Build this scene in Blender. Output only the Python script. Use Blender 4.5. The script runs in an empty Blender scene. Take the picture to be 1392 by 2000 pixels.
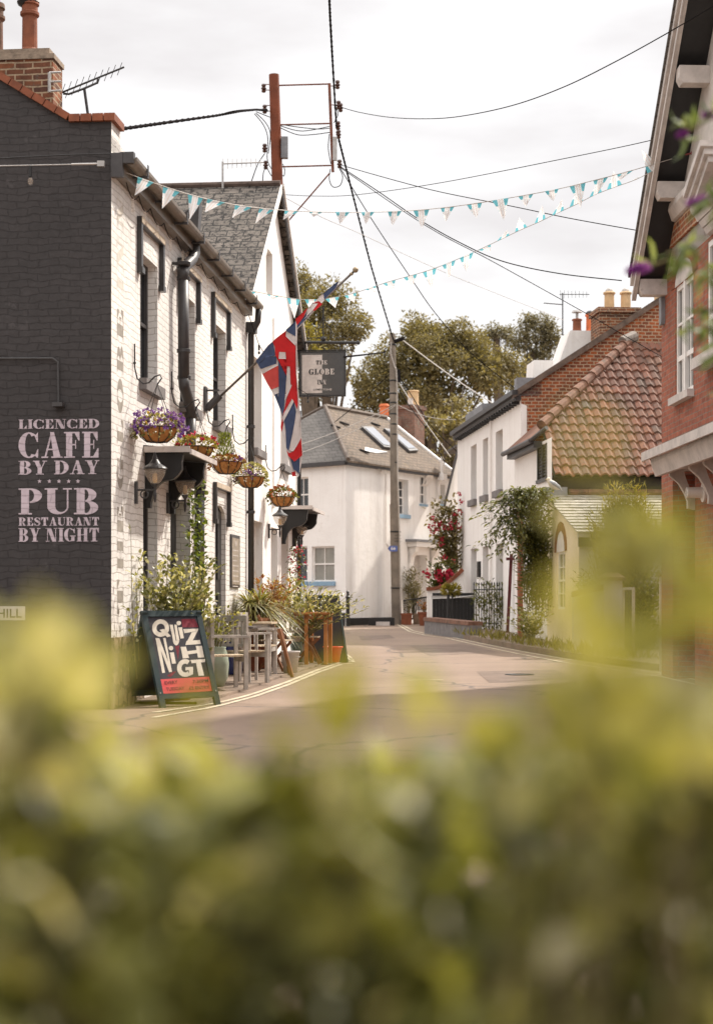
import bpy, bmesh, math, random
from mathutils import Vector, Matrix, noise
V=Vector
PI=math.pi
random.seed(7)
scn=bpy.context.scene
COL=scn.collection
# ---------------------------------------------------------------- camera
F_PX=3200.0; CX=696.0; HY=1170.0; CAM=V((0,0,1.2))
cd=bpy.data.cameras.new('camera'); cam=bpy.data.objects.new('camera',cd); COL.objects.link(cam)
cam.location=CAM; cam.rotation_euler=(PI/2,0,0)
cd.sensor_width=36; cd.sensor_fit='AUTO'; cd.lens=57.6; cd.shift_y=0.085
cd.clip_start=0.05; cd.clip_end=2000
cd.dof.use_dof=True; cd.dof.focus_distance=24.0; cd.dof.aperture_fstop=2.0
scn.camera=cam
# ---------------------------------------------------------------- sky, sun, exposure
SUN_EL=math.radians(47); SUN_AZ=math.radians(45)     # azimuth from +Y towards +X
w=bpy.data.worlds.new('World'); scn.world=w; w.use_nodes=True
nt=w.node_tree; nt.nodes.clear(); N=nt.nodes.new; L=nt.links.new
out=N('ShaderNodeOutputWorld'); bg=N('ShaderNodeBackground'); L(bg.outputs[0],out.inputs[0])
sky=N('ShaderNodeTexSky'); sky.sky_type='NISHITA'; sky.sun_disc=False; sky.sun_elevation=SUN_EL; sky.sun_rotation=SUN_AZ
tc=N('ShaderNodeTexCoord'); mp=N('ShaderNodeMapping'); mp.inputs['Scale'].default_value=(1.6,1.6,5.5); L(tc.outputs['Generated'],mp.inputs[0])
nz=N('ShaderNodeTexNoise'); nz.inputs['Scale'].default_value=2.1; nz.inputs['Detail'].default_value=6; nz.inputs['Roughness'].default_value=.5; L(mp.outputs[0],nz.inputs['Vector'])
cr=N('ShaderNodeValToRGB'); cr.color_ramp.elements[0].position=.40; cr.color_ramp.elements[0].color=(7.9,7.5,7.35,1); cr.color_ramp.elements[1].position=.53; cr.color_ramp.elements[1].color=(9.6,9.35,9.2,1)
L(nz.outputs['Fac'],cr.inputs[0])
sz=N('ShaderNodeSeparateXYZ'); L(tc.outputs['Generated'],sz.inputs[0]); mr=N('ShaderNodeMapRange'); mr.inputs[1].default_value=.36; mr.inputs[2].default_value=.85; mr.inputs[3].default_value=.66; mr.inputs[4].default_value=1.9; L(sz.outputs[2],mr.inputs[0])
vm=N('ShaderNodeVectorMath'); vm.operation='SCALE'; L(cr.outputs[0],vm.inputs[0]); L(mr.outputs[0],vm.inputs['Scale'])
mx=N('ShaderNodeMix'); mx.data_type='RGBA'; mx.inputs[0].default_value=.93; L(sky.outputs[0],mx.inputs[6]); L(vm.outputs[0],mx.inputs[7])
L(mx.outputs[2],bg.inputs['Color']); bg.inputs['Strength'].default_value=.085
sd=bpy.data.lights.new('sun','SUN'); so=bpy.data.objects.new('sun',sd); COL.objects.link(so)
sd.energy=2.9; sd.angle=math.radians(2.0); sd.color=(1,.92,.82)
sv=V((math.sin(SUN_AZ)*math.cos(SUN_EL),math.cos(SUN_AZ)*math.cos(SUN_EL),math.sin(SUN_EL)))
so.rotation_euler=sv.to_track_quat('Z','Y').to_euler(); so.location=(20,0,40)
vs=scn.view_settings; vs.view_transform='Standard'; vs.look='None'; vs.gamma=1; vs.exposure=1.0
scn.cycles.use_denoising=True
scn.cycles.max_bounces=8; scn.cycles.transparent_max_bounces=12
# ---------------------------------------------------------------- helpers
def ray(px,py): return V(((px-CX)/F_PX,1.0,(HY-py)/F_PX))
def at(px,py,Y): return CAM+ray(px,py)*Y
def gz(Y):
    if Y<20: return 0.0
    if Y<53: return .42*(Y-20)/33
    return .42+(Y-53)*.006
def gpt(px,py):
    Y=20.0
    for _ in range(80):
        Y+= .5*((CAM.z-gz(Y))*F_PX/(py-HY)-Y)
    return V(((px-CX)/F_PX*Y,Y,gz(Y)))
def xpt(px,Y): return V(((px-CX)/F_PX*Y,Y,gz(Y)))
class Fr:
    def __init__(s,o,ang): s.M=Matrix.Translation(V(o))@Matrix.Rotation(ang,4,'Z'); s.I=s.M.inverted(); s.ang=ang
    def pix(s,px,py,x=None,y=None,z=None):
        o=s.I@CAM; d=s.I.to_3x3()@ray(px,py)
        for i,c in enumerate((x,y,z)):
            if c is not None: t=(c-o[i])/d[i]
        return o+d*t
    def w(s,x,y,z=0): return s.M@V((x,y,z))
    def sub(s,x,y,z,ang=0): return Fr(s.M@V((x,y,z)),s.ang+ang)
ID=Fr((0,0,0),0)
WM={}
def thing(name,label,cat,fr,group=None):
    o=bpy.data.objects.new(name,None); COL.objects.link(o); o.empty_display_size=.2
    if not isinstance(fr,Fr): fr=Fr(fr,0)
    o.matrix_world=fr.M; WM[o]=fr.M.copy()
    o['label']=label; o['category']=cat
    if group: o['group']=group
    return o
def tag(o,label,cat,group=None):
    o['label']=label; o['category']=cat
    if group: o['group']=group
    return o
SPLIT={'purlin_end','apron','seat_rail','chalk_scribble','gutter_bracket','eaves_bracket','insulator','band','collar','cable_anchor','chimney','screw','roof_vent','headlight','poles','leg','lead_box','sill_block','hood_mould','window_pediment'}
class MB:
    def __init__(s,fr=ID): s.v=[]; s.f=[]; s.m=[]; s.uv=None; s.F=fr; s.mi=0
    def add(s,vs,fs):
        b=len(s.v); s.v+= [s.F.M@V(p) for p in vs]; s.f+=[tuple(i+b for i in f) for f in fs]; s.m+=[s.mi]*len(fs); return s
    def box(s,x0,x1,y0,y1,z0,z1):
        if x0>x1:x0,x1=x1,x0
        if y0>y1:y0,y1=y1,y0
        if z0>z1:z0,z1=z1,z0
        return s.add([(x0,y0,z0),(x1,y0,z0),(x1,y1,z0),(x0,y1,z0),(x0,y0,z1),(x1,y0,z1),(x1,y1,z1),(x0,y1,z1)],
          [(0,3,2,1),(4,5,6,7),(0,1,5,4),(1,2,6,5),(2,3,7,6),(3,0,4,7)])
    def poly(s,pts): return s.add(pts,[tuple(range(len(pts)))])
    def bar(s,a,b,wd,ht,up=(0,0,1)):
        a=V(a);b=V(b);d=(b-a).normalized(); up=V(up)
        if abs(d.dot(up))>.98: up=V((0,1,0))
        sx=d.cross(up).normalized(); sz=sx.cross(d).normalized(); sx=sx*wd/2; sz=sz*ht/2
        return s.add([a-sx-sz,a+sx-sz,a+sx+sz,a-sx+sz,b-sx-sz,b+sx-sz,b+sx+sz,b-sx+sz],
          [(3,2,1,0),(4,5,6,7),(0,1,5,4),(1,2,6,5),(2,3,7,6),(3,0,4,7)])
    def tube(s,pts,r,n=8,cap=True):
        pts=[V(p) for p in pts]; k=len(pts)
        rs=r if isinstance(r,(list,tuple)) else [r]*k
        vs=[];px=None
        for i,p in enumerate(pts):
            d=(pts[min(i+1,k-1)]-pts[max(i-1,0)])
            if d.length<1e-9:d=V((0,0,1))
            d.normalize()
            if px is None:
                u=V((0,0,1)) if abs(d.z)<.9 else V((1,0,0)); px=d.cross(u).normalized()
            px=(px-d*px.dot(d)).normalized(); py=d.cross(px)
            for j in range(n):
                a=2*PI*j/n; vs.append(p+(px*math.cos(a)+py*math.sin(a))*rs[i])
        fs=[]
        for i in range(k-1):
            for j in range(n): fs.append((i*n+j,i*n+(j+1)%n,(i+1)*n+(j+1)%n,(i+1)*n+j))
        if cap: fs.append(tuple(reversed(range(n)))); fs.append(tuple((k-1)*n+j for j in range(n)))
        return s.add(vs,fs)
    def lathe(s,prof,c=(0,0,0),n=16,ax='z'):
        vs=[];fs=[];c=V(c);k=len(prof)
        for r,h in prof:
            for j in range(n):
                a=2*PI*j/n; q=V((r*math.cos(a),r*math.sin(a),h))
                if ax=='x': q=V((q.z,q.x,q.y))
                elif ax=='y': q=V((q.y,q.z,q.x))
                vs.append(c+q)
        for i in range(k-1):
            for j in range(n): fs.append((i*n+j,i*n+(j+1)%n,(i+1)*n+(j+1)%n,(i+1)*n+j))
        if prof[0][0]>1e-4: fs.append(tuple(reversed(range(n))))
        if prof[-1][0]>1e-4: fs.append(tuple((k-1)*n+j for j in range(n)))
        return s.add(vs,fs)
    def prism(s,pts,vec):
        pts=[V(p) for p in pts]; vec=V(vec); n=len(pts)
        return s.add(pts+[p+vec for p in pts],[tuple(reversed(range(n))),tuple(range(n,2*n))]+[(i,(i+1)%n,(i+1)%n+n,i+n) for i in range(n)])
    def ball(s,c,r,n=10,sz=(1,1,1)):
        m=n//2; vs=[];fs=[];c=V(c)
        for i in range(m+1):
            t=PI*i/m
            for j in range(n):
                a=2*PI*j/n; vs.append(c+V((r*sz[0]*math.sin(t)*math.cos(a),r*sz[1]*math.sin(t)*math.sin(a),-r*sz[2]*math.cos(t))))
        for i in range(m):
            for j in range(n): fs.append((i*n+j,i*n+(j+1)%n,(i+1)*n+(j+1)%n,(i+1)*n+j))
        return s.add(vs,fs)
    def leaf(s,p,d,nrm,Ln,W,fold=.25):
        p=V(p); d=V(d).normalized(); sd_=d.cross(V(nrm))
        if sd_.length<1e-4: sd_=d.cross(V((0,.3,1)))
        sd_.normalize(); n2=sd_.cross(d)
        b=len(s.v); q=[p,p+d*Ln*.45+sd_*W/2+n2*W*fold,p+d*Ln,p+d*Ln*.45-sd_*W/2+n2*W*fold]
        s.v+=[s.F.M@x for x in q]; s.f+=[(b,b+1,b+2),(b,b+2,b+3)]; s.m+=[s.mi]*2
    def leaf6(s,p,d,nrm,Ln,W,fold=.2,curl=.15):
        p=V(p); d=V(d).normalized(); sd_=d.cross(V(nrm))
        if sd_.length<1e-4: sd_=d.cross(V((0,.3,1)))
        sd_.normalize(); n2=sd_.cross(d)
        mid=[p,p+d*Ln*.35+n2*Ln*curl*.3,p+d*Ln*.7+n2*Ln*curl*.2,p+d*Ln-n2*Ln*curl]
        lf=[mid[1]+sd_*W/2+n2*W*fold,mid[2]+sd_*W*.4+n2*W*fold]; rt=[mid[1]-sd_*W/2+n2*W*fold,mid[2]-sd_*W*.4+n2*W*fold]
        b=len(s.v); q=mid+lf+rt
        s.v+=[s.F.M@x for x in q]; fs=[(0,4,1),(1,4,5,2),(2,5,3),(0,1,6),(1,2,7,6),(2,3,7)]
        s.f+=[tuple(b+i for i in f) for f in fs]; s.m+=[s.mi]*6
    def build(s,name,mat,parent=None,smooth=False,loc=None,kind=None,fix=False):
        if name in SPLIT and parent is not None:
            par=list(range(len(s.v)))
            def fd(i):
                while par[i]!=i: par[i]=par[par[i]]; i=par[i]
                return i
            for f in s.f:
                r0=fd(f[0])
                for i in f[1:]: par[fd(i)]=r0
            gr={}
            for f,m_ in zip(s.f,s.m): gr.setdefault(fd(f[0]),[]).append((f,m_))
            if len(gr)>1:
                for g in gr.values():
                    ids=sorted({i for f,_ in g for i in f}); mp={i:k for k,i in enumerate(ids)}
                    q=MB(s.F); q.v=[s.v[i] for i in ids]; q.f=[tuple(mp[i] for i in f) for f,_ in g]; q.m=[m_ for _,m_ in g]; o=q.build(name,mat,parent,smooth)
                return o
        if parent is not None: Mi=WM[parent].inverted(); Mw=None
        else:
            Mw=s.F.M if loc is None else (Matrix.Translation(V(loc)) if not isinstance(loc,Fr) else loc.M); Mi=Mw.inverted()
        me=bpy.data.meshes.new(name); me.from_pydata([tuple(Mi@v) for v in s.v],[],s.f)
        mats=mat if isinstance(mat,(list,tuple)) else [mat]
        for m_ in mats: me.materials.append(m_)
        if len(mats)>1: me.polygons.foreach_set('material_index',s.m)
        if s.uv:
            ul=me.uv_layers.new(name='UVMap')
            for lp in me.loops: ul.data[lp.index].uv=s.uv[lp.vertex_index]
        if fix:
            bm=bmesh.new(); bm.from_mesh(me); bmesh.ops.recalc_face_normals(bm,faces=bm.faces); bm.to_mesh(me); bm.free()
        if smooth: me.polygons.foreach_set('use_smooth',[True]*len(me.polygons))
        me.update()
        o=bpy.data.objects.new(name,me); COL.objects.link(o)
        if parent is not None: o.parent=parent; WM[o]=WM[parent].copy()
        else: o.matrix_world=Mw; WM[o]=Mw.copy()
        if kind: o['kind']=kind
        return o
# ---- materials
MC={}
def nodes(name):
    m=bpy.data.materials.new(name); m.use_nodes=True; t=m.node_tree; b=t.nodes['Principled BSDF']; return m,t,b
def nd(t,typ,**k):
    n=t.nodes.new(typ)
    for a,v in k.items(): setattr(n,a,v)
    return n
def mixc(t,fac,a,b,mode='MIX'):
    n=nd(t,'ShaderNodeMix',data_type='RGBA',blend_type=mode)
    for i,x in ((0,fac),(6,a),(7,b)):
        if hasattr(x,'links') or isinstance(x,bpy.types.NodeSocket): t.links.new(x,n.inputs[i])
        elif i==0: n.inputs[0].default_value=x
        else: n.inputs[i].default_value=(*x,1) if len(x)==3 else x
    return n.outputs[2]
def noi(t,scale,detail=4,rough=.6,vec=None,obj=True):
    n=nd(t,'ShaderNodeTexNoise'); n.inputs['Scale'].default_value=scale; n.inputs['Detail'].default_value=detail; n.inputs['Roughness'].default_value=rough
    if vec is None:
        c=nd(t,'ShaderNodeTexCoord'); vec=c.outputs['Object']
    t.links.new(vec,n.inputs['Vector']); return n.outputs['Fac']
def ramp(t,fac,stops):
    r=nd(t,'ShaderNodeValToRGB'); e=r.color_ramp.elements
    while len(e)<len(stops): e.new(.5)
    for el,(p,c) in zip(e,stops): el.position=p; el.color=(*c,1) if len(c)==3 else c
    t.links.new(fac,r.inputs[0]); return r.outputs[0]
def bump(t,b,h,strength=.3,dist=.01):
    n=nd(t,'ShaderNodeBump'); n.inputs['Strength'].default_value=strength; n.inputs['Distance'].default_value=dist
    t.links.new(h,n.inputs['Height']); t.links.new(n.outputs[0],b.inputs['Normal'])
def sc(c,k): return tuple(min(1,x*k) for x in c)
def mat(name,c,rough=.7,var=.18,scale=5,bs=0,bscale=60,metal=0,spec=.4,dirt=None):
    if name in MC: return MC[name]
    m,t,b=nodes(name); f=noi(t,scale,5)
    colr=ramp(t,f,[(.3,sc(c,1-var)),(.7,sc(c,1+var))])
    if dirt:
        f2=noi(t,dirt[1],6,.7); msk=ramp(t,f2,[(dirt[2],(0,0,0)),(dirt[2]+.15,(1,1,1))]); colr=mixc(t,msk,colr,dirt[0])
    t.links.new(colr,b.inputs['Base Color'])
    b.inputs['Roughness'].default_value=rough; b.inputs['Metallic'].default_value=metal; b.inputs['Specular IOR Level'].default_value=spec
    if bs: bump(t,b,noi(t,bscale,4),bs,.006)
    MC[name]=m; return m
def uvw(t,U,kz=1.0,off=(0,0)):
    c=nd(t,'ShaderNodeTexCoord'); s=nd(t,'ShaderNodeSeparateXYZ'); t.links.new(c.outputs['Object'],s.inputs[0])
    cb=nd(t,'ShaderNodeCombineXYZ')
    if U=='xy':
        a=nd(t,'ShaderNodeMath',operation='ADD'); t.links.new(s.outputs[0],a.inputs[0]); t.links.new(s.outputs[1],a.inputs[1]); u=a.outputs[0]
    else: u=s.outputs['xyz'.index(U)]
    k=nd(t,'ShaderNodeMath',operation='MULTIPLY'); k.inputs[1].default_value=kz; t.links.new(s.outputs[2],k.inputs[0])
    t.links.new(u,cb.inputs[0]); t.links.new(k.outputs[0],cb.inputs[1]); return cb.outputs[0]
def brick(name,c1,c2,mo,U='xy',bw=.225,bh=.075,ms=.01,kz=1,bstr=.6,bdist=.008,offset=.5,rough=.85,blot=None,warp=.006,nvar=.25,smooth=.2):
    if name in MC: return MC[name]
    m,t,b=nodes(name); v=uvw(t,U,kz)
    nn=nd(t,'ShaderNodeTexNoise'); nn.inputs['Scale'].default_value=3.5; nn.inputs['Detail'].default_value=5; t.links.new(v,nn.inputs['Vector'])
    sb=nd(t,'ShaderNodeVectorMath',operation='SUBTRACT'); t.links.new(nn.outputs['Color'],sb.inputs[0]); sb.inputs[1].default_value=(.5,.5,.5)
    ml=nd(t,'ShaderNodeVectorMath',operation='SCALE'); t.links.new(sb.outputs[0],ml.inputs[0]); ml.inputs['Scale'].default_value=warp*6
    ad=nd(t,'ShaderNodeVectorMath',operation='ADD'); t.links.new(v,ad.inputs[0]); t.links.new(ml.outputs[0],ad.inputs[1])
    br=nd(t,'ShaderNodeTexBrick'); br.offset=offset; t.links.new(ad.outputs[0],br.inputs['Vector'])
    for k,x in (('Color1',c1),('Color2',c2),('Mortar',mo)): br.inputs[k].default_value=(*x,1)
    for k,x in (('Scale',1),('Mortar Size',ms),('Mortar Smooth',smooth),('Bias',0),('Brick Width',bw),('Row Height',bh)): br.inputs[k].default_value=x
    f=noi(t,9,6,.7); f3=noi(t,.8,4,.6)
    g=ramp(t,f,[(.3,(1-nvar,)*3),(.7,(1+nvar*.6,)*3)]); col=mixc(t,1.0,br.outputs['Color'],g,'MULTIPLY')
    g3=ramp(t,f3,[(.3,(.86,.86,.86)),(.7,(1.08,1.08,1.08))]); col=mixc(t,1.0,col,g3,'MULTIPLY')
    if blot:
        f2=noi(t,blot[1],7,.75); col=mixc(t,ramp(t,f2,[(blot[2],(0,0,0)),(blot[2]+.06,(1,1,1))]),col,blot[0])
    t.links.new(col,b.inputs['Base Color']); b.inputs['Roughness'].default_value=rough; b.inputs['Specular IOR Level'].default_value=.3
    iv=nd(t,'ShaderNodeMath',operation='SUBTRACT'); iv.inputs[0].default_value=1; t.links.new(br.outputs['Fac'],iv.inputs[1])
    a2=nd(t,'ShaderNodeMath',operation='MULTIPLY_ADD'); t.links.new(noi(t,22,5,.65),a2.inputs[0]); a2.inputs[1].default_value=.7; t.links.new(iv.outputs[0],a2.inputs[2])
    bump(t,b,a2.outputs[0],bstr,bdist); MC[name]=m; return m
def leafm(name,stops,rough=.45,trans=.4,spec=.5,tboost=1.3):
    if name in MC: return MC[name]
    m,t,b=nodes(name); g=nd(t,'ShaderNodeNewGeometry')
    c=ramp(t,g.outputs['Random Per Island'],stops); t.links.new(c,b.inputs['Base Color'])
    b.inputs['Roughness'].default_value=rough; b.inputs['Specular IOR Level'].default_value=spec
    tr=nd(t,'ShaderNodeBsdfTranslucent'); c2=mixc(t,1,c,(1.25*tboost/1.3,1.2*tboost/1.3,.55),'MULTIPLY'); t.links.new(c2,tr.inputs[0])
    mxs=nd(t,'ShaderNodeMixShader'); mxs.inputs[0].default_value=trans; t.links.new(b.outputs[0],mxs.inputs[1]); t.links.new(tr.outputs[0],mxs.inputs[2])
    t.links.new(mxs.outputs[0],t.nodes['Material Output'].inputs[0]); MC[name]=m; return m
def glassm(name,c=(.02,.022,.025),rough=.06):
    return mat(name,c,rough,.2,3,0,0,0,.8)
def clearglass(name):
    if name in MC: return MC[name]
    m,t,b=nodes(name); b.inputs['Base Color'].default_value=(.95,.92,.88,1); b.inputs['Roughness'].default_value=.08
    tb=nd(t,'ShaderNodeBsdfTransparent'); ms=nd(t,'ShaderNodeMixShader'); ms.inputs[0].default_value=.8; b.inputs['Base Color'].default_value=(.6,.5,.4,1)
    t.links.new(b.outputs[0],ms.inputs[1]); t.links.new(tb.outputs[0],ms.inputs[2]); t.links.new(ms.outputs[0],t.nodes['Material Output'].inputs[0]); MC[name]=m; return m
# colours
def asphalt():
    m,t,b=nodes('asphalt'); f=noi(t,.35,6,.6); c=ramp(t,f,[(.3,(.185,.124,.085)),(.55,(.235,.162,.113)),(.75,(.28,.197,.14))])
    f2=noi(t,55,3,.8); c=mixc(t,1,c,ramp(t,f2,[(.3,(.62,)*3),(.75,(1.25,)*3)]),'MULTIPLY')
    f4=noi(t,1.3,8,.7); c=mixc(t,ramp(t,f4,[(.60,(0,0,0)),(.66,(.55,.55,.55))]),c,(.10,.078,.062))
    vo=nd(t,'ShaderNodeTexVoronoi',feature='DISTANCE_TO_EDGE'); cc=nd(t,'ShaderNodeTexCoord'); nn=nd(t,'ShaderNodeTexNoise'); nn.inputs['Scale'].default_value=.9; nn.inputs['Detail'].default_value=6
    t.links.new(cc.outputs['Object'],nn.inputs['Vector'])
    a=nd(t,'ShaderNodeVectorMath',operation='ADD'); t.links.new(cc.outputs['Object'],a.inputs[0]); t.links.new(nn.outputs['Color'],a.inputs[1]); t.links.new(a.outputs[0],vo.inputs['Vector']); vo.inputs['Scale'].default_value=.22
    c=mixc(t,ramp(t,vo.outputs['Distance'],[(.003,(.8,.8,.8)),(.008,(0,0,0))]),c,(.06,.05,.042))
    t.links.new(c,b.inputs['Base Color']); b.inputs['Roughness'].default_value=.8; bump(t,b,f2,.5,.01); return m
ASPH=asphalt()
PAVE=mat('forecourt_concrete',(.20,.145,.105),.9,.3,1.5,.5,60,dirt=((.10,.075,.055),2.2,.55))
BLACKBRICK=brick('black_painted_brick',(.047,.042,.042),(.042,.038,.038),(.034,.030,.030),bw=.23,bh=.078,ms=.007,bstr=.8,bdist=.012,warp=.022,nvar=.22,rough=.7,blot=((.062,.056,.056),2.3,.60))
WHITEBRICK=brick('white_painted_brick',(.84,.81,.77),(.80,.77,.73),(.56,.52,.47),bw=.23,bh=.078,ms=.0055,bstr=.75,bdist=.012,warp=.014,nvar=.09,rough=.7,blot=((.62,.57,.50),3.2,.66))
def wrender():
    m,t,b=nodes('white_render'); c=nd(t,'ShaderNodeTexCoord'); mp_=nd(t,'ShaderNodeMapping'); mp_.inputs['Scale'].default_value=(5,5,.45); t.links.new(c.outputs['Object'],mp_.inputs[0])
    f=noi(t,1,6,.65,mp_.outputs[0]); col=ramp(t,noi(t,1.2,5,.6),[(.3,(.79,.755,.72)),(.7,(.85,.82,.785))])
    col=mixc(t,ramp(t,f,[(.52,(0,0,0)),(.75,(.5,.5,.5))]),col,(.58,.53,.47)); g_=noi(t,2.6,8,.75); col=mixc(t,ramp(t,g_,[(.6,(0,0,0)),(.68,(.4,.4,.4))]),col,(.60,.55,.49))
    t.links.new(col,b.inputs['Base Color']); b.inputs['Roughness'].default_value=.85
    h=nd(t,'ShaderNodeMath',operation='ADD'); t.links.new(noi(t,3,5,.7),h.inputs[0]); k=nd(t,'ShaderNodeMath',operation='MULTIPLY'); k.inputs[1].default_value=.25; t.links.new(noi(t,35,4),k.inputs[0]); t.links.new(k.outputs[0],h.inputs[1])
    bump(t,b,h.outputs[0],.5,.03); MC['white_render']=m; return m
WHITEREND=wrender()
CREAMREND=mat('cream_render',(.74,.62,.45),.85,.07,2,.3,40,dirt=((.55,.46,.35),2,.6))
GREYREND=mat('grey_render',(.50,.46,.45),.9,.08,3,.6,70,dirt=((.36,.33,.31),1.2,.6))
REDBRICK=brick('red_brick',(.38,.115,.065),(.28,.085,.05),(.24,.165,.125),ms=.008,bstr=.5,nvar=.35,blot=((.22,.15,.12),2.2,.66))
REDBRICK2=brick('orange_brick',(.38,.105,.035),(.17,.055,.03),(.42,.30,.20),ms=.013,bstr=.6,nvar=.4,bw=.17,bh=.082)
CHIMBRICK=brick('chimney_brick',(.27,.09,.035),(.10,.045,.03),(.36,.26,.17),ms=.011,bstr=.7,nvar=.45,blot=((.12,.09,.07),5,.58))
STONE=brick('rubble_stone',(.36,.26,.17),(.22,.16,.11),(.17,.13,.10),bw=.42,bh=.22,ms=.03,bstr=1,bdist=.03,warp=.06,nvar=.4)
SLATE1=brick('lichen_slate',(.165,.14,.118),(.13,.112,.095),(.02,.018,.016),U='x',bw=.30,bh=.17,ms=.012,kz=1.25,bstr=.7,blot=((.018,.015,.013),11,.50),nvar=.3,warp=.003)
SLATE2=brick('brown_slate',(.165,.12,.085),(.125,.095,.07),(.045,.036,.03),U='xy',bw=.26,bh=.15,ms=.010,kz=1.35,bstr=.8,blot=((.17,.12,.06),3,.6),nvar=.35)
SLATE3=brick('grey_slate',(.15,.137,.125),(.125,.115,.105),(.07,.062,.056),U='xy',bw=.28,bh=.16,ms=.010,kz=1.35,bstr=.6,nvar=.2)
PANTILE=mat('pantile_clay',(.17,.08,.05),.85,.45,4,.5,40,dirt=((.13,.085,.06),3.5,.56))
TERRA=mat('terracotta',(.20,.062,.028),.75,.3,6,.3,60)
TERRA2=mat('weathered_terracotta',(.17,.085,.055),.85,.4,7,.4,60,dirt=((.10,.085,.06),6,.55))
BUFFPOT=mat('buff_clay',(.58,.40,.22),.75,.15,5,.2,60)
DGREY=mat('dark_grey_paint',(.05,.046,.046),.45,.2,8,.15,60)
DGREY2=mat('dark_grey_iron',(.045,.043,.043),.35,.25,10,.2,80)
BLACK=mat('black_paint',(.016,.015,.015),.4,.2,8,.1,60)
BLACKM=mat('black_wrought_iron',(.02,.019,.019),.5,.3,12,.2,60)
GUTTER=mat('bronze_grey_gutter',(.16,.125,.09),.4,.3,6,.2,60,spec=.6)
WHITEP=mat('white_gloss_paint',(.78,.74,.70),.4,.06,6,.05,60)
OLDWHITE=mat('weathered_white_paint',(.52,.47,.435),.6,.2,5,.3,60,dirt=((.30,.24,.2),5,.63))
GLASS=glassm('window_glass')
GREYGLASS=mat('curtained_glass',(.25,.235,.2),.15,.15,3,0,0,0,.6)
LETTER=brick('mauve_white_lettering',(.52,.44,.48),(.48,.405,.445),(.40,.335,.365),bw=.23,bh=.078,ms=.006,bstr=.7,bdist=.010,warp=.022,nvar=.12,rough=.75)
FADED=mat('faded_grey_lettering',(.30,.27,.23),.8,.25,10,.15,60)
SILL=mat('grey_stone_sill',(.17,.155,.15),.8,.25,8,.4,60)
RUSTPOLE=mat('creosoted_red_brown_wood',(.17,.042,.015),.75,.3,2.5,.6,40,dirt=((.16,.10,.06),5,.6))
GREYPOLE=mat('weathered_grey_wood',(.20,.165,.13),.8,.3,2.5,.6,40)
STEEL=mat('galvanised_steel',(.42,.40,.38),.45,.2,8,.1,60,metal=.6)
RUST=mat('rusty_steel',(.17,.06,.035),.75,.4,9,.4,60)
CABLE=mat('black_cable',(.02,.018,.018),1,.2,20,spec=.0)
PCABLE=mat('pale_grey_cable',(.42,.38,.34),.6,.2,20)
PORC=mat('brown_porcelain',(.06,.02,.012),.25,.2,20,spec=.7)
COIR=mat('coconut_fibre',(.42,.19,.06),.95,.4,9,1,55)
WOODGREY=mat('weathered_teak_grey',(.40,.36,.32),.8,.25,7,.4,40)
WOODTAN=mat('sunbleached_slat_wood',(.50,.40,.28),.75,.25,7,.4,40)
WOODBR=mat('brown_oiled_wood',(.22,.09,.035),.55,.3,6,.3,40)
ORWOOD=mat('orange_varnished_wood',(.42,.17,.05),.45,.2,6,.2,40)
LINE=mat('faded_cream_road_paint',(.50,.43,.31),.8,.25,3,.3,60,dirt=((.30,.24,.19),7,.58))
BLUEP=mat('sky_blue_paint',(.22,.34,.45),.5,.1,6)
TEAL=mat('teal_glaze',(.17,.25,.22),.25,.2,5,.1,30,spec=.6)
PALEGREEN=mat('celadon_glaze',(.36,.42,.33),.35,.15,5,.1,30)
GREENBOARD=mat('dark_green_painted_timber',(.018,.034,.036),.45,.2,6,.2,60)
CHALK=mat('chalkboard_grey',(.038,.036,.042),.8,.25,8,.1,60)
BARK=mat('grey_brown_bark',(.11,.08,.055),.9,.35,6,1,30)
STEM=mat('green_brown_stem',(.14,.12,.05),.8,.3,9,.3,60)
LEAD=mat('grey_lead',(.20,.20,.21),.55,.25,5,.3,40)
# ---------------------------------------------------------------- wall / window tools
def pbox(mb,P,a0,a1,b0,b1,d0,d1):
    c=[P(a0,b0,d0),P(a1,b0,d0),P(a1,b0,d1),P(a0,b0,d1),P(a0,b1,d0),P(a1,b1,d0),P(a1,b1,d1),P(a0,b1,d1)]
    mb.add(c,[(0,3,2,1),(4,5,6,7),(0,1,5,4),(1,2,6,5),(2,3,7,6),(3,0,4,7)])
def wall_holes(mb,P,a0,a1,b0,b1,holes,dep,top=None):
    A=sorted({a0,a1}|{h[0] for h in holes}|{h[1] for h in holes}); B=sorted({b0,b1}|{h[2] for h in holes}|{h[3] for h in holes})
    for i in range(len(A)-1):
        for j in range(len(B)-1):
            ca=(A[i]+A[i+1])/2; cb=(B[j]+B[j+1])/2
            if any(h[0]<ca<h[1] and h[2]<cb<h[3] for h in holes): continue
            mb.poly([P(A[i],B[j],0),P(A[i+1],B[j],0),P(A[i+1],B[j+1],0),P(A[i],B[j+1],0)])
    for h in holes:
        d=h[4] if len(h)>4 else dep
        mb.poly([P(h[0],h[2],0),P(h[0],h[3],0),P(h[0],h[3],d),P(h[0],h[2],d)])
        mb.poly([P(h[1],h[2],0),P(h[1],h[3],0),P(h[1],h[3],d),P(h[1],h[2],d)])
        mb.poly([P(h[0],h[3],0),P(h[1],h[3],0),P(h[1],h[3],d),P(h[0],h[3],d)])
        mb.poly([P(h[0],h[2],0),P(h[1],h[2],0),P(h[1],h[2],d),P(h[0],h[2],d)])
    if top: mb.poly([P(a,b,0) for a,b in top])
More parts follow.
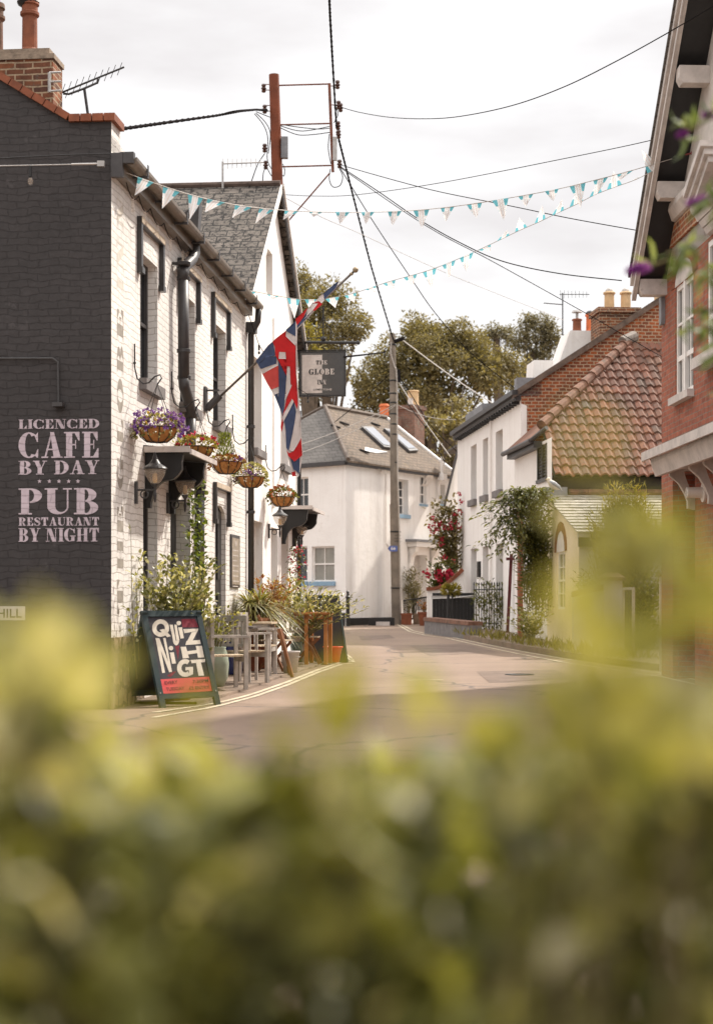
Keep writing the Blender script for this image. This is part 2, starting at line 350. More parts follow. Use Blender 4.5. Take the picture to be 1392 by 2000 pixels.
def window(parent,P,fr,h0,h1,k0,k1,dep,cols=2,rows=2,fm=None,gm=None,fw=.05,bar=.022,sill=None,sillm=None,sash=True,back=.5):
    fm=fm or WHITEP; gm=gm or GLASS
    mb=MB(fr); d0=dep-.03; d1=dep+.03
    pbox(mb,P,h0,h0+fw,k0,k1,d0,d1); pbox(mb,P,h1-fw,h1,k0,k1,d0,d1)
    pbox(mb,P,h0+fw,h1-fw,k0,k0+fw,d0,d1); pbox(mb,P,h0+fw,h1-fw,k1-fw,k1,d0,d1)
    ih0,ih1,ik0,ik1=h0+fw,h1-fw,k0+fw,k1-fw
    for i in range(1,cols):
        a=ih0+(ih1-ih0)*i/cols; pbox(mb,P,a-bar/2,a+bar/2,ik0,ik1,d0+.008,d1-.004)
    for j in range(1,rows):
        b=ik0+(ik1-ik0)*j/rows; bw=bar if not(sash and j==rows//2) else bar*2
        pbox(mb,P,ih0,ih1,b-bw/2,b+bw/2,d0+.004,d1-.008)
    o=mb.build('window',fm,parent)
    g=MB(fr); pbox(g,P,ih0-.01,ih1+.01,ik0-.01,ik1+.01,dep+.006,dep+.012); g.build('pane',gm,o)
    if sill:
        s=MB(fr); pbox(s,P,h0-.05,h1+.05,k0-sill[1],k0+.004,-sill[0],dep-.03); s.build('sill',sillm or SILL,o)
    return o
# ---- text: fat-face roman lettering built from stems, hairlines and bowls
HN=.055; ST=.27
def _ring(cx,cy,rx,ry,tx,ty,a0,a1,n=26):
    q=[]
    for i in range(n+1):
        a=math.radians(a0+(a1-a0)*i/n); c,s=math.cos(a),math.sin(a); q.append(((cx+rx*c,cy+ry*s),(cx+(rx-tx)*c,cy+(ry-ty)*s)))
    return [[q[i][0],q[i+1][0],q[i+1][1],q[i][1]] for i in range(n)]
def _r(a,b,c,d): return [[(a,b),(c,b),(c,d),(a,d)]]
def glyph(ch):
    h=HN; S=ST
    if ch=='I': return .44,[_r(.09,0,.09+S,1),_r(0,0,.45,h),_r(0,1-h,.45,1)]
    if ch=='L': return .72,[_r(.09,0,.09+S,1),_r(0,0,.7,h),_r(0,1-h,.45,1),[[(.7,0),(.7,.38),(.66,.38),(.45,h*.5)]]]
    if ch in 'EF':
        p=[_r(.09,0,.09+S,1),_r(0,1-h,.68,1),_r(.3,.48,.52,.48+h),_r(.49,.34,.53,.68),[[(.68,1),(.68,.66),(.64,.66),(.45,1-h*.5)]]]
        if ch=='E': p+=[_r(0,0,.72,h),[[(.72,0),(.72,.36),(.68,.36),(.47,h*.5)]]]; return .76,p
        return .72,p+[_r(0,0,.48,h)]
    if ch=='H': return .98,[_r(.08,0,.08+S,1),_r(.6,0,.6+S,1),_r(.3,.47,.65,.47+h),_r(0,0,.42,h),_r(0,1-h,.42,1),_r(.53,0,.95,h),_r(.53,1-h,.95,1)]
    if ch=='N': return .98,[_r(.12,0,.12+h,1),_r(.79,0,.79+h,1),[[(.1,1),(.44,1),(.84,0),(.54,0)]],_r(0,0,.3,h),_r(0,1-h,.42,1),_r(.66,1-h,.97,1)]
    if ch=='T': return .84,[_r(.27,0,.27+S,1),_r(.13,0,.68,h),_r(.02,1-h,.79,1),[[(.02,1),(.02,.64),(.06,.64),(.25,1-h*.5)]],[[(.79,1),(.79,.64),(.75,.64),(.56,1-h*.5)]]]
    if ch=='U':
        return .92,[_r(.09,.3,.09+S,1),_r(.75,.3,.75+h,1),_r(0,1-h,.44,1),_r(.62,1-h,.92,1),_ring2(.09,.805,.3,S,h)]
    if ch=='A': return .92,[[[(.42,1),(.5,1),(.2,0),(.12,0)]],[[(.38,1),(.55,1),(.85,0),(.54,0)]],_r(.22,.3,.62,.3+h),_r(0,0,.3,h),_r(.44,0,.93,h)]
    if ch=='Y': return .90,[[[(.08,1),(.38,1),(.58,.42),(.32,.42)]],[[(.74,1),(.80,1),(.58,.42),(.51,.42)]],_r(.31,0,.31+S,.44),_r(.2,0,.7,h),_r(0,1-h,.44,1),_r(.62,1-h,.9,1)]
    if ch in 'BPR':
        p=[_r(.09,0,.09+S,1)]
        if ch=='B': p+=[_r(0,0,.4,h),_r(0,1-h,.4,1),_ring(.38,.74,.38,.26,S,h,-90,90),_ring(.38,.255,.44,.255+h*.3,S,h,-90,90)]; return .86,p
        p+=[_r(0,0,.46,h),_r(0,1-h,.4,1),_ring(.38,.72,.42,.28,S,h,-90,90)]
        if ch=='R': p+=[[[(.42,.46),(.62,.40),(.76,.05),(.56,.0)]],_ring(.74,.12,.14,.12,.06,.05,180,360,10)]; return .92,p
        return .82,p
    if ch=='D': return .94,[_r(.09,0,.09+S,1),_r(0,0,.4,h),_r(0,1-h,.4,1),_ring(.36,.5,.56,.5,S+.02,h,-90,90)]
    if ch in 'CG':
        p=[_ring(.46,.5,.46,.5,S+.02,h,50,310 if ch=='C' else 300)]
        p+=[[[(.86,1),(.86,.62),(.82,.62),(.68,.9),(.76,.9)]]]
        if ch=='C': p+=[[[(.86,.02),(.80,.02),(.72,.1),(.84,.34),(.88,.34)]]]; return .94,p
        p+=[_r(.58,.03,.58+S,.44),_r(.48,.44-h,.95,.44)]; return .98,p
    if ch=='O': return .96,[_ring(.47,.5,.47,.5,S+.02,h,0,360,40)]
    if ch=='S':
        pts=[(.66,.70,.03),(.62,.86,.05),(.5,.95,.04),(.36,.96,.035),(.2,.90,.06),(.13,.77,.1),(.2,.64,.125),(.38,.53,.14),(.55,.42,.14),(.65,.27,.11),(.6,.13,.06),(.45,.04,.035),(.3,.03,.03),(.15,.1,.045),(.1,.28,.03)]
        q=[]
        for i,(x,y,wd) in enumerate(pts):
            a=pts[max(i-1,0)];b=pts[min(i+1,len(pts)-1)];d=V((b[0]-a[0],b[1]-a[1],0)).normalized(); n_=V((-d.y,d.x,0))*wd
            q.append(((x+n_.x,y+n_.y),(x-n_.x,y-n_.y)))
        return .78,[[[q[i][0],q[i+1][0],q[i+1][1],q[i][1]] for i in range(len(q)-1)],_r(.66,.62,.70,.98),_r(.06,.02,.10,.4)]
    return .35,[]
def _ring2(x0,x1,cy,S,h,n=20):
    q=[]; ox=(x0+x1)/2; rx=(x1-x0)/2; ix0=x0+S; ix1=x1-h; ic=(ix0+ix1)/2; irx=(ix1-ix0)/2
    for i in range(n+1):
        a=PI+PI*i/n; q.append(((ox+rx*math.cos(a),cy+(cy)*math.sin(a)),(ic+irx*math.cos(a),cy+(cy-h*1.6)*math.sin(a))))
    return [[q[i][0],q[i+1][0],q[i+1][1],q[i][1]] for i in range(n)]
def word(mb,s,P,a0,a1,b0,b1,gap=.07,d0=-.004):
    ws=[]; x=0
    for ch in s:
        wd,ps=glyph(ch); ws.append((x,ps)); x+=wd+gap
    tot=x-gap; k=0
    for ox,ps in ws:
        for pc in ps:
            k=(k+1)%9
            for pl in pc:
                mb.poly([P(a0+(a1-a0)*(ox+u)/tot,b0+(b1-b0)*v,d0-.0004*k) for u,v in pl])
def sans(s,P,a0,a1,b0,b1,fr,mat_,parent,name='lettering',d=-.003):
    cu=bpy.data.curves.new('txt','FONT'); cu.body=s; cu.resolution_u=3; cu.offset=.012
    o=bpy.data.objects.new('txt',cu); COL.objects.link(o); dg=bpy.context.evaluated_depsgraph_get(); dg.update()
    me=o.evaluated_get(dg).to_mesh(); vs=[v.co.copy() for v in me.vertices]; fs=[tuple(p.vertices) for p in me.polygons]
    bpy.data.objects.remove(o); x0=min(v.x for v in vs);x1=max(v.x for v in vs);y0=min(v.y for v in vs);y1=max(v.y for v in vs)
    mb=MB(fr); mb.add([P(a0+(a1-a0)*(v.x-x0)/(x1-x0),b0+(b1-b0)*(v.y-y0)/(y1-y0),d) for v in vs],fs)
    return mb.build(name,mat_,parent)
# ================================================================ GROUND
pass
g=MB()
ys=[-30,-5,5,12,20,26,32,38,44,53,70,100,160,400]
for i,y in enumerate(ys):
    for x in (-300,300): g.v.append(V((x,y,gz(y)-.12 if y<70 else gz(y)-.15)))
for i in range(len(ys)-1): g.f.append((2*i,2*i+1,2*i+3,2*i+2)); g.m.append(0)
g.build('ground',PAVE,kind='structure')
def strip(name,left,right,m,dz,kind='structure'):
    mb=MB()
    pl=[gpt(*p) if len(p)==2 else V(p) for p in left]; pr=[gpt(*p) if len(p)==2 else V(p) for p in right]
    n=len(pl)
    for a,b in zip(pl,pr): mb.v+=[a+V((0,0,dz)),b+V((0,0,dz))]
    for i in range(n-1): mb.f.append((2*i,2*i+1,2*i+3,2*i+2)); mb.m.append(0)
    return mb.build(name,m,kind=kind)
# road: wide sheet, all at ground height
ry=[-12,0,6,10,14,18,20,24,28,32,36,40,44,48,53,60,75,100]
lx=lambda Y:-12 if Y<24 else -9
r=MB()
for y in ry: r.v+=[V((-12,y,gz(y))),V((3,y,gz(y))),V((14,y,gz(y)))]
for i in range(len(ry)-1):
    for k in range(2): r.f.append((3*i+k,3*i+k+1,3*i+k+4,3*i+k+3)); r.m.append(0)
r.build('road',ASPH,kind='structure')
# forecourt beside the pub wall and verge on the right
PF=Fr((-2.66,17.8,0),-.0947)
def kx(px,py): p=gpt(px,py); return p
fore=[(405,1376),(440,1366),(500,1348),(560,1325),(615,1308),(660,1293)]
mb=MB()
for p in fore:
    a=gpt(*p); q=PF.I@a; b=PF.w(-.3,q.y,a.z); mb.v+=[V((b.x,b.y,gz(a.y)+.03)),V((a.x-.12,a.y,gz(a.y)+.03)),V((a.x-.11,a.y,gz(a.y)-.02))]
for i in range(len(fore)-1):
    for k in range(2): mb.f.append((3*i+k,3*i+k+1,3*i+k+4,3*i+k+3)); mb.m.append(0)
mb.build('forecourt',PAVE,kind='structure')
def line(px,wd=.075,dz=.006,name='road_line',kind='structure'):
    pts=[gpt(*p) for p in px]; mb=MB(); sub=[]
    for i in range(len(pts)-1):
        for k in range(6): sub.append(pts[i].lerp(pts[i+1],k/6))
    sub.append(pts[-1])
    for i,p in enumerate(sub):
        d=(sub[min(i+1,len(sub)-1)]-sub[max(i-1,0)]).normalized(); n_=V((d.y,-d.x,0))*wd/2
        for s in (-1,1):
            q=p+n_*s; mb.v.append(V((q.x,q.y,gz(q.y)+dz)))
    for i in range(len(sub)-1): mb.f.append((2*i,2*i+1,2*i+3,2*i+2)); mb.m.append(0)
    return mb.build(name,LINE,kind=kind)
line([(300,1392),(400,1378),(440,1370),(500,1354),(560,1333),(620,1309),(662,1295),(686,1292)],.07)
line([(300,1402),(400,1385),(440,1376),(500,1360),(560,1339),(620,1314),(666,1298),(688,1296)],.07)
line([(687,1290),(676,1283),(667,1277)],.09); line([(690,1294),(683,1284),(670,1274)],.06)
for x in (680,700,719,738,752): line([(x-6,1229+(x-680)*.01),(x+5,1229.5)],.16)
line([(774,1219),(800,1234),(830,1241),(870,1246),(930,1260),(1010,1277),(1100,1294),(1200,1309),(1290,1322),(1392,1345)],.06)
line([(782,1219),(806,1232),(836,1239),(874,1243),(934,1256),(1014,1272),(1104,1288),(1204,1303),(1294,1316),(1396,1335)],.06)
line([(795,1329),(815,1328.5),(865,1328.5)],.1); line([(1270,1391),(1340,1389),(1400,1389)],.06)
def patch(px,m,dz,name='road_patch'):
    mb=MB(); pts=[gpt(*p) for p in px]; mb.poly([p+V((0,0,dz)) for p in pts]); return mb.build(name,m,kind='structure')
DARKASPH=mat('dark_tarmac_patch',(.15,.105,.078),.85,.25,3,.5,70)
patch([(800,1262),(905,1258),(975,1274),(838,1281)],DARKASPH,.003); patch([(700,1243),(760,1240),(772,1247),(706,1251)],DARKASPH,.003); patch([(930,1312),(1080,1308),(1130,1326),(955,1333)],DARKASPH,.003)
# pavement on the right with a kerb
kl=[(834,1237),(872,1241),(932,1254),(1012,1270),(1104,1285),(1204,1300),(1294,1312),(1392,1330),(1600,1372)]
mb=MB()
for p in kl:
    a=gpt(*p); h=gz(a.y)+.11
    mb.v+=[V((a.x,a.y,gz(a.y)-.02)),V((a.x,a.y,h)),V((a.x+.13,a.y+.02,h)),V((a.x+6,a.y+2.5,gz(a.y+2.5)+.11))]
for i in range(len(kl)-1):
    for k in range(3): mb.f.append((4*i+k,4*i+k+1,4*i+k+5,4*i+k+4)); mb.m.append(0)
mb.build('pavement',PAVE,kind='structure')
# ================================================================ PUB
PW=lambda a,b,d: V((-d,a,b))          # street facade: a along, b up, d inwards
PG=lambda a,b,d: V((a,d,b))           # dark gable wall facing the camera
def al(px,py=1000): return PF.pix(px,py,x=0).y
pub=thing('pub','two storey pub with black painted gable wall and white brick street front','pub',PF)
EZ=5.98; YB=al(481); YE=al(582)
H=[ # upper brick windows, ground openings
 (al(274),al(308),3.78,5.27),(al(352),al(381),3.78,5.25),(al(416.5),al(441),3.79,5.24)]
Gd=[(al(280),al(308),.75,2.5),(al(333),al(372),.15,2.5,.25),(al(420),al(441),.12,2.62,.09)]
mb=MB(PF); wall_holes(mb,PW,0,YB,0,EZ+.25,H+Gd,.17); mb.build('wall',WHITEBRICK,pub)
pl=MB(PF)
pbox(pl,PW,.0,al(262),0,.78,-.03,.02); pbox(pl,PW,al(262),al(280)-.02,0,.45,-.02,.02); pl.build('plinth',STONE,pub)
# parapet return above the gutter
parz=PF.pix(220,224,y=0).z
mb=MB(PF); mb.box(-.35,-.0,0.003,.42,EZ+.1,parz-.03); mb.build('wall',WHITEBRICK,pub)
# gable
gp=[PF.pix(px,py,y=0) for px,py in ((219,236),(136,236),(112,222),(0,154),(-220,20))]
mb=MB(PF); top=[(0,gp[0].z)]+[(p.x,p.z) for p in gp[1:]]+[(-7,gp[-1].z),(-7,0),(0,0)]
mb.poly([PG(a,b,0) for a,b in top]); mb.poly([PG(a,b,.35) for a,b in top]); mb.build('gable_wall',BLACKBRICK,pub)
mb=MB(PF)
cop=[PF.pix(px,py,y=0) for px,py in ((222,236),(136,236),(112,222),(0,154),(-220,20))]
x0,x1=cop[0].x+.03,cop[1].x; n=4
TC=[]
for i in range(n):
    a=x0+(x1-x0)*i/n; b=x0+(x1-x0)*(i+1)/n; mb.box(b+.006,a-.006,-.05,.40,cop[0].z-.005,cop[0].z+.075)
for s in range(1,4):
    p,q=cop[s],cop[s+1]; Ls=(q-p).length; n=max(1,int(Ls/.13))
    for i in range(n):
        a=p.lerp(q,(i+.04)/n); b=p.lerp(q,(i+.96)/n); a.y=b.y=.17; a.z+=.035+random.uniform(-.006,.006); b.z+=.035
        mb.bar(a,b,.44,.075)
mb.build('coping',TERRA,pub)
# roof behind the parapets
mb=MB(PF); rz=lambda x:EZ+.1+(-x)*.72
mb.poly([(0.02,.36,EZ+.12),(.02,YB,EZ+.12),(-3.4,YB,rz(-3.4)-.1),(-3.4,.36,rz(-3.4)-.1)]); mb.poly([(-3.4,.36,rz(-3.4)-.1),(-3.4,YB,rz(-3.4)-.1),(-7,YB,EZ+.1),(-7,.36,EZ+.1)])
mb.build('roof',SLATE1,pub)
# rear / inner closing walls so that light does not pass
mb=MB(PF); mb.box(-7,-6.8,.36,YE,0,EZ); mb.box(-6.8,-.6,.36,.5,.1,EZ); mb.build('rear_wall',GREYREND,pub)
mb=MB(PF); mb.box(-1.0,-.95,.5,YE-.3,0.02,EZ-.1); mb.build('interior',BLACK,pub)
# fascia, gutter and brackets
mb=MB(PF); mb.box(.002,.12,.03,YB-.1,EZ-.16,EZ+.02); mb.build('soffit_board',GUTTER,pub)
mb=MB(PF); k=.075
gy0,gy1=.02,YB+.05
prof=[(.13,EZ+.02)]+[(.13+k*(1-math.cos(a)),EZ+.02-k*1.15*math.sin(a)) for a in [PI*i/8 for i in range(1,8)]]+[(.13+2*k,EZ+.02),(.13+2*k-.012,EZ+.02),(.21,EZ-.035),(.142,EZ+.02)]
mb.prism([(x,gy0,z) for x,z in prof],(0,gy1-gy0,0)); mb.build('gutter',GUTTER,pub)
mb=MB(PF)
for i in range(9):
    y=.5+i*1.12
    if y<gy1: mb.box(.12,.29,y,y+.05,EZ-.085,EZ-.06); mb.box(.285,.293,y,y+.05,EZ-.06,EZ+.06)
mb.box(.10,.25,-.02,.07,EZ-.05,EZ+.07); mb.box(.002,.13,-.03,.04,EZ-.20,EZ+.06)
mb.build('gutter_bracket',DGREY,pub)
# windows and doors
for h in H: window(pub,PW,PF,*h,.15,2,2,fm=DGREY,fw=.06,sill=(.09,.13),sillm=SILL)
window(pub,PW,PF,*Gd[0],.15,2,2,fm=DGREY,fw=.06)
def door(h,m=DGREY,dep=.2):
    mb=MB(PF); pbox(mb,PW,h[0],h[1],h[2],h[3],dep,dep+.05)
    for j in range(2):
        for i in range(2):
            w_=(h[1]-h[0])/2; q=(h[3]-h[2])/2; pbox(mb,PW,h[0]+i*w_+.08,h[0]+(i+1)*w_-.08,h[2]+j*q+.12,h[2]+(j+1)*q-.1,dep-.02,dep)
    d=mb.build('door',m,pub); mb=MB(PF); mb.ball(PW(h[0]+.12,h[2]+1,dep-.05),.035,8); mb.build('handle',STEEL,d)
door(Gd[1],BLACK); door(Gd[2],BLACK,.075)
# arched brick head inside the second door opening
mb=MB(PF); h=Gd[2]; n=10; rr=(h[1]-h[0])/2; cy=(h[0]+h[1])/2; zs=h[3]-.22
pts=[PW(h[0],h[3],.01)]+[PW(cy-rr*math.cos(PI*i/n),zs+.2*math.sin(PI*i/n),.01) for i in range(n+1)]+[PW(h[1],h[3],.01)]
mb.prism(pts,(-.055,0,0)); mb.build('door_arch',WHITEBRICK,pub)
# label moulds over the openings
def hood(y0,y1,zt,drop):
    mb=MB(PF); t=.085
    mb.box(.002,.06,y0-.17,y1+.17,zt,zt+t)
    for a,b in ((y0-.17,y0-.09),(y1+.09,y1+.17)): mb.box(.004,.058,a,b,zt-drop,zt-.001)
    for a,b in ((y0-.17,y0-.04),(y1+.04,y1+.17)): mb.box(.006,.07,a-.001,b+.001,zt-drop-.07,zt-drop-.001)
    hm=mb.build('hood_mould',DGREY2,pub); mb=MB(PF); mb.box(.0605,.066,y0-.17,y1+.17,zt+.012,zt+t); mb.build('front_face',mat('beige_hood_face',(.50,.41,.31),.8,.15,9,.3,50),hm)  # thin beige plate over the street face of the dark mould
for h in H: hood(h[0],h[1],5.56,.5)
hood(Gd[2][0],Gd[2][1],2.82,.45)
# canopies: thing parts of the pub
def canopy(ya,yb,zt,out=.5):
    mb=MB(PF)
    mb.prism([(0.002,ya-.08,zt),(out+.1,ya-.08,zt-.06),(out+.1,ya-.08,zt-.10),(0.002,ya-.08,zt-.05)],(0,yb-ya+.16,0))
    c=mb.build('door_canopy',DGREY,pub)
    mb=MB(PF); mb.prism([(out+.101,ya-.1,zt-.045),(out+.125,ya-.1,zt-.055),(out+.125,ya-.1,zt-.115),(out+.101,ya-.1,zt-.115)],(0,yb-ya+.2,0))
    mb.box(.01,out+.1,ya-.1,ya-.082,zt-.09,zt-.02); mb.build('lead_edge',OLDWHITE,c)
    for y in (ya,yb-.1):
        pts=[(0.002,y,zt-.055),(out,y,zt-.1),(out-.02,y,zt-.2)]
        for i in range(1,9):
            t=i/9; pts.append((out*(1-t)**.9*.95+.05,y,zt-.2-.42*t-.06*math.sin(2*PI*t)))
        pts+=[(.07,y,zt-.68),(.07,y,zt-.74),(.002,y,zt-.74)]
        mb=MB(PF); mb.prism(pts,(0,.1,0)); mb.build('bracket',BLACK,c)
canopy(al(283),al(333),3.02,.46)
canopy(al(550),al(572),2.98,.5)
# rendered gabled wing
RG=(al(497),al(568)); PK=al(535); ZR=6.2; ZK=8.67
H2=[(al(494.5),al(511),3.74,5.3,.2),(al(548),al(563),3.74,5.25,.2),(al(519.5),al(532),6.64,7.45,.22)]
G2=[(al(495.5),al(513),.9,2.53,.2),(al(529),al(542),.9,2.5,.2),(al(549),al(563),.9,2.5,.2)]
mb=MB(PF); wall_holes(mb,PW,YB,YE,0,ZR,[h for h in H2[:2]]+G2,.2)
# gable part with attic window
aw=H2[2]
def zr(y): return ZK-(ZK-ZR)*abs(y-PK)/(PK-YB) if y<PK else ZK-(ZK-ZR)*(y-PK)/(YE-PK)
mb.poly([PW(YB,ZR,0),PW(aw[0],ZR,0),PW(aw[0],zr(aw[0]),0)]); 
mb.poly([PW(aw[0],ZR,0),PW(aw[1],ZR,0),PW(aw[1],aw[2],0),PW(aw[0],aw[2],0)])
mb.poly([PW(aw[0],aw[3],0),PW(aw[1],aw[3],0),PW(aw[1],zr(aw[1]),0),PW(aw[0],zr(aw[0]),0)])
mb.poly([PW(aw[1],ZR,0),PW(YE,ZR,0),PW(PK,ZK,0),PW(aw[1],zr(aw[1]),0)])
wall_holes(mb,PW,aw[0],aw[1],aw[2],aw[3],[aw],.2)
mb.poly([(0,YE,0),(-4,YE,0),(-4,YE,ZR),(0,YE,ZR)])
mb.build('wall',WHITEREND,pub)
for h in H2[:2]: window(pub,PW,PF,*h[:4],.18,2,2,fm=WHITEP,sill=(.09,.12),sillm=SILL)
window(pub,PW,PF,*aw[:4],.2,1,2,fm=WHITEP)
for h in G2: window(pub,PW,PF,*h[:4],.18,2,2,fm=WHITEP,sill=(.05,.06),sillm=SILL)
# wing roof: ridge runs back from the street
back=PF.pix(320,365,z=ZK+.12).x
mb=MB(PF)
ov=.12
e1=(PK-YB); sl=(ZK-ZR)/e1
def roofpt(y): return ZK+.10-(ZK-ZR)*abs(y-PK)/(e1 if y<PK else YE-PK)
for ya in (YB-.25,YE+.25):
    P0=[(ov,PK,ZK+.10),(ov,ya,roofpt(ya)),(-6.9,ya,roofpt(ya)),(-2.35,PK,ZK+.10)] if ya<PK else [(ov,PK,ZK+.10),(ov,ya,roofpt(ya)),(-4,ya,roofpt(ya)),(-2.35,PK,ZK+.10)]
    if ya<PK: P0=[(ov,PK,ZK+.10),(ov,ya,roofpt(ya)),(-2.4,ya,roofpt(ya)),(-2.4,PK,ZK+.10)]
    mb.prism(P0,(0,0,-.05))
mb.build('roof',SLATE1,pub)
mb=MB(PF); mb.tube([(ov,PK,ZK+.12),(-2.4,PK,ZK+.12)],.06,8); mb.build('ridge_tiles',mat('dark_ridge_tile',(.10,.07,.055),.9,.4,8,.6,40),pub)
for ya in (YB-.25,YE+.25):
    mb=MB(PF); mb.bar((.155,PK,ZK+.03),(.155,ya,roofpt(ya)-.07),.05,.17,up=(1,0,0)) if False else mb.prism([(.125,PK,ZK+.10),(.125,ya,roofpt(ya)),(.125,ya,roofpt(ya)-.15),(.125,PK,ZK-.05)],(.03,0,0))
    mb.build('bargeboard',WHITEP if ya<PK else DGREY2,pub)
mb=MB(PF); mb.prism([(.16,PK,ZK+.12),(.16,YE+.28,roofpt(YE+.28)+.02),(.16,YE+.28,roofpt(YE+.28)-.03),(.16,PK,ZK+.07)],(.03,0,0)); mb.build('verge_trim',WHITEP,pub)
mb=MB(PF); mb.prism([(-2.4,YB-.2,ZR),(-2.4,YE,ZR),(-2.4,PK,ZK+.05)],(.05,0,0)); mb.build('back_gable',GREYREND,pub)
# small lead-topped block where the roofs meet
mb=MB(PF); p=PF.pix(463,535,x=-.35); mb.box(-.75,-.3,p.y-.3,p.y+.5,p.z-.5,p.z+.02); mb.box(-.8,-.25,p.y-.35,p.y+.55,p.z+.021,p.z+.08); mb.build('dormer_cheek',LEAD,pub)
# painted lettering on the gable
def gbox(px0,px1,py0,py1):
    a=PF.pix(px0,py1,y=0);b=PF.pix(px1,py0,y=0); return a.x,b.x,a.z,b.z
mb=MB(PF)
for s,b in (('LICENCED',(37,195,818,838)),('CAFE',(37,195,843,895)),('BY DAY',(37,195,899,927)),('PUB',(37,195,953,1005)),('RESTAURANT',(37,195,1010,1027)),('BY NIGHT',(37,195,1031,1058))):
    word(mb,s,PG,*gbox(*b),gap=.05 if len(s)>4 else .07)
for px in (78,97,116,135,153):
    c=PF.pix(px,940,y=0); pts=[]
    for i in range(10):
        a=PI/2+i*PI/5; r_=.026 if i%2==0 else .011; pts.append(PG(c.x+r_*math.cos(a),c.z+r_*math.sin(a),-.004))
    mb.poly(pts)
mb.build('wall_lettering',LETTER,pub)
# vertical lettering at the corner of the front, reading upwards
mb=MB(PF); yl0,yl1=al(229),al(241)
LT=[('T',1200,1128),('H',1115,1050),('E',1045,985),('G',955,888),('L',868,818),('O',806,738),('B',729,672),('E',664,600),('I',568,543),('N',527,466),('N',446,383)]
for ch,pa,pb in LT:
    if ch=='I': mb.build('corner_lettering',FADED,pub); mb=MB(PF)
    za=PF.pix(235,pa,x=0).z; zb=PF.pix(235,pb,x=0).z
    word(mb,ch,lambda u,v,d:V((-d*.25+.0008,v,u)),za,zb,yl1,yl0)
mb.build('corner_lettering',mat('ghost_lettering',(.60,.56,.49),.8,.2,14,.15,60),pub)
# street name plate
sp=thing('street_name_plate','white street name plate ending in HILL on the black gable wall','sign',PF.sub(PF.pix(20,1197,y=0).x,-.0,PF.pix(20,1197,y=0).z))
a0,a1,b0,b1=gbox(-90,50,1184,1211); mb=MB(PF); pbox(mb,PG,a0,a1,b0,b1,-.012,0); mb.build('plate',OLDWHITE,sp)
a0,a1,b0,b1=gbox(-4,44,1189,1206); sans('HILL',PG,a0,a1,b0,b1,PF,BLACK,sp,'lettering',-.015)
# chimney on the pub gable
cf=Fr(at(50,170,20.3),0); ch=MB(PF)
c0=PF.pix(-40,200,y=2.2); c1=PF.pix(104,200,y=2.2); zc=PF.pix(50,97,y=2.2).z
ch.box(c0.x-.6,c1.x,2.2,2.62,5.8,zc-.12); ch.build('chimney',CHIMBRICK,pub)
mb=MB(PF); mb.box(c0.x-.62,c1.x+.02,2.18,2.64,zc-.12,zc-.06); mb.box(c0.x-.58,c1.x-.05,2.22,2.6,zc-.06,zc+.02); mb.build('flaunching',mat('mortar_cap',(.26,.2,.15),.95,.4,10,.8,50),pub)
cp=PF.pix(67,97,y=2.6)
prof=[(.105,zc),(.10,zc+.05),(.085,zc+.07),(.082,zc+.40),(.105,zc+.42),(.105,zc+.45),(.088,zc+.46),(.088,zc+.52),(.105,zc+.53),(.10,zc+.58),(.0,zc+.60)]
prof=[(r_*1.12,zc+(z_-zc)*1.18) for r_,z_ in prof]
m_=MB(PF); m_.lathe(prof,(cp.x,2.42,0),18); po=m_.build('chimney_pot',TERRA,pub,smooth=False)
m_=MB(PF); m_.ball((cp.x-.02,2.42,zc+.66),.13,12,(1.1,1,.55)); m_.build('cowl',BLACK,po)
cp=PF.pix(2,97,y=2.6); m_=MB(PF); m_.lathe([(r_*1.1,z_) for r_,z_ in prof],(cp.x-.02,2.42,-.03),18); m_.build('chimney_pot',TERRA2,pub)
# ================================================================ OTHER BUILDINGS
# ---- white cottage at the bend
FA=math.atan(.6); FR=Fr((at(675,1000,50).x,50,0),-FA)
FL=Fr((at(675,1000,50).x,50,0),math.atan(1.1))
far=thing('cottage','white rendered corner cottage with hipped slate roof at the bend','house',FR)
PR=lambda a,b,d: V((-d,a,b)); PL=lambda a,b,d: V((d,a,b))
EF=5.42; LR=FR.pix(882,1000,x=0).y; LL=6.0
def fr(px,py): q=FR.pix(px,py,x=0); return q.y,q.z
def flp(px,py): q=FL.pix(px,py,x=0); return q.y,q.z
def hb(f,x0,y0,x1,y1,dep):
    a=f(x0,y0);b=f(x1,y1); A=sorted((a[0],b[0])); c=f((x0+x1)/2,y0)[1]; d=f((x0+x1)/2,y1)[1]; B=sorted((c,d)); return (A[0],A[1],B[0],B[1],dep)
HR=[hb(fr,771,936,797,1005,.25),hb(fr,820,929,832,985,.12),hb(fr,855,946,869,985,.25),hb(fr,803,1084,833,1192,.35)]
HL=[hb(flp,577,932,602,1000,.12),hb(flp,609,1067,653,1136,.10),hb(flp,580,1067,600,1136,.12)]
mb=MB(FR); wall_holes(mb,PR,0,LR,0,EF,HR,.2); mb.F=FL; wall_holes(mb,PL,0,LL,0,EF,HL,.12)
mb.F=FR; apx=FR.I@at(635,795,54); rend=apx+V((0,5.3,0)); 
mb.poly([(0,LR,EF),(rend.x,LR,apx.z-.1),(-5.5,LR,EF),(-5.5,LR,0),(0,LR,0)])
mb.build('wall',WHITEREND,far)
mb=MB(FR); pbox(mb,PR,0.02,LR,0,.62,-.015,0); mb.F=FL; pbox(mb,PL,.02,LL,0,.78,-.015,0); mb.build('plinth',BLACK,far)
ovh=.18
cw=FR.M@V((ovh,-.15,EF)); le=FL.M@V((-ovh,LL,EF)); re_=FR.M@V((ovh,LR+.15,EF-.02))
A=FR.M@apx; RE=FR.M@V((apx.x,LR+.12,apx.z)); A2=at(585,822,55.6)
mb=MB()
def slab(mb,pts,t=.06):
    mb.prism(pts,(0,0,-t))
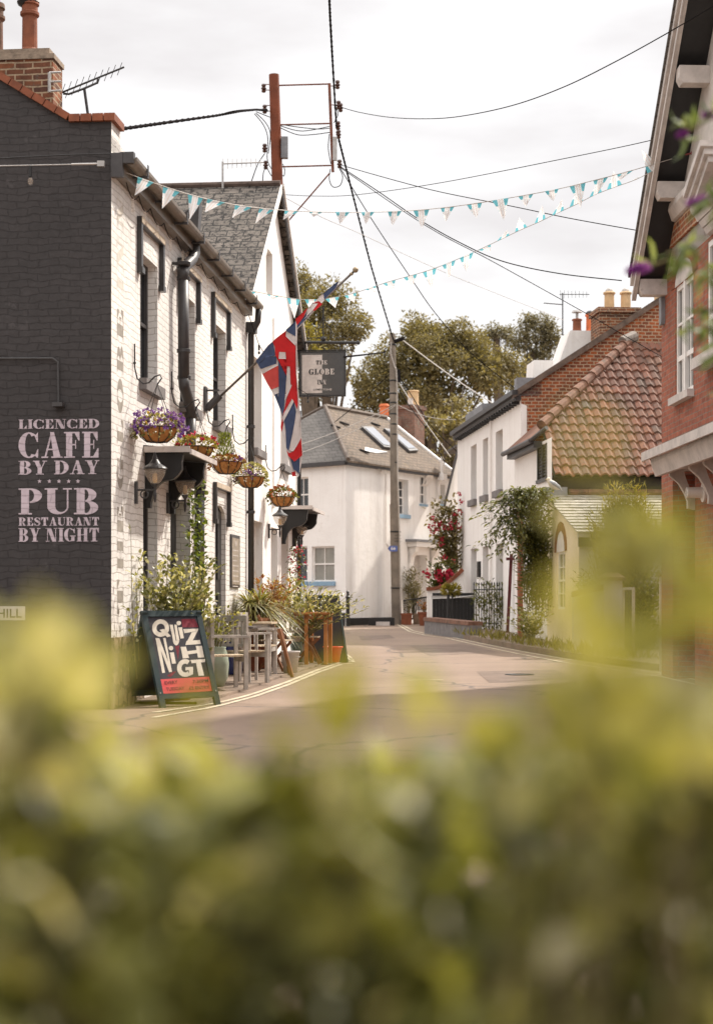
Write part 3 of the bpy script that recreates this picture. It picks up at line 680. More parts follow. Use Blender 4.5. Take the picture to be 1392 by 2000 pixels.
slab(mb,[cw,re_,RE,A]); mb.build('roof',SLATE2,far)
mb=MB(); slab(mb,[cw,A,A2,le]); slab(mb,[A,A2,A2+V((0,4,-1)),RE+V((-4,3,-2)),RE]); mb.build('roof',SLATE3,far)
mb=MB(); mb.tube([cw+V((0,0,.03)),A+V((0,0,.03))],.07,6); mb.build('hip_tiles',mat('lead_hip',(.13,.10,.08),.8,.3,6,.4,40),far)
mb=MB(); mb.tube([A+V((0,0,.04)),RE+V((0,0,.04))],.08,6); mb.tube([A+V((0,0,.04)),A2+V((0,0,.04))],.06,6); mb.build('ridge_tiles',mat('lead_hip',(.1,.1,.1)),far)
mb=MB(FR); pbox(mb,PR,-.1,LR+.1,EF-.13,EF-.0,-.15,-.002); mb.F=FL; pbox(mb,PL,-.1,LL,EF-.13,EF,-.15,-.002); mb.build('eaves_board',DGREY,far)
mb=MB(); mb.bar(re_+V((0,0,.03)),RE+V((0,0,.05)),.12,.07); mb.build('verge_board',WHITEP,far)
window(far,PR,FR,*HR[0][:4],.22,2,4,sill=(.07,.12),sillm=BLUEP); window(far,PR,FR,*HR[1][:4],.10,2,3,sill=(.05,.07),sillm=BLUEP); window(far,PR,FR,*HR[2][:4],.22,2,3,sill=(.05,.07),sillm=BLUEP)
w0=FR.M@V((.03,(HR[1][0]+HR[1][1])/2,HR[1][3]))
mb=MB(FR); hy0,hy1,hz=HR[1][0],HR[1][1],HR[1][3]
for a,b,c,d in ((hy0,hy1,0,.05),(hy0,hy1,.36,.41),(hy0,hy0+.05,0,.41),(hy1-.05,hy1,0,.41),((hy0+hy1)/2-.02,(hy0+hy1)/2+.02,0,.41)):
    mb.prism([(.02+.55*c*0+.02+ (.41-c)*.55,a,hz-.02-c*.8),(.04+(.41-c)*.55,b,hz-.02-c*.8),(.04+(.41-d)*.55,b,hz-.02-d*.8),(.04+(.41-d)*.55,a,hz-.02-d*.8)],(.02,0,.02))
mb.build('open_casement',WHITEP,far)
for k,(h,c,r_) in enumerate(((HL[0],2,2),(HL[1],2,2),(HL[2],1,2))): window(far,PL,FL,*h[:4],.10,c,r_,gm=GREYGLASS if k==1 else GLASS,sill=(.08,.13),sillm=BLUEP)
# door with flat hood
h=HR[3]; mb=MB(FR); pbox(mb,PR,h[0],h[1],h[2],h[3],.3,.35); d_=mb.build('door',OLDWHITE,far)
mb=MB(FR); pbox(mb,PR,h[0]+.0,h[0]+.12,h[2],h[3]-.3,.05,.3); mb.build('door_leaf',BLUEP,d_)
a=fr(791,1052);b=fr(850,1066)
mb=MB(FR); pbox(mb,PR,a[0],b[0],a[1]-.10,a[1]-.02,-.42,.0); mb.build('porch_top',LEAD,far)
mb=MB(FR); pbox(mb,PR,a[0]+.1,b[0]-.1,a[1]-.26,a[1]-.101,-.36,0); pbox(mb,PR,a[0]+.18,a[0]+.42,.4,a[1]-.265,-.08,.0); pbox(mb,PR,b[0]-.42,b[0]-.18,.4,a[1]-.265,-.08,0)
for q in (a[0]+.18,b[0]-.42):
    pts=[PR(q,a[1]-.27,0),PR(q,a[1]-.27,-.3),PR(q,a[1]-.42,-.26),PR(q,a[1]-.6,-.12),PR(q,a[1]-.8,-.085),PR(q,a[1]-.8,0)]; mb.prism(pts,(0,.24,0))
mb.build('porch_surround',WHITEP,far)
# skylights lying on the right slope
def onroof(px,py,off=.0):
    n=(V(RE)-V(cw)).cross(V(re_)-V(cw)).normalized(); n=-n if n.z<0 else n
    o=cw+n*off; r_=ray(px,py); t=(o-CAM).dot(n)/r_.dot(n); return CAM+r_*t,n
for pts,nm in ((((706,832),(728,833),(764,868),(764,874),(750,872)),0),(((750,836),(765,838),(817,879),(800,880)),1)):
    q=[onroof(*p,.10)[0] for p in pts]; n=onroof(700,850)[1]; mb=MB(); mb.prism(q,-n*.12); o=mb.build('skylight',DGREY,far)
    c=sum(q,V((0,0,0)))/len(q); mb=MB(); mb.prism([c+(p-c)*.82+n*.02 for p in q],-n*.015); mb.build('pane',mat('sky_reflecting_glass',(.55,.57,.6),.03,.03,3,0,0,.9,.8),o)
q=[onroof(*p,.03)[0] for p in ((713,873),(745,880),(757,882),(735,884),(712,880))]; mb=MB(); mb.prism(q,(0,0,-.02)); mb.build('roof_patch',mat('zinc_patch',(.5,.49,.48),.4,.1,4),far)
for px,py in ((655,832),(672,826),(733,828),(711,880)):
    p,n=onroof(px,py,.04); mb=MB(); mb.bar(p-V((.15,.1,-.02)),p+V((.15,.05,-.06)),.08,.05); mb.build('roof_vent',BLACK,far)
# chimney stack
mb=MB(FR); p=FR.I@at(804,830,59.5); mb.box(p.x-.5,p.x+.3,p.y-.35,p.y+.4,p.z-2,p.z+.7); mb.box(p.x-.56,p.x+.36,p.y-.41,p.y+.46,p.z+.55,p.z+.66); cst=mb.build('chimney',brick('old_chimney_brick',(.26,.13,.09),(.18,.10,.075),(.2,.15,.12),nvar=.4,blot=((.2,.17,.13),4,.55)),far)
mb=MB(FR); mb.lathe([(.22,0),(.2,.1),(.19,.5),(.22,.52),(.2,.56)],(p.x,p.y+.1,p.z+.7),14); mb.build('chimney_pot',BUFFPOT,far)
mb=MB(FR); mb.lathe([(.1,0),(.09,.22),(.12,.24)],(p.x+.1,p.y-.5+.2,p.z+.7),10); mb.build('chimney_pot',OLDWHITE,far)
p=FR.I@at(750,800,59); mb=MB(FR); mb.lathe([(.17,-.5),(.16,.2),(.19,.22),(.15,.3)],(p.x,p.y,p.z-.1),12); mb.build('chimney_pot',mat('orange_pot',(.6,.16,.06),.8,.2,5),far)
mb=MB(FR); mb.box(p.x-.6,p.x+.5,p.y-.2,p.y+.4,p.z-2.2,p.z-.25); mb.build('chimney',MC['old_chimney_brick'],far)
# downpipe, cables on the wall, floodlights
yy=fr(852,930)[0]; mb=MB(FR); mb.tube([(.2,yy,EF+.55),(.2,yy,EF-.1),(.08,yy,EF-.4),(.08,yy,.5)],.05,8); mb.box(.1,.34,yy-.12,yy+.12,EF-.25,EF-.02); mb.build('downpipe',WHITEP,far)
yy=fr(741,916); mb=MB(FR); 
for k in range(3): mb.ball((.08,yy[0]-.18+.18*k,yy[1]-.05*(k%2)),.06,8); mb.tube([(0,yy[0]-.18+.18*k,yy[1]+.15),(.07,yy[0]-.18+.18*k,yy[1])],.012,5)
mb.build('cable_anchor',WHITEP,far)
q=[fr(*p) for p in ((752,925),(752,1060),(762,1072))]; mb=MB(FR); mb.tube([(.02,a_,b_) for a_,b_ in q],.012,5); mb.build('wall_cable',OLDWHITE,far)
# neighbour behind with steep dark verge
nb=Fr(at(900,1000,51.5),.09); bn=thing('rear_house','narrow white house end with steep dark verge behind the roses','house',nb)
mb=MB(nb); 
p0=nb.pix(866,985,y=.5);p1=nb.pix(897,868,y=.5)
mb.poly([(p0.x,.5,0),(p0.x,.5,p0.z),(p1.x,.5,p1.z),(3,.5,p1.z),(3,.5,0)]); mb.build('wall',WHITEREND,bn)
mb=MB(nb); mb.bar((p0.x-.0,.42,p0.z-.1),(p1.x-.0,.42,p1.z+.1),.08,.07,up=(0,0,1)); mb.build('verge',DGREY,bn)
mb=MB(nb); mb.prism([(p1.x,.52,p1.z),(3,.52,p1.z),(3,4,p1.z),(p1.x,4,p1.z)],(0,0,.06)); mb.build('roof',SLATE3,bn)
# ---- white house right of the bend with brick end gable
WF=Fr((at(1017,1000,39.6).x,39.6,0),.0922)
PWt=lambda a,b,d: V((d,a,b))
wh=thing('house','white two storey house with brick end gable and three deep window openings','house',WF)
def wl(px,py): q=WF.pix(px,py,x=0); return q.y,q.z
YF=wl(893,1000)[0]; EW=WF.pix(1015,783,x=0).z
def hw(x0,x1,yt,yb,dep=.3):
    a=wl(x0,yt)[0];b=wl(x1,yt)[0]; A=sorted((a,b)); return (A[0],A[1],wl(x0,yb)[1],wl(x0,yt)[1],dep)
U=[hw(919,930,866,981),hw(942.5,952.5,852,970),hw(967.5,981,836,959)]
zt=U[1][3]; U=[(a,b,U[1][2],zt-.1,d) for a,b,_,_,d in U]
Lw=[hw(919,930,1075,1180),hw(942,953,1068,1180),hw(968,982,1063,1200)]; Lw=[(a,b,.7,Lw[1][3],d) for a,b,_,_,d in Lw]
mb=MB(WF); wall_holes(mb,PWt,0,YF,0,EW,U+Lw,.3); mb.poly([(0,YF,0),(6,YF,0),(6,YF,EW),(3.6,YF,EW+2.3),(0,YF,EW)]); mb.build('wall',WHITEREND,wh)
for h in U: window(wh,PWt,WF,*h[:4],.27,2,3,sill=(.1,.17),sillm=SILL)
for h in Lw: window(wh,PWt,WF,*h[:4],.27,2,3)
g0=WF.pix(1017,768,y=0); g1=WF.pix(1291,590,y=0)
mb=MB(WF); sl=(g1.z-g0.z)/(g1.x-g0.x); rx=4.4; rzz=g0.z+sl*(rx-g0.x)
mb.poly([(0,0,0),(0,0,g0.z),(rx,0,rzz),(9,0,rzz-sl*(9-rx)),(9,0,0)]); mb.build('gable_wall',REDBRICK2,wh)
mb=MB(WF); mb.poly([(0,-.004,0),(.14,-.004,0),(.14,-.004,g0.z-.3),(0,-.004,g0.z-.25)]); mb.build('gable_return',WHITEREND,wh)
mb=MB(WF)
for a,b in (((-.2,g0.z-sl*.2),(rx,rzz)),):
    mb.prism([(a[0],-.1,a[1]),(b[0],-.1,b[1]),(b[0],-.1,b[1]+.16),(a[0],-.1,a[1]+.16)],(0,.25,0))
mb.build('verge_coping',mat('weathered_coping',(.12,.085,.065),.9,.45,5,.6,40,dirt=((.28,.25,.21),7,.62)),wh)
mb=MB(WF); mb.prism([(-.15,.16,g0.z-.12),(rx,.16,rzz+.05),(rx,YF,rzz+.05),(-.15,YF,g0.z-.12)],(0,0,-.06)); mb.prism([(rx,.16,rzz+.05),(9,.16,rzz-2.9),(9,YF,rzz-2.9),(rx,YF,rzz+.05)],(0,0,-.06)); mb.build('roof',SLATE3,wh)
# lead parapet gutter along the eaves
mb=MB(WF); mb.box(-.14,-.0,.0,YF,EW-.0,EW+.16); mb.box(-.24,-.1,-.1,YF,EW+.12,EW+.24); mb.build('eaves_gutter',DGREY,wh)
mb=MB(WF); 
for i in range(26): mb.box(-.2,-.0,.2+i*.36,.2+i*.36+.06,EW-.08,EW-.01)
mb.build('eaves_bracket',BLACK,wh)
mb=MB(WF)
a=WF.pix(905,835,x=0);b=WF.pix(938,820,x=0); mb.box(.05,.6,b.y,a.y,EW+.2,EW+.62)
a=WF.pix(993,770,x=0); mb.box(-.1,.5,-.0,.35,EW+.1,EW+.55); mb.build('lead_box',LEAD,wh)
mb=MB(WF); a=wl(937,1112); pbox(mb,PWt,a[0]-.14,a[0]+.14,a[1]-.22,a[1]+.22,-.07,0); mb.build('wall_lantern',BLACK,wh)
# downpipes
for px in (961,):
    y=wl(px,1000)[0]; mb=MB(WF); mb.tube([(-.05,y,.4),(-.05,y,EW)],.03,6); mb.build('downpipe',WHITEP,wh)
# chimneys on that roof
def wbox(mb,px0,px1,py0,py1,y,dy,tap=0):
    a=WF.pix(px0,py1,y=y);b=WF.pix(px1,py0,y=y)
    mb.add([(a.x,y,a.z),(b.x,y,a.z),(b.x,y+dy,a.z),(a.x,y+dy,a.z),(a.x+tap,y+.02,b.z),(b.x,y+.02,b.z),(b.x,y+dy,b.z),(a.x+tap,y+dy,b.z)],[(0,3,2,1),(4,5,6,7),(0,1,5,4),(1,2,6,5),(2,3,7,6),(3,0,4,7)]); return a,b
mb=MB(WF); wbox(mb,1087,1170,646,720,3.2,1.2,.36); wbox(mb,1165,1172,604,720,3.0,.6); mb.build('chimney',WHITEREND,wh)
mb=MB(WF); wbox(mb,1039,1120,704,760,4.2,1.0,.05); mb.build('chimney',WHITEREND,wh)
mb=MB(WF); wbox(mb,1171,1250,607,720,2.0,1.0); wbox(mb,1168,1252,600,609,1.95,1.1); mb.build('chimney',CHIMBRICK,wh)
def pot(px,py0,py1,rpx,y,m,cap=None):
    a=WF.pix(px,py1,y=y);b=WF.pix(px,py0,y=y); r_=rpx*(39.6+y)/3200; h=b.z-a.z; o=MB(WF)
    o.lathe([(r_,0),(r_*.95,h*.1),(r_*.92,h*.82),(r_*1.15,h*.86),(r_*1.15,h*.95),(r_*.9,h)],(a.x,y,a.z),14); q=o.build('chimney_pot',m,wh)
    if cap=='mush':
        o=MB(WF); o.lathe([(r_*.3,0),(r_*.3,.16),(r_*1.2,.17),(r_*1.0,.22),(0,.24)],(a.x,y,b.z),12); o.build('cowl',STEEL,q)
    if cap=='hood':
        o=MB(WF); o.ball((a.x,y,b.z),r_*1.05,12,(1,1,.7)); o.build('cowl',BLACK,q)
    if cap=='dome':
        o=MB(WF); o.ball((a.x,y,b.z),r_*.8,12,(1,1,.9)); o.build('cowl',PCABLE,q)
pot(1126,623,646,9,3.7,TERRA,'mush'); pot(1152,613,646,9,3.8,mat('orange_pot',(.6,.16,.06)),'hood'); pot(1189,570,602,10.5,2.5,BUFFPOT,'dome'); pot(1221,570,602,10.5,2.5,BUFFPOT,'dome'); pot(1283,565,610,7,2.5,BUFFPOT)
# ---- pantiled cottage
PC=Fr((at(1077,1000,35.3).x,35.3,0),.0922)
pc=thing('pantile_cottage','low cottage with mossy red pantile roof against the brick gable','house',PC)
ze=PC.pix(1180,930,y=-.2).z; SLP=.92
# front slope as real waving tiles
LWD=4.9; tw=.205; th=.30
mb=MB(PC); ridge_y=3.6; 
def hipx(y): # left limit of the front slope
    q=1.05
    return -.0+ (0 if y<q else (y-q)*1.04)
rows=int((ridge_y+.25)/ (th*.735))
for r_i in range(rows):
    y0=-.25+r_i*th*.735; y1=y0+th*.735+.03
    ncol=int(LWD/tw); 
    for c_i in range(-1,ncol):
        xs=.02+c_i*tw+random.uniform(-.006,.006); 
        if xs<hipx((y0+y1)/2)-.12: continue
        jz=random.uniform(-.006,.008); jy=random.uniform(-.012,.012); tl=random.uniform(-.01,.01)
        K=7; vs=[]
        for k in range(K+1):
            u=k/K; prof=.024*math.sin(2*PI*(u-.08))+.009*math.cos(4*PI*u)
            x=xs+u*(tw+.012)
            for (yy_,lift) in ((y0+jy,.050),(y1,.0)):
                vs.append((x,yy_,ze+(yy_+.25)*SLP+prof+lift+jz+tl*u))
        b0=len(vs)
        for k in range(K+1):
            x,yy_,z_=vs[2*k]; vs.append((x,yy_+.004,z_-.035))
        mb.add(vs,[(2*k,2*k+2,2*k+3,2*k+1) for k in range(K)]+[(b0+k,b0+k+1,2*k+2,2*k) for k in range(K)])
def tilem():
    m,t,b=nodes('clay_tiles'); gq=nd(t,'ShaderNodeNewGeometry'); c=ramp(t,gq.outputs['Random Per Island'],[(0,(.075,.034,.02)),(.3,(.125,.046,.024)),(.6,(.16,.054,.026)),(.8,(.105,.052,.034)),(.92,(.19,.066,.027)),(1,(.08,.054,.04))])
    f=noi(t,14,6,.75); c=mixc(t,ramp(t,f,[(.5,(0,0,0)),(.62,(.8,.8,.8))]),c,(.085,.062,.048)); f=noi(t,5,7,.75); c=mixc(t,ramp(t,f,[(.6,(0,0,0)),(.72,(.5,.5,.5))]),c,(.15,.085,.05))
    t.links.new(c,b.inputs['Base Color']); b.inputs['Roughness'].default_value=.85; bump(t,b,f,.4,.01); return m
CLAY=tilem()
rf=mb.build('roof',CLAY,pc,smooth=False)
mb=MB(PC); mb.poly([(0,-.2,ze-.03),(LWD,-.2,ze-.03),(LWD,ridge_y,ze+(ridge_y+.25)*SLP-.08),(hipx(ridge_y),ridge_y,ze+(ridge_y+.25)*SLP-.08),(0,1.05,ze+1.3*SLP-.08)]); mb.build('roof_underlay',BLACK,pc)
# left slope + hip
zl=ze+1.3*SLP
mb=MB(PC); mb.prism([(-.25,1.0,zl-.3),(-.25,4.4,zl-.3),(2.75,4.4,zl+2.35),(2.65,3.6,zl+2.3),(0,1.05,zl-.03)],(0,0,-.05)); mb.build('side_roof',PANTILE,pc)
mb=MB(PC); a=V((-.02,1.0,zl+.0)); b=V((2.68,3.62,ze+(3.62+.25)*SLP+.02)); n=11
for i in range(n):
    p=a.lerp(b,i/n); q=a.lerp(b,(i+1.03)/n); mb.tube([p+V((0,0,.015)),q+V((0,0,-.005))],[.125,.105],10)
mb.build('hip_tiles',TERRA2,pc)
mb=MB(PC); mb.tube([b+V((-.25,-.2,-.1)),b+V((.1,.05,.06))],[.12,.14],10); mb.build('lead_finial',mat('lichened_lead',(.20,.17,.145),.8,.4,12,.5,50),pc)
# walls
mb=MB(PC)
lv=PC.pix(1050,870,x=0),PC.pix(1067,935,x=0)
hv=(lv[1].y+.0,lv[0].y,PC.pix(1060,935,x=0).z,PC.pix(1060,868,x=0).z,.08)
wall_holes(mb,PWt,0,4.25,0,zl-.35,[hv],.08); mb.poly([(0,0,0),(LWD,0,0),(LWD,0,ze+.0),(0,0,ze)]); mb.build('wall',WHITEREND,pc)
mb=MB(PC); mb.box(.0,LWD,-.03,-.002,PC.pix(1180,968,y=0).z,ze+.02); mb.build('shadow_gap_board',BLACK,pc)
# louvre
mb=MB(PC); y0,y1,z0,z1,_=hv
for i in range(11):
    z=z0+(z1-z0)*(i+.5)/11; mb.prism([(.0,y0,z-.03),(.015,y0,z-.03),(.06,y0,z+.03),(.045,y0,z+.03)],(0,y1-y0,0))
mb.box(-.015,.01,(y0+y1)/2-.02,(y0+y1)/2+.02,z0,z1); mb.box(-.02,.02,y0-.04,y0+.02,z0,z1); mb.box(-.02,.02,y1-.02,y1+.04,z0,z1); mb.box(-.04,.02,y0-.08,y1+.08,z0-.08,z0-.001)
mb.build('louvre',DGREY,pc); mb=MB(PC); mb.box(.065,.075,y0,y1,z0,z1); mb.build('louvre_back',BLACK,pc)
mb=MB(PC); mb.box(-.2,-.002,1.0,4.2,zl-.48,zl-.33); mb.tube([(-.28,.9,zl-.34),(-.28,4.3,zl-.34)],.06,8); mb.tube([(-.02,.45,zl-.1),(-.28,.92,zl-.33)],.05,8); mb.build('gutter',DGREY,pc)
# ---- slated lean-to with cream side wall
LF=Fr((at(1130,1000,32).x,32,0),.073)
lt=thing('lean_to','slate roofed lean to with cream side wall and arched window','building',LF)
zf=LF.pix(1130,1040,y=0).z; zb=3.42; LD=3.3; Wd=5
gy=gz(33)
aw0=LF.pix(1103,1100,x=0).y; aw1=LF.pix(1087,1100,x=0).y; awz0=LF.pix(1095,1190,x=0).z; awz1=LF.pix(1095,1078,x=0).z
hs=[(aw0,aw1,awz0,awz1,.08)]
mb=MB(LF); wall_holes(mb,PWt,0,LD,0,zf,hs,.1); mb.poly([(0,0,zf),(0,LD,zf),(0,LD,zb)]); mb.build('side_wall',CREAMREND,lt)
mb=MB(LF); mb.poly([(0,0,0),(Wd,0,0),(Wd,0,zf),(0,0,zf)]); mb.build('front_wall',GREYREND,lt)
window(lt,PWt,LF,*hs[0][:4],.06,2,4,fm=WHITEP)
n=8; cy=(aw0+aw1)/2; rr=(aw1-aw0)/2
for r0,r1,m_,nm,dd in ((.0,rr,WHITEP,'arch_panel',-.012),(rr+.02,rr+.20,TERRA,'brick_arch',-.02)):
    mb=MB(LF)
    for i in range(n):
        a0,a1=PI*i/n,PI*(i+.93)/n
        pts=[(dd,cy+r0*math.cos(a0),awz1+r0*1.0*math.sin(a0)+.0),(dd,cy+r1*math.cos(a0),awz1+r1*math.sin(a0)),(dd,cy+r1*math.cos(a1),awz1+r1*math.sin(a1)),(dd,cy+r0*math.cos(a1),awz1+r0*math.sin(a1))]
        mb.prism(pts,(-dd-.001,0,0))
    mb.build(nm,m_,lt)
mb=MB(LF); nr=13; sw=(zb-zf)/LD
for i in range(nr):
    y0=-.15+(LD+.15)*i/nr; y1=y0+(LD+.15)/nr+.02; x=-.06+.004*(i%2)
    while x<Wd:
        w_=random.uniform(.22,.34); j=random.uniform(0,.006)
        mb.prism([(x,y0+random.uniform(-.01,.01),zf+y0*sw+.055+j),(x+w_-.006,y0,zf+y0*sw+.055+j),(x+w_-.006,y1,zf+y1*sw+.03),(x,y1,zf+y1*sw+.03)],(0,0,-.022)); x+=w_
mb.build('roof',mat('pale_lichened_slate',(.36,.33,.28),.75,.35,5,.5,50,dirt=((.16,.14,.11),6,.56)),lt)
mb=MB(LF); mb.poly([(-.02,-.1,zf+.0),(Wd,-.1,zf),(Wd,LD,zb-.02),(-.02,LD,zb-.02)]); mb.build('roof_underlay',BLACK,lt)
mb=MB(LF); x=.45
while x<Wd: mb.tube([(x,LD-.05,zb+.08),(x+.42,LD-.05,zb+.08)],[.075,.07],8); x+=.43
mb.build('ridge_tiles',TERRA2,lt)
mb=MB(LF); mb.box(-.12,.40,LD-.2,LD,zb-.02,zb+.18); mb.build('lead_flashing',LEAD,lt)
mb=MB(LF); mb.box(-.05,Wd,-.2,-.09,zf-.10,zf-.02); mb.build('gutter',STEEL,lt); mb=MB(LF); mb.box(-.02,Wd,-.085,-.003,zf-.28,zf-.01); mb.build('fascia',DGREY,lt)
# ---- near red brick house on the right
RF=Fr((at(1291,1000,24.5).x,24.5,0),.03)
rh=thing('brick_house','red brick house with deep white bargeboard and rendered upper gable','house',RF)
def rl(px,py,x=0): q=RF.pix(px,py,x=x); return q.y,q.z
a0=rl(1353,600)[0];a1=rl(1318,600)[0]; zc0=rl(1335,770)[1]; zc1=rl(1335,548)[1]
b1_=rl(1381,600)[0]; HZ=[(a0,a1,zc0,zc1,.08),(b1_-1.3,b1_,rl(1385,700)[1],rl(1385,470)[1],.06)]
dz=rl(1340,905)[1]; DH=(rl(1356,1000)[0],rl(1313,1000)[0],0,dz-.1,.9)
zband=rl(1320,420)[1]
mb=MB(RF); wall_holes(mb,PWt,-11,0,0,zband,HZ+[DH],.08); mb.poly([(0,0,0),(8,0,0),(8,0,6),(0,0,6)]); mb.build('wall',REDBRICK,rh)
mb=MB(RF); bp0=RF.pix(1240,572,x=-.42); bp1=RF.pix(1338,0,x=-.42); tl=(bp1.z-bp0.z)/(bp1.y-bp0.y)
yap=-5.6; 
def zg(y): return bp0.z+tl*(y-bp0.y)
mb.poly([(0.0,0,zband),(0,0,zg(0)+.35),(0,yap,zg(yap)+.3),(0,-11,zg(0)+.35),(0,-11,zband)]); mb.build('gable_render',mat('rough_pebbledash',(.60,.55,.50),.9,.12,4,.9,30,dirt=((.4,.35,.3),2.5,.6)),rh)
mb=MB(RF); mb.prism([(0,-11,zband-.12),(-.08,-11,zband-.10),(-.16,-11,zband+.02),(-.16,-11,zband+.10),(0,-11,zband+.13)],(0,11.0,0)); mb.build('string_course',OLDWHITE,rh)
mb=MB(RF); mb.box(-.04,0,-11,-.0,zband-.42,zband-.125); mb.build('brick_course',REDBRICK2,rh)
# arched red head over the small window
mb=MB(RF); cy=(a0+a1)/2; rr=(a1-a0)/2; n=12
for i in range(n):
    t0,t1=PI*i/n,PI*(i+.9)/n; f=lambda r_,t:(-.012,cy+r_*math.cos(t),zc1+r_*.55*math.sin(t)); mb.prism([f(rr,t0),f(rr+.24,t0),f(rr+.24,t1),f(rr,t1)],(.013,0,0))
mb.build('window_arch',TERRA,rh)
mb=MB(RF)
pts=[(-.008,cy+rr*math.cos(PI*i/n),zc1+rr*.55*math.sin(PI*i/n)) for i in range(n+1)]; mb.prism(pts,(.009,0,0)); mb.build('arch_panel',OLDWHITE,rh)
window(rh,PWt,RF,*HZ[0][:4],.05,4,3,fm=WHITEP,fw=.07,bar=.035,sill=(.10,.10),sillm=OLDWHITE)
mb=MB(RF); ym=(a0+a1)/2; mb.box(-.0,.06,ym-.05,ym+.05,zc0+.03,zc1); mb.build('mullion',WHITEP,rh)
window(rh,PWt,RF,*HZ[1][:4],.04,3,3,fm=WHITEP,fw=.08,bar=.035,sill=(.22,.14),sillm=OLDWHITE)
# pedimented hood over the second window
mb=MB(RF); z2=HZ[1][3]; y2=HZ[1][1]-.15
for k in range(4): 
    mb.prism([(0,y2-k*.02,z2+.05+k*.09),(-.08-k*.05,y2+.04*k-.1,z2+.05+k*.09),(-.12-k*.05,y2+.04*k-.1,z2+.125+k*.09),(0,y2-k*.02,z2+.125+k*.09)],(0,-1.8,0))
for k in range(3): mb.bar((-.12-.05*k,y2+.15,z2+.42+.1*k),(-.12-.05*k,y2-.8,z2+.85+.1*k),.22,.09)
mb.build('window_pediment',OLDWHITE,rh)
# bargeboard, soffit, purlin ends
ylow=bp0.y
def bgb(x0,x1,o0,o1):
    mb=MB(RF); mb.prism([(x0,ylow,zg(ylow)+o0),(x0,yap,zg(yap)+o0),(x0,yap,zg(yap)+o1),(x0,ylow,zg(ylow)+o1)],(x1-x0,0,0)); return mb
m1=bgb(-.45,-.41,-.12,.20); m1.v+=bgb(-.50,-.451,.10,.22).v; m1.f+=[tuple(i+8 for i in f) for f in m1.f[:6]]; m1.m+=[0]*6
k8=bgb(-.475,-.452,-.12,-.04); b_=len(m1.v); m1.v+=k8.v; m1.f+=[tuple(i+b_ for i in f) for f in k8.f]; m1.m+=[0]*6
m1.build('bargeboard',OLDWHITE,rh)
bgb(-.53,8,.225,.27).build('roof',SLATE3,rh)
bgb(-.409,-.002,-.02,.05).build('soffit',BLACK,rh)
mb=MB(RF)
for px0,py in ((1322,155),(1280,378),(1246,566)):
    q=RF.pix(px0,py,x=-.38); mb.prism([(-.40,q.y,q.z-.03),(-.36,q.y,q.z-.11),(0.0,q.y,q.z-.11),(0,q.y,q.z+.12),(-.40,q.y,q.z+.12)],(0,-.22,0))
mb.build('purlin_end',OLDWHITE,rh)
# porch canopy
c0=RF.pix(1257,893,x=-.62); c1=c0.y-6
mb=MB(RF); mb.prism([(-.62,c0.y,c0.z-.03),(-.62,c0.y,c0.z+.05),(0,c0.y,c0.z+.32),(0,c0.y,c0.z+.25)],(0,-6,0)); mb.build('porch_roof',LEAD,rh)
mb=MB(RF); mb.box(-.66,-.621,c1,c0.y+.01,c0.z-.06,c0.z+.06); mb.prism([(-.56,c0.y-.15,c0.z-.10),(-.50,c0.y-.15,c0.z-.28),(-.44,c0.y-.15,c0.z-.28),(-.44,c0.y-.15,c0.z-.06),(-.56,c0.y-.15,c0.z-.04)],(0,-5.8,0)); mb.box(-.44,0,c1,c0.y-.15,c0.z-.2,c0.z-.14); mb.build('porch_fascia',OLDWHITE,rh)
for px in (1296,1350,1378,1400):
    y=rl(px,900,x=-.3)[0]; y=min(y,c0.y-.3); z=c0.z-.29; mb=MB(RF)
    pts=[(-.16,y,z+.08),(-.36,y,z+.08),(-.34,y,z+.0),(-.22,y,z-.10),(-.14,y,z-.24),(-.10,y,z-.34),(-.10,y,z-.44),(0,y,z-.46),(0,y,z-.3),(-.06,y,z-.2),(-.12,y,z-.05)]
    mb.prism(pts,(0,-.09,0)); mb.build('bracket',OLDWHITE,rh)
# porch interior
mb=MB(RF); mb.box(.9,.92,DH[0]-.3,DH[1]+.3,0,3.3); mb.build('porch_back',mat('dark_varnished_door',(.12,.05,.03),.5,.3,5),rh)
q=RF.pix(1375,962,x=0); mb=MB(RF); mb.lathe([(.0,-.001),(.13,-.001),(.13,-.03),(.075,-.04),(.07,-.24),(.06,-.25),(.06,-.2),(0,-.2)],(0,q.y,q.z),16,ax='x'); mb.build('flue',WHITEP,rh)
# downpipe-like cable bracket and fittings at the corner
mb=MB(RF); q=RF.pix(1291,600,x=-.05); mb.box(-.06,.0,-.25,-.1,q.z-.25,q.z+.15); mb.build('meter_box',LEAD,rh)
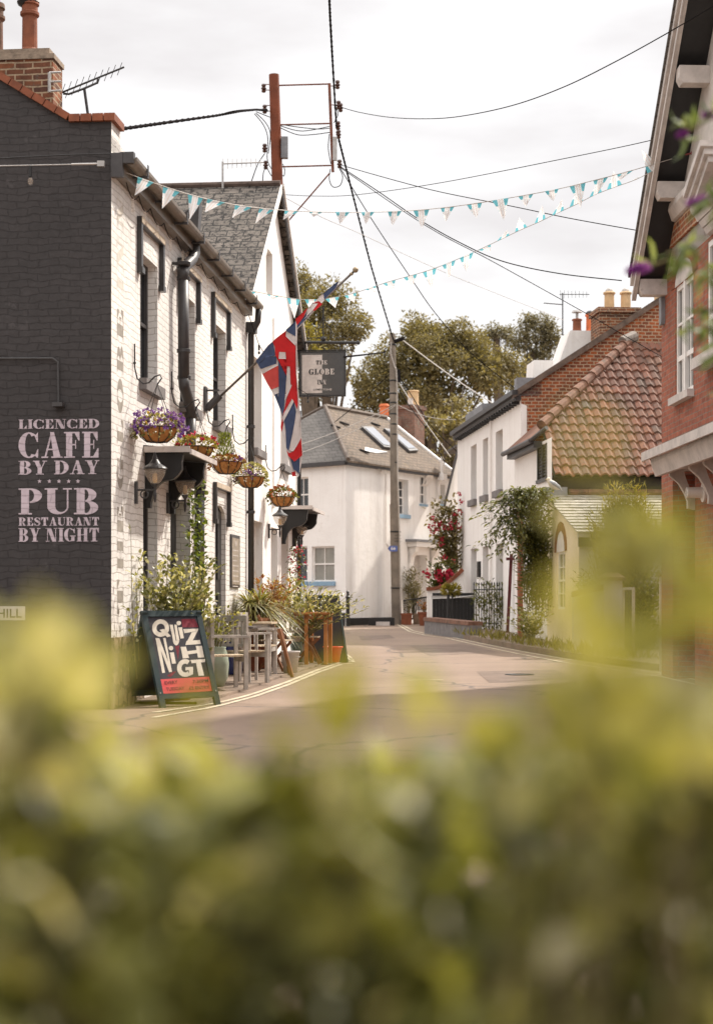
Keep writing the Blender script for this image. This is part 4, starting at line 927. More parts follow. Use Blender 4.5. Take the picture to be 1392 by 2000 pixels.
# ================================================================ TREES
LEAF_TREE=leafm('olive_brown_foliage',[(0,(.11,.09,.042)),(.4,(.175,.145,.065)),(.75,(.24,.20,.088)),(1,(.34,.28,.13))],.5,.35,.35)
LEAF_TREE2=leafm('yellow_green_foliage',[(0,(.13,.12,.03)),(.5,(.25,.21,.045)),(1,(.38,.31,.08))],.5,.35,.35)
LEAF_TREE3=leafm('grey_olive_foliage',[(0,(.10,.088,.054)),(.5,(.18,.155,.09)),(1,(.27,.235,.135))],.5,.3,.35)
def rdir():
    while 1:
        v=V((random.uniform(-1,1),random.uniform(-1,1),random.uniform(-1,1)))
        if .05<v.length<1: return v.normalized()
def crown(mb,blobs,dens,ls,lump=.9,asp=.55,up=.2):
    for (c,r) in blobs:
        c=V(c); r=V(r) if hasattr(r,'__len__') else V((r,r,r))
        for _ in range(int(r.x*r.z*150)):
            e=rdir(); q=random.random()**.5*.78; mb.leaf(c+V((e.x*r.x,e.y*r.y,e.z*r.z))*q,rdir(),rdir(),ls*1.9,ls*1.2,.4)
        area=(r.x*r.y+r.y*r.z+r.x*r.z)/3
        nl=max(6,int(area*4.6/(lump*lump)))
        for _ in range(nl):
            d=rdir(); 
            if d.z<-.55: d.z=-d.z
            rr=random.uniform(.62,1.05) if random.random()<.85 else random.uniform(.3,.7)
            lc=c+V((d.x*r.x,d.y*r.y,d.z*r.z))*rr; lr=lump*random.uniform(.55,1.15)
            for _ in range(int(dens*lr*lr)):
                e=rdir(); p=lc+e*lr*random.uniform(.45,1.0)*V((1,1,.8)).length/1.63
                dd=(e+V((0,0,-.35))+rdir()*.8).normalized()
                mb.leaf(p,dd,rdir(),ls*random.uniform(.6,1.25),ls*asp,.2)
def tree(name,label,cat,base,blobs,mat_,dens=70,ls=.3,lump=.9,group=None,trunk_r=.35,limbs=8):
    t=thing(name,label,cat,V(base),group)
    mb=MB(); c0=V(blobs[0][0]); b=V(base)
    mb.tube([b,b.lerp(V((b.x,b.y,c0.z)),.5)+V((.15,0,0)),V((b.x*.6+c0.x*.4,b.y,c0.z-.5)),c0],[trunk_r,trunk_r*.8,trunk_r*.55,trunk_r*.2],10)
    top=V((b.x,b.y,b.z+(c0.z-b.z)*.45))
    for k in range(limbs):
        bl=blobs[k%len(blobs)]; r=V(bl[1]) if hasattr(bl[1],'__len__') else V((bl[1],)*3); d=rdir(); d.z=abs(d.z)
        e=V(bl[0])+V((d.x*r.x,d.y*r.y,d.z*r.z))*.8; mid=top.lerp(e,.5)+V((0,0,.4)); mb.tube([top,mid,e],[trunk_r*.35,trunk_r*.2,trunk_r*.05],6)
    mb.build('trunk',BARK,t); mb=MB(); crown(mb,blobs,dens,ls,lump); mb.build('crown',mat_,t); return t
def bl(px,py,Y,rpx,rpy,ry=None):
    k=Y/F_PX; return (at(px,py,Y),(rpx*k,(ry or (rpx+rpy)/2)*k,rpy*k))
tree('tree','dark rounded evergreen behind the flag and the hanging inn sign','tree',xpt(640,72),[bl(618,650,72,78,78),bl(585,590,74,45,55),bl(645,590,72,42,38),bl(685,655,71,22,35),bl(650,730,72,50,50),bl(600,760,73,45,50)],LEAF_TREE,600,.145,.7)
tree('tree','broad olive evergreen rising above the cottage chimney','tree',xpt(840,80),[bl(840,720,80,115,75),bl(805,675,80,38,38),bl(880,675,80,68,42),bl(838,648,81,42,24),bl(950,735,79,58,55),bl(750,735,80,38,45),bl(985,720,80,26,25),bl(820,800,80,115,55),bl(712,765,79,30,40),bl(910,690,80,40,30)],LEAF_TREE,480,.16,.8)
tree('tree','loose crowned grey green tree left of the roof aerial','tree',xpt(1040,95),[bl(1040,680,95,48,38),bl(1068,640,95,20,16),bl(1035,632,95,15,8),bl(1080,665,95,18,22),bl(1030,740,95,50,40)],LEAF_TREE3,440,.16,.6,limbs=12)
tree('tree','small round topped tree between the broad evergreen and the loose one','tree',xpt(970,100),[bl(968,648,100,17,10),bl(950,668,100,14,12),bl(988,655,100,7,8)],LEAF_TREE3,440,.16,.5)
tree('tree','bright yellow green bush showing beside the union flag','tree',xpt(600,60),[bl(597,655,60,20,22),bl(610,690,60,26,16)],LEAF_TREE2,500,.12,.4)
tree('tree','dark tree filling the gap between the cottage roof and white house','tree',xpt(880,66),[bl(870,840,66,40,35),bl(890,810,68,18,40),bl(880,900,66,25,25)],LEAF_TREE,400,.17,.5)
# distant bank beyond the houses
mb=MB(); 
for i in range(21):
    x=-140+i*16; mb.v+=[V((x,130,-1)),V((x,150,3.5+1.5*math.sin(i*1.7))),V((x,200,7+2*math.sin(i*.9))) ]
for i in range(20):
    for k in range(2): mb.f.append((3*i+k,3*i+3+k,3*i+4+k,3*i+1+k)); mb.m.append(0)
mb.build('hill',mat('distant_bank',(.10,.09,.04),.95,.4,.3),kind='structure')
# ================================================================ PLANTS
VAR=leafm('variegated_leaf',[(0,(.10,.11,.03)),(.35,(.17,.17,.045)),(.6,(.30,.28,.10)),(.8,(.45,.42,.24)),(1,(.62,.58,.40))],.35,.4,.6)
GREEN=leafm('mid_green_leaf',[(0,(.05,.06,.018)),(.5,(.11,.12,.03)),(1,(.22,.21,.06))],.35,.4,.6)
IVY=leafm('ivy_leaf',[(0,(.045,.07,.012)),(.5,(.10,.14,.02)),(1,(.24,.28,.05))],.35,.4,.6)
PALM=leafm('cordyline_blade',[(0,(.10,.11,.03)),(.4,(.22,.21,.07)),(.8,(.42,.38,.20)),(1,(.36,.17,.07))],.4,.35,.5)
RUSSET=leafm('russet_leaf',[(0,(.20,.07,.03)),(.5,(.34,.13,.04)),(1,(.30,.22,.07))],.4,.4,.5)
PURPLE=leafm('purple_petal',[(0,(.08,.03,.16)),(.5,(.16,.06,.32)),(.85,(.30,.14,.42)),(1,(.62,.5,.66))],.6,.35,.3,1)
REDP=leafm('crimson_petal',[(0,(.28,.01,.03)),(.6,(.45,.015,.05)),(1,(.6,.06,.10))],.6,.3,.3,1)
YELP=leafm('yellow_petal',[(0,(.55,.35,.03)),(1,(.65,.5,.1))],.6,.3)
WHITEPET=leafm('white_petal',[(0,(.6,.55,.5)),(1,(.75,.7,.65))],.6,.3)
def bush(parent,stems,ls,asp,mat_,n,spread=.16,droop=.1,smat=STEM,name='foliage',sr=.008,t0=.25):
    """stems: list of polyline point lists"""
    mb=MB(); sm=MB()
    for st in stems:
        st=[V(p) for p in st]; sm.tube(st,[sr*(1-.7*i/(len(st)-1)) for i in range(len(st))],5)
        for _ in range(n):
            t=random.uniform(t0,1)*(len(st)-1); i=min(int(t),len(st)-2); p=st[i].lerp(st[i+1],t-i); e=rdir(); e.z=abs(e.z)*.5-droop
            q=p+e*random.uniform(.0,spread)
            mb.leaf6(q,(e+(st[i+1]-st[i]).normalized()*.6).normalized(),V((0,0,1))+rdir()*.7,ls*random.uniform(.6,1.2),ls*asp,.15,.15)
    if smat: sm.build('stem',smat,parent)
    return mb.build(name,mat_,parent)
def fan(base,h,w,n,lean=(0,0)):
    out_=[]; b=V(base)
    for i in range(n):
        a=random.uniform(0,2*PI); r=w*random.uniform(.2,1); H_=h*random.uniform(.55,1)
        e=b+V((r*math.cos(a)+lean[0],r*math.sin(a)+lean[1],H_)); m_=b.lerp(e,.5)+V((-.1*r*math.cos(a),-.1*r*math.sin(a),.05*h)); out_.append([b+rdir()*.04*V((1,1,0)).length,m_,e])
    return out_
def pf(x,px,Y_al=None): pass
# variegated shrub by the A-board
def wallpt(px,x,z=0):  # point at pixel column px, x metres out from pub wall
    q=PF.pix(px,1000,x=x); return PF.w(x,q.y,z)
s1=thing('shrub','tall variegated shrub behind the quiz night board','shrub',wallpt(345,.5))
b=wallpt(345,.45,.35)
bush(s1,fan(b,1.4,.5,24)+fan(wallpt(318,.3,.3),1.6,.3,8)+fan(wallpt(388,.4,.3),1.2,.3,9),.08,.5,VAR,46,.14)
pot_=MB(PF); q=PF.I@wallpt(345,.45); pot_.lathe([(.16,0),(.22,.35),(.24,.38),(.21,.38),(.2,.34),(0,.34)],(q.x,q.y,.03),16); pot_.build('pot',TERRA,s1)
s1=thing('shrub','loose green shrub hugging the corner of the pub wall','shrub',wallpt(262,.25))
bush(s1,[[wallpt(268,.12,.3),wallpt(262,.15,.8),wallpt(258,.15,.95)],[wallpt(264,.15,.5),wallpt(258,.15,1.2),wallpt(256,.2,1.95)],[wallpt(272,.15,.5),wallpt(268,.15,1.1),wallpt(266,.2,1.5)]],.075,.5,VAR,15,.08)
# ivy on the downpipe
iv=thing('ivy','ivy climbing the grey downpipe between the first doorways','climbing plant',wallpt(390,.1))
st=[]
for k in range(7):
    x=random.uniform(.05,.3); p0=384+random.uniform(-9,14)
    st.append([wallpt(p0+random.uniform(-5,5),x,z) for z in (.2,.8,1.4,2.0,random.uniform(2.1,2.75))])
bush(iv,st,.075,.8,IVY,70,.13,.2,t0=0)
s2=thing('shrub','small yellow green pot shrub beside the cafe chairs','shrub',wallpt(458,.25))
bush(s2,fan(wallpt(458,.25,.55),.45,.3,12),.07,.6,LEAF_TREE2,26,.12)
mb=MB(); q=wallpt(458,.25,gz(25)+.03); mb.lathe([(.11,0),(.16,.45),(.18,.48),(.0,.48)],q,14); mb.build('pot',mat('cobalt_glaze',(.02,.03,.12),.2,.2,5,spec=.8),s2)
# cordyline palm
def blades(mb,c,n,Lr,wd,el=(-.3,1.1),droop=.8,az=(0,2*PI)):
    for _ in range(n):
        a=random.uniform(*az); e=random.uniform(*el); Ln=random.uniform(*Lr); d=V((math.cos(a)*math.cos(e),math.sin(a)*math.cos(e),math.sin(e)))
        p=V(c); K=6; s=d.cross(V((0,0,1))).normalized()*wd/2; b0=len(mb.v); pts=[]
        for k in range(K+1):
            t=k/K; q=p+d*Ln*t+V((0,0,-1))*droop*Ln*t*t*.6; w_=(1-t**2)*1.0+.05; pts+= [q-s*w_,q+s*w_]
        mb.v+=pts; mb.f+=[(b0+2*k,b0+2*k+1,b0+2*k+3,b0+2*k+2) for k in range(K)]; mb.m+=[0]*K
def palm(label,px,x,h,n,Lr,wd,m_=PALM,trunk=.04,heads=1,potr=.18,potm=TERRA):
    q=PF.pix(px,1000,x=x); g0=gz(PF.w(x,q.y).y)+.03; b=PF.w(x,q.y,g0); t=thing('palm',label,'plant',b); mb=MB(); tm=MB()
    for k in range(heads):
        hh=h*(1-.25*k/heads); c=b+V((random.uniform(-.12,.12)*(heads-1),random.uniform(-.1,.1)*(heads-1),hh)); tm.tube([b+V((0,0,.3)),c],[trunk,trunk*.7],8); blades(mb,c,n,Lr,wd)
    mb.build('foliage',m_,t); tm.build('stem',BARK,t); pm=MB(); pm.lathe([(potr*.7,0),(potr,.3),(potr*1.08,.34),(potr*.9,.33),(0,.3)],b,14); pm.build('pot',potm,t)
palm('arching green and cream palm behind the cafe tables',512,.4,1.0,130,(.5,.9),.03,heads=3)
palm('thin leaved palm with fine blades against the rendered wall',486,.3,1.05,60,(.3,.5),.018,trunk=.02)
s3=thing('shrub','russet tinged bush at the back of the pub planting','shrub',wallpt(545,.5,.1))
bush(s3,fan(wallpt(540,.4,.6),.95,.4,16)+fan(wallpt(522,.3,.6),1.05,.25,8),.09,.4,RUSSET,30,.15)
s4=thing('shrub','large silvery green oleander beside the wooden side table','shrub',wallpt(590,.9,.15))
bush(s4,fan(wallpt(582,.7,.5),1.1,.6,24)+fan(wallpt(592,.9,.5),.9,.8,18,(.3,0)),.10,.28,VAR,34,.16)
s5=thing('fuchsia_basket','red flowered trailing plant high on the far end of the pub','plant',wallpt(577,.25,1.6))
bush(s5,[[wallpt(577,.25,2.35),wallpt(580,.3,2.0),wallpt(577,.35,1.3)] for _ in range(8)],.07,.5,GREEN,26,.2)
bush(s5,[[wallpt(577,.25,2.35),wallpt(580,.3,2.0),wallpt(577,.35,1.3)] for _ in range(5)],.06,.8,REDP,20,.2,smat=None,name='flower')
# ---- plants across the road
def gp_(px,Y,z=0): p=xpt(px,Y); p.z+=z; return p
rs=thing('climbing_rose','climbing rose with crimson blooms at the corner of the white house','climbing plant',gp_(885,49))
st=[]
for k in range(26):
    st.append([gp_(890+random.uniform(-8,8),49,.4),gp_(random.uniform(870,893),48.8,1.8),at(random.uniform(845,890),random.uniform(985,1100),48.6),at(random.uniform(850,898),random.uniform(960,1075),48.5)])
bush(rs,st,.13,.6,LEAF_TREE,50,.32,t0=.3)
mb=MB()
for px,py in ((838,1030),(846,1013),(843,1040),(852,1034),(857,1023),(868,1028),(875,1031),(879,1018),(887,1005),(891,1020),(897,965),(900,980),(898,1000),(862,1052),(861,1064),(864,1090),(870,1087),(883,1098),(895,1030),(880,1030),(848,1024)):
    c=at(px,py,48.3)
    mb=MB()
    for _ in range(12): mb.leaf(c+rdir()*.06,rdir(),rdir(),.07,.06,.3)
    mb.build('flower',REDP,rs)
hd=thing('geranium_bed','clipped green bush dotted with red geraniums behind the terracotta coping','shrub',gp_(858,47.6))
bush(hd,[[gp_(random.uniform(838,884),47.6,.6),at(random.uniform(836,888),random.uniform(1090,1140),47.6)] for _ in range(46)],.13,.4,GREEN,34,.14,t0=.1)
mb=MB()
for px,py in ((853,1121),(875,1122),(880,1126),(868,1121),(859,1133),(872,1118),(835,1121)):
    c=at(px,py,47.3)
    mb=MB()
    for _ in range(14): mb.leaf(c+rdir()*.1,rdir(),rdir(),.11,.1,.3)
    mb.build('flower',REDP,hd)
vn=thing('wisteria','dense green wisteria spilling over between white house and lean to','climbing plant',gp_(1050,35.5))
st=[]
for k in range(70):
    px=random.uniform(1022,1072); st.append([at(px,random.uniform(1150,1215),35.0+random.uniform(-.5,.3)),at(px+random.uniform(-10,6),random.uniform(1040,1120),34.8),at(random.uniform(1005,1074),random.uniform(985,1050),34.6)])
for k in range(26):
    a=at(random.uniform(1040,1062),random.uniform(975,1020),34.5); e=at(random.uniform(930,1010),random.uniform(985,1100),34.0); m_=a.lerp(e,.5)+V((0,0,.25)); st.append([a,m_,e])
for k in range(18):
    a=at(random.uniform(1020,1062),random.uniform(965,990),34.5); st.append([a,a+V((random.uniform(-.4,.3),-.2,.15)),a+V((random.uniform(-.7,.5),-.3,-.1))])
bush(vn,st,.13,.35,GREEN,42,.22,.3,t0=0)
sp_=thing('shrub','sunlit pale garden shrub below the wisteria with white flowers','shrub',gp_(1040,33.6))
bush(sp_,fan(gp_(1035,33.8,.1),.75,.5,20),.10,.5,VAR,24,.2)
gr=thing('reed_clump','tall reedy grass with tawny plumes in front of the lean to','grass clump',gp_(1220,31.3))
mb=MB()
for k in range(420):
    p=gp_(1220,31.3)+V((random.uniform(-.4,.4),random.uniform(-.25,.25),0)); top=at(random.uniform(1145,1285),random.uniform(985,1120),31.3)+V((0,random.uniform(-.4,.4),0))
    if random.random()<.55: top=at(random.uniform(1180,1262),random.uniform(938,1020),31.3)
    d=(top-p); mid=p.lerp(top,.55)+V((-(top.x-p.x)*.15,0,.05)); s=V((.012,0,0)); b0=len(mb.v)
    mb.v+=[p-s,p+s,mid-s,mid+s,top]; mb.f+=[(b0,b0+1,b0+3,b0+2),(b0+2,b0+3,b0+4)]; mb.m+=[0,0]
    for _ in range(9):
        t=random.uniform(.35,1); q=mid.lerp(top,t); mb.leaf(q,(rdir()+V((0,0,.9))).normalized(),rdir(),.16,.022,.1)
mb.build('foliage',LEAF_TREE2,gr)
s6=thing('shrub','dark green bush behind the metal garden gate','shrub',gp_(1255,31.0))
bush(s6,fan(gp_(1255,31.0,.0),1.75,.42,40),.12,.45,GREEN,44,.22,t0=.05)
mb=MB()
s7=thing('shrub','bushy lavender at the foot of the grey garden wall','shrub',gp_(1155,31))
bush(s7,fan(gp_(1160,31.2,.6),1.0,.4,24),.12,.2,GREEN,34,.15)
s8=thing('shrub','leafy climber woven through the black railings','shrub',gp_(965,42))
bush(s8,[[gp_(px,42.2,.1),gp_(px+random.uniform(-5,5),42.1,.7),gp_(px+random.uniform(-8,8),42,random.uniform(.9,1.45))] for px in range(928,1003,4)],.11,.4,GREEN,30,.16,t0=0)
s9=thing('shrub','spiky grey green plant above the black garden fence','shrub',gp_(808,53))
bush(s9,fan(gp_(808,53,.3),1.5,.5,22),.16,.2,LEAF_TREE3,26,.2)
# low planting and grass verge along the right kerb
mb=MB()
for _ in range(5200):
    px=random.uniform(868,1300); Y=random.uniform(27,40) ; p=at(px,1200,Y); kk=gpt(px,1238+(px-834)*.19)
    if Y<kk.y-.1+.35 or Y>kk.y+3.2: continue
    p.z=gz(Y)+.11; mb.leaf(p,(rdir()+V((0,0,1.6))).normalized(),rdir(),random.uniform(.08,.28),.03,.1)
mb.build('verge_grass',leafm('verge_grass_blade',[(0,(.10,.09,.02)),(1,(.25,.22,.05))]),kind='stuff')
# ================================================================ THINGS ON THE PUB
def pubsub(px,x,z): q=PF.pix(px,1000,x=0); return PF.sub(x,q.y,z)
SEE=clearglass('lantern_glass')
BULB=mat('warm_bulb_glass',(.75,.5,.25),.2,.1,5)
def lantern(px,z,outx,label):
    f=pubsub(px,0,z); t=thing('wall_lantern',label,'lantern',f,'wall lanterns on the pub front')
    mb=MB(f); mb.box(.0,.03,-.035,.035,-.16,.10); mb.build('back_plate',DGREY2,t)
    mb=MB(f); mb.tube([(.03,0,0),(outx*.5,0,0),(outx,0,0)],.013,6)
    mb.tube([(.06+.05+.045*math.cos(a),0,-.05+.045*math.sin(a)) for a in [2*PI*i/12 for i in range(13)]],.009,5,False)
    mb.lathe([(0,-.15),(.012,-.13),(.02,-.06),(.013,-.02),(.016,.02),(.03,.04),(.05,.07)],(outx,0,0),10); mb.build('arm',DGREY2,t)
    mb=MB(f); mb.lathe([(.045,.07),(.075,.10),(.115,.17),(.13,.235),(.125,.235),(.11,.17),(.07,.105),(.04,.075)],(outx,0,0),16); mb.build('globe',SEE,t,smooth=True)
    mb=MB(f); mb.lathe([(.02,.08),(.03,.12),(.022,.19),(0,.2)],(outx,0,0),8); mb.build('bulb',BULB,t)
    mb=MB(f); mb.lathe([(.135,.235),(.145,.245),(.135,.26),(.07,.30),(.035,.35),(.018,.40),(.012,.43),(0,.44)],(outx,0,0),18); mb.build('cap',DGREY2,t)
zz=lambda px,py:PF.pix(px,py,x=0).z
lantern(264,zz(264,957),.235,'dark wall lantern nearest the black gable under the purple flower basket')
lantern(326,zz(326,978),.235,'dark wall lantern beneath the first door canopy beside the downpipe')
lantern(524,zz(524,1034),.21,'dark wall lantern just before the second door canopy')
lantern(571,zz(571,1052),.19,'dark wall lantern at the far corner of the pub')
def basket(px,outx,rim,label,fl,dz=0,r=.22,seed=1,brz=.55,bright=None):
    random.seed(seed); f=pubsub(px,0,rim); t=thing('hanging_basket',label,'hanging basket',f,'hanging baskets along the pub front'); c=V((outx,0,0))
    mb=MB(f); mb.lathe([(.0,-.165),(r*.5,-.155),(r*.8,-.10),(r*.97,-.03),(r,.0),(r*.96,.01),(r*.9,-.01),(0,-.02)],c,20)
    mb.build('coir_liner',COIR,t,smooth=True)
    mb=MB(f)
    for k in range(10):
        a=2*PI*k/10; mb.tube([c+V((q*r*math.cos(a),q*r*math.sin(a),h)) for q,h in ((1.02,.0),(1.0,-.035),(.83,-.105),(.52,-.16),(.0,-.172))],.006,4)
    mb.tube([c+V((r*1.02*math.cos(a),r*1.02*math.sin(a),0)) for a in [2*PI*i/20 for i in range(21)]],.007,5,False); mb.build('wire_frame',BLACKM,t)
    mb=MB(f); hk=c+V((0,0,brz-.05))
    for k in range(4): a=PI/4+PI/2*k; mb.tube([c+V((r*math.cos(a),r*math.sin(a),0)),hk],.004,4)
    mb.build('chain',BLACKM,t)
    mb=MB(f); mb.tube([(.02,0,brz+.42),(.02,0,brz+.15),(.05,0,brz+.02),(.12,0,brz-.04),(outx*.65,0,brz-.03),(outx-.03,0,brz+.04),(outx+.03,0,brz+.06),(outx+.05,0,brz+.02),(outx,0,brz-.05)],.009,6)
    mb.ball((.02,0,brz+.2),.02,6); mb.build('wall_bracket',BLACKM,t)
    cc=PF.M.to_3x3(); wc=f.M@c
    fol=MB(); 
    for _ in range(260):
        e=rdir(); e.z=abs(e.z)*fl.get('h',.6); p=wc+V((e.x*r*1.1,e.y*r*1.1,e.z*r)); fol.leaf6(p,(e+rdir()*.5).normalized(),rdir(),.05,.03)
    for _ in range(fl.get('spill',40)):
        e=rdir(); e.z=0; e.normalize(); p=wc+e*r*random.uniform(.95,1.25)+V((0,0,random.uniform(-.12,.05))); fol.leaf6(p,(e+V((0,0,-.8))).normalized(),rdir(),.05,.028)
    fol.build('foliage',fl.get('leaf',GREEN),t)
    for nm,m_,n,rr,hh,sz in fl['fl']:
        for _ in range(n):
            q=MB(); e=rdir(); e.z=abs(e.z); p=wc+V((e.x*r*rr,e.y*r*rr,e.z*hh+random.uniform(-.12,.02)*(fl.get('spill',40)>60)))
            for _ in range(5): q.leaf(p+rdir()*.008,(rdir()+V((0,-.5,0))).normalized(),rdir(),sz,sz*.9,.3)
            q.build(nm,m_,t)
    return t
bz=3.13
basket(260,.285,PF.pix(312,838,x=.285).z,'hanging basket of purple petunias nearest the black gable',dict(fl=[('flower',PURPLE,90,1.45,.22,.045),('pale_flower',YELP,8,1.3,.2,.03)],leaf=VAR,spill=120),seed=3,r=.235)
basket(333,.33,bz,'hanging basket with red flowers half hidden behind the door canopy',dict(fl=[('flower',REDP,14,1.2,.18,.05)],leaf=LEAF_TREE2),seed=4)
t3=basket(402,.30,PF.pix(443,903,x=.3).z,'hanging basket holding an upright little conifer',dict(fl=[('flower',PURPLE,8,1.2,.12,.04),('pale_flower',WHITEPET,14,1.3,.1,.035)],leaf=RUSSET,h=.4),seed=5)
cf=MB(); c=PF.w(.28,PF.pix(402,1000,x=0).y,bz+.02)
for _ in range(500):
    h=random.uniform(0,.38); e=rdir(); e.z=0; cf.leaf(c+e*(.13*(1-abs(h-.14)/.3*.5))*random.random()**.4+V((0,0,h)),(e*.6+V((0,0,1))).normalized(),rdir(),.06,.014)
cf.build('conifer',leafm('lime_conifer',[(0,(.10,.14,.02)),(1,(.28,.30,.06))]),t3)
basket(452,.30,PF.pix(490,932,x=.3).z,'hanging basket of small mauve pansies beside the black drainpipe',dict(fl=[('flower',PURPLE,22,1.2,.16,.04),('pale_flower',WHITEPET,8,1.1,.1,.03)],leaf=VAR,h=.9,spill=70),seed=6)
basket(517,.31,PF.pix(553,972,x=.31).z,'farthest hanging basket with dry orange flowers',dict(fl=[('flower',mat('orange_petal',(.5,.16,.04),.6),26,1.1,.2,.05)],leaf=GREEN,h=.7,spill=60),seed=7,brz=.5)
random.seed(11)
# grey downpipe with its swan neck
def fp(px,py,x=.13): return PF.pix(px,py,x=x)
dp=thing('downpipe','fat grey drainpipe with hopper and double bends on the white brick','drainpipe',pubsub(352,0,0))
R=.072
mb=MB(PF); mb.tube([fp(380,470),fp(381,493),fp(376,506),fp(362,520),fp(358,533),fp(358,548)],R,14); mb.tube([fp(358,548),fp(359,738)],R,14); mb.tube([fp(359,738),fp(360,755),fp(369,785),fp(372,800),fp(373,815)],R,14)
mb.tube([fp(373,815),fp(373,880),fp(375,905),fp(388,938),fp(390,955)],R*.95,14); mb.tube([fp(390,955),fp(390,1210)],R*.95,14); mb.build('pipe',DGREY,dp,smooth=True)
mb=MB(PF)
for px,py in ((380,458),(359,520),(359,549),(359,690),(360,742),(373,803),(374,816),(390,955),(390,966)):
    q=fp(px,py); mb.lathe([(R,0),(R*1.25,.01),(R*1.25,.05),(R,.06)],(q.x,q.y,q.z),16)
q=fp(359,520); mb.box(.0,.24,q.y-.13,q.y-.08,q.z-.0,q.z+.03); mb.build('collar',DGREY2,dp)
a=fp(378,462); b=fp(382,405); mb=MB(PF); mb.add([(a.x-.07,a.y-.08,a.z),(a.x+.07,a.y-.08,a.z),(a.x+.07,a.y+.08,a.z),(a.x-.07,a.y+.08,a.z),(a.x-.10,a.y-.11,a.z+.30),(a.x+.10,a.y-.11,a.z+.42),(a.x+.10,a.y+.11,a.z+.42),(a.x-.10,a.y+.11,a.z+.30)],[(0,3,2,1),(4,5,6,7),(0,1,5,4),(1,2,6,5),(2,3,7,6),(3,0,4,7)]); mb.build('hopper',DGREY,dp)
d2=thing('downpipe','slim black drainpipe where white brick meets the rendered wing','drainpipe',pubsub(482,0,0))
mb=MB(PF); y=al(482); mb.tube([(.22,y-.15,EZ-.05),(.20,y-.12,EZ-.25),(.07,y,EZ-.45),(.07,y,.1)],.052,12); mb.build('pipe',DGREY2,d2,smooth=True)
mb=MB(PF); mb.box(.0,.16,y-.1,y+.1,EZ-.42,EZ-.25)
for z in (1.2,2.6,4.0): mb.lathe([(.052,0),(.068,.005),(.068,.05),(.052,.055)],(.07,y,z),12)
mb.build('collar',DGREY2,d2)
d3=thing('downpipe','thin black pipe at the far corner of the rendered wing','drainpipe',pubsub(581,0,0))
mb=MB(PF); y=al(579.5); mb.tube([(.05,y,.2),(.05,y,5.0)],.04,8); mb.build('pipe',BLACK,d3)
d4=thing('conduit','pale conduit running up the rendered wall between two windows','pipe',pubsub(532,0,0))
mb=MB(PF); y=al(532); mb.tube([(.02,y,2.95),(.02,y,6.3)],.014,6); mb.box(0,.05,y-.05,y+.05,2.85,2.95); mb.build('pipe',WHITEP,d4)
# menu board
mbo=thing('menu_board','framed menu board on the white wall beside the drainpipe','notice board',pubsub(457,0,1.5))
y0,y1=al(449),al(466); z0,z1=zz(457,1148),zz(457,1045)
mb=MB(PF); mb.box(.0,.025,y0,y1,z0,z1); mb.build('frame',DGREY2,mbo); mb=MB(PF); mb.box(.0255,.029,y0+.05,y1-.05,z0+.05,z1-.05); mb.build('panel',mat('faded_menu_panel',(.30,.25,.19),.4,.3,8),mbo)
mb=MB(PF)
for k in range(9): mb.box(.0295,.0305,y0+.1,y1-.1-.2*random.random(),z1-.25-k*.08,z1-.235-k*.08)
mb.ball((.030,(y0+y1)/2,z1-.14),.05,8,(.1,1,1)); mb.build('text_lines',OLDWHITE,mbo)
# hanging inn sign
ys_=PF.pix(581,700,x=0).y-.1
def sp_(px,py): return PF.pix(px,py,y=ys_)
sg=thing('inn_sign','hanging inn sign half white half black reading THE GLOBE INN','sign',PF.sub(.5,ys_,5.6))
a=sp_(587,772); b=sp_(672,688); PS=lambda a_,b_,d:V((a_,ys_-.0+d,b_))
mb=MB(PF); mb.box(a.x,b.x,ys_-.0,ys_+.05,a.z,b.z); mb.build('board',mat('black_sign_enamel',(.035,.032,.03),.18,.15,3,0,0,0,.8),sg)
mb=MB(PF)
for x0,x1,z0,z1 in ((a.x-.03,b.x+.03,b.z,b.z+.03),(a.x-.03,b.x+.03,a.z-.03,a.z),(a.x-.03,a.x,a.z,b.z),(b.x,b.x+.03,a.z,b.z)): mb.box(x0,x1,ys_-.012,ys_+.062,z0,z1)
mb.build('frame',BLACKM,sg)
p0=sp_(590,768);p1=sp_(629,693); mb=MB(PF); mb.box(p0.x,p1.x,ys_-.005,ys_,p0.z,p1.z); mb.build('white_half',OLDWHITE,sg)
def signw(s,x0,x1,yt,yb,split):
    q0=sp_(x0,yb);q1=sp_(x1,yt); tmp=MB(PF); word(tmp,s,PS,q0.x,q1.x,q0.z,q1.z,.1,-.010)
    return tmp
sx=p1.x
for s,bx in (('THE',(617,639,704,712)),('GLOBE',(603,653,720,732)),('INN',(620,637,742,751)),('LYMPSTONE',(612,648,759,763))):
    if s=='LYMPSTONE':
        q0=sp_(bx[0],bx[3]);q1=sp_(bx[1],bx[2])
        o=sans(s,PS,q0.x,q1.x,q0.z,q1.z,PF,OLDWHITE,sg,'lettering',-.010); me=o.data
        me.materials.append(BLACK)
        Mi=PF.I@WM[o]
        for p in me.polygons: p.material_index=1 if (Mi@p.center).x<sx else 0
        continue
    tmp=signw(s,*bx,sx); F2=[]; 
    A_=MB(PF)
    A_.v=tmp.v; A_.f=tmp.f; A_.m=[]
    for f in tmp.f:
        c=sum((tmp.v[i] for i in f),V((0,0,0)))/len(f); A_.m.append(1 if (PF.I@c).x<sx else 0)
    A_.build('lettering',[OLDWHITE,BLACK],sg)
mb=MB(PF); q=sp_(583,668);r_=sp_(699,669); mb.tube([(0,ys_+.02,q.z),(r_.x,ys_+.02,r_.z)],.03,8); mb.ball((r_.x,ys_+.02,r_.z),.045,8)
q2=sp_(690,683); mb.tube([(0,ys_+.02,q2.z),(q2.x,ys_+.02,q2.z)],.012,6)
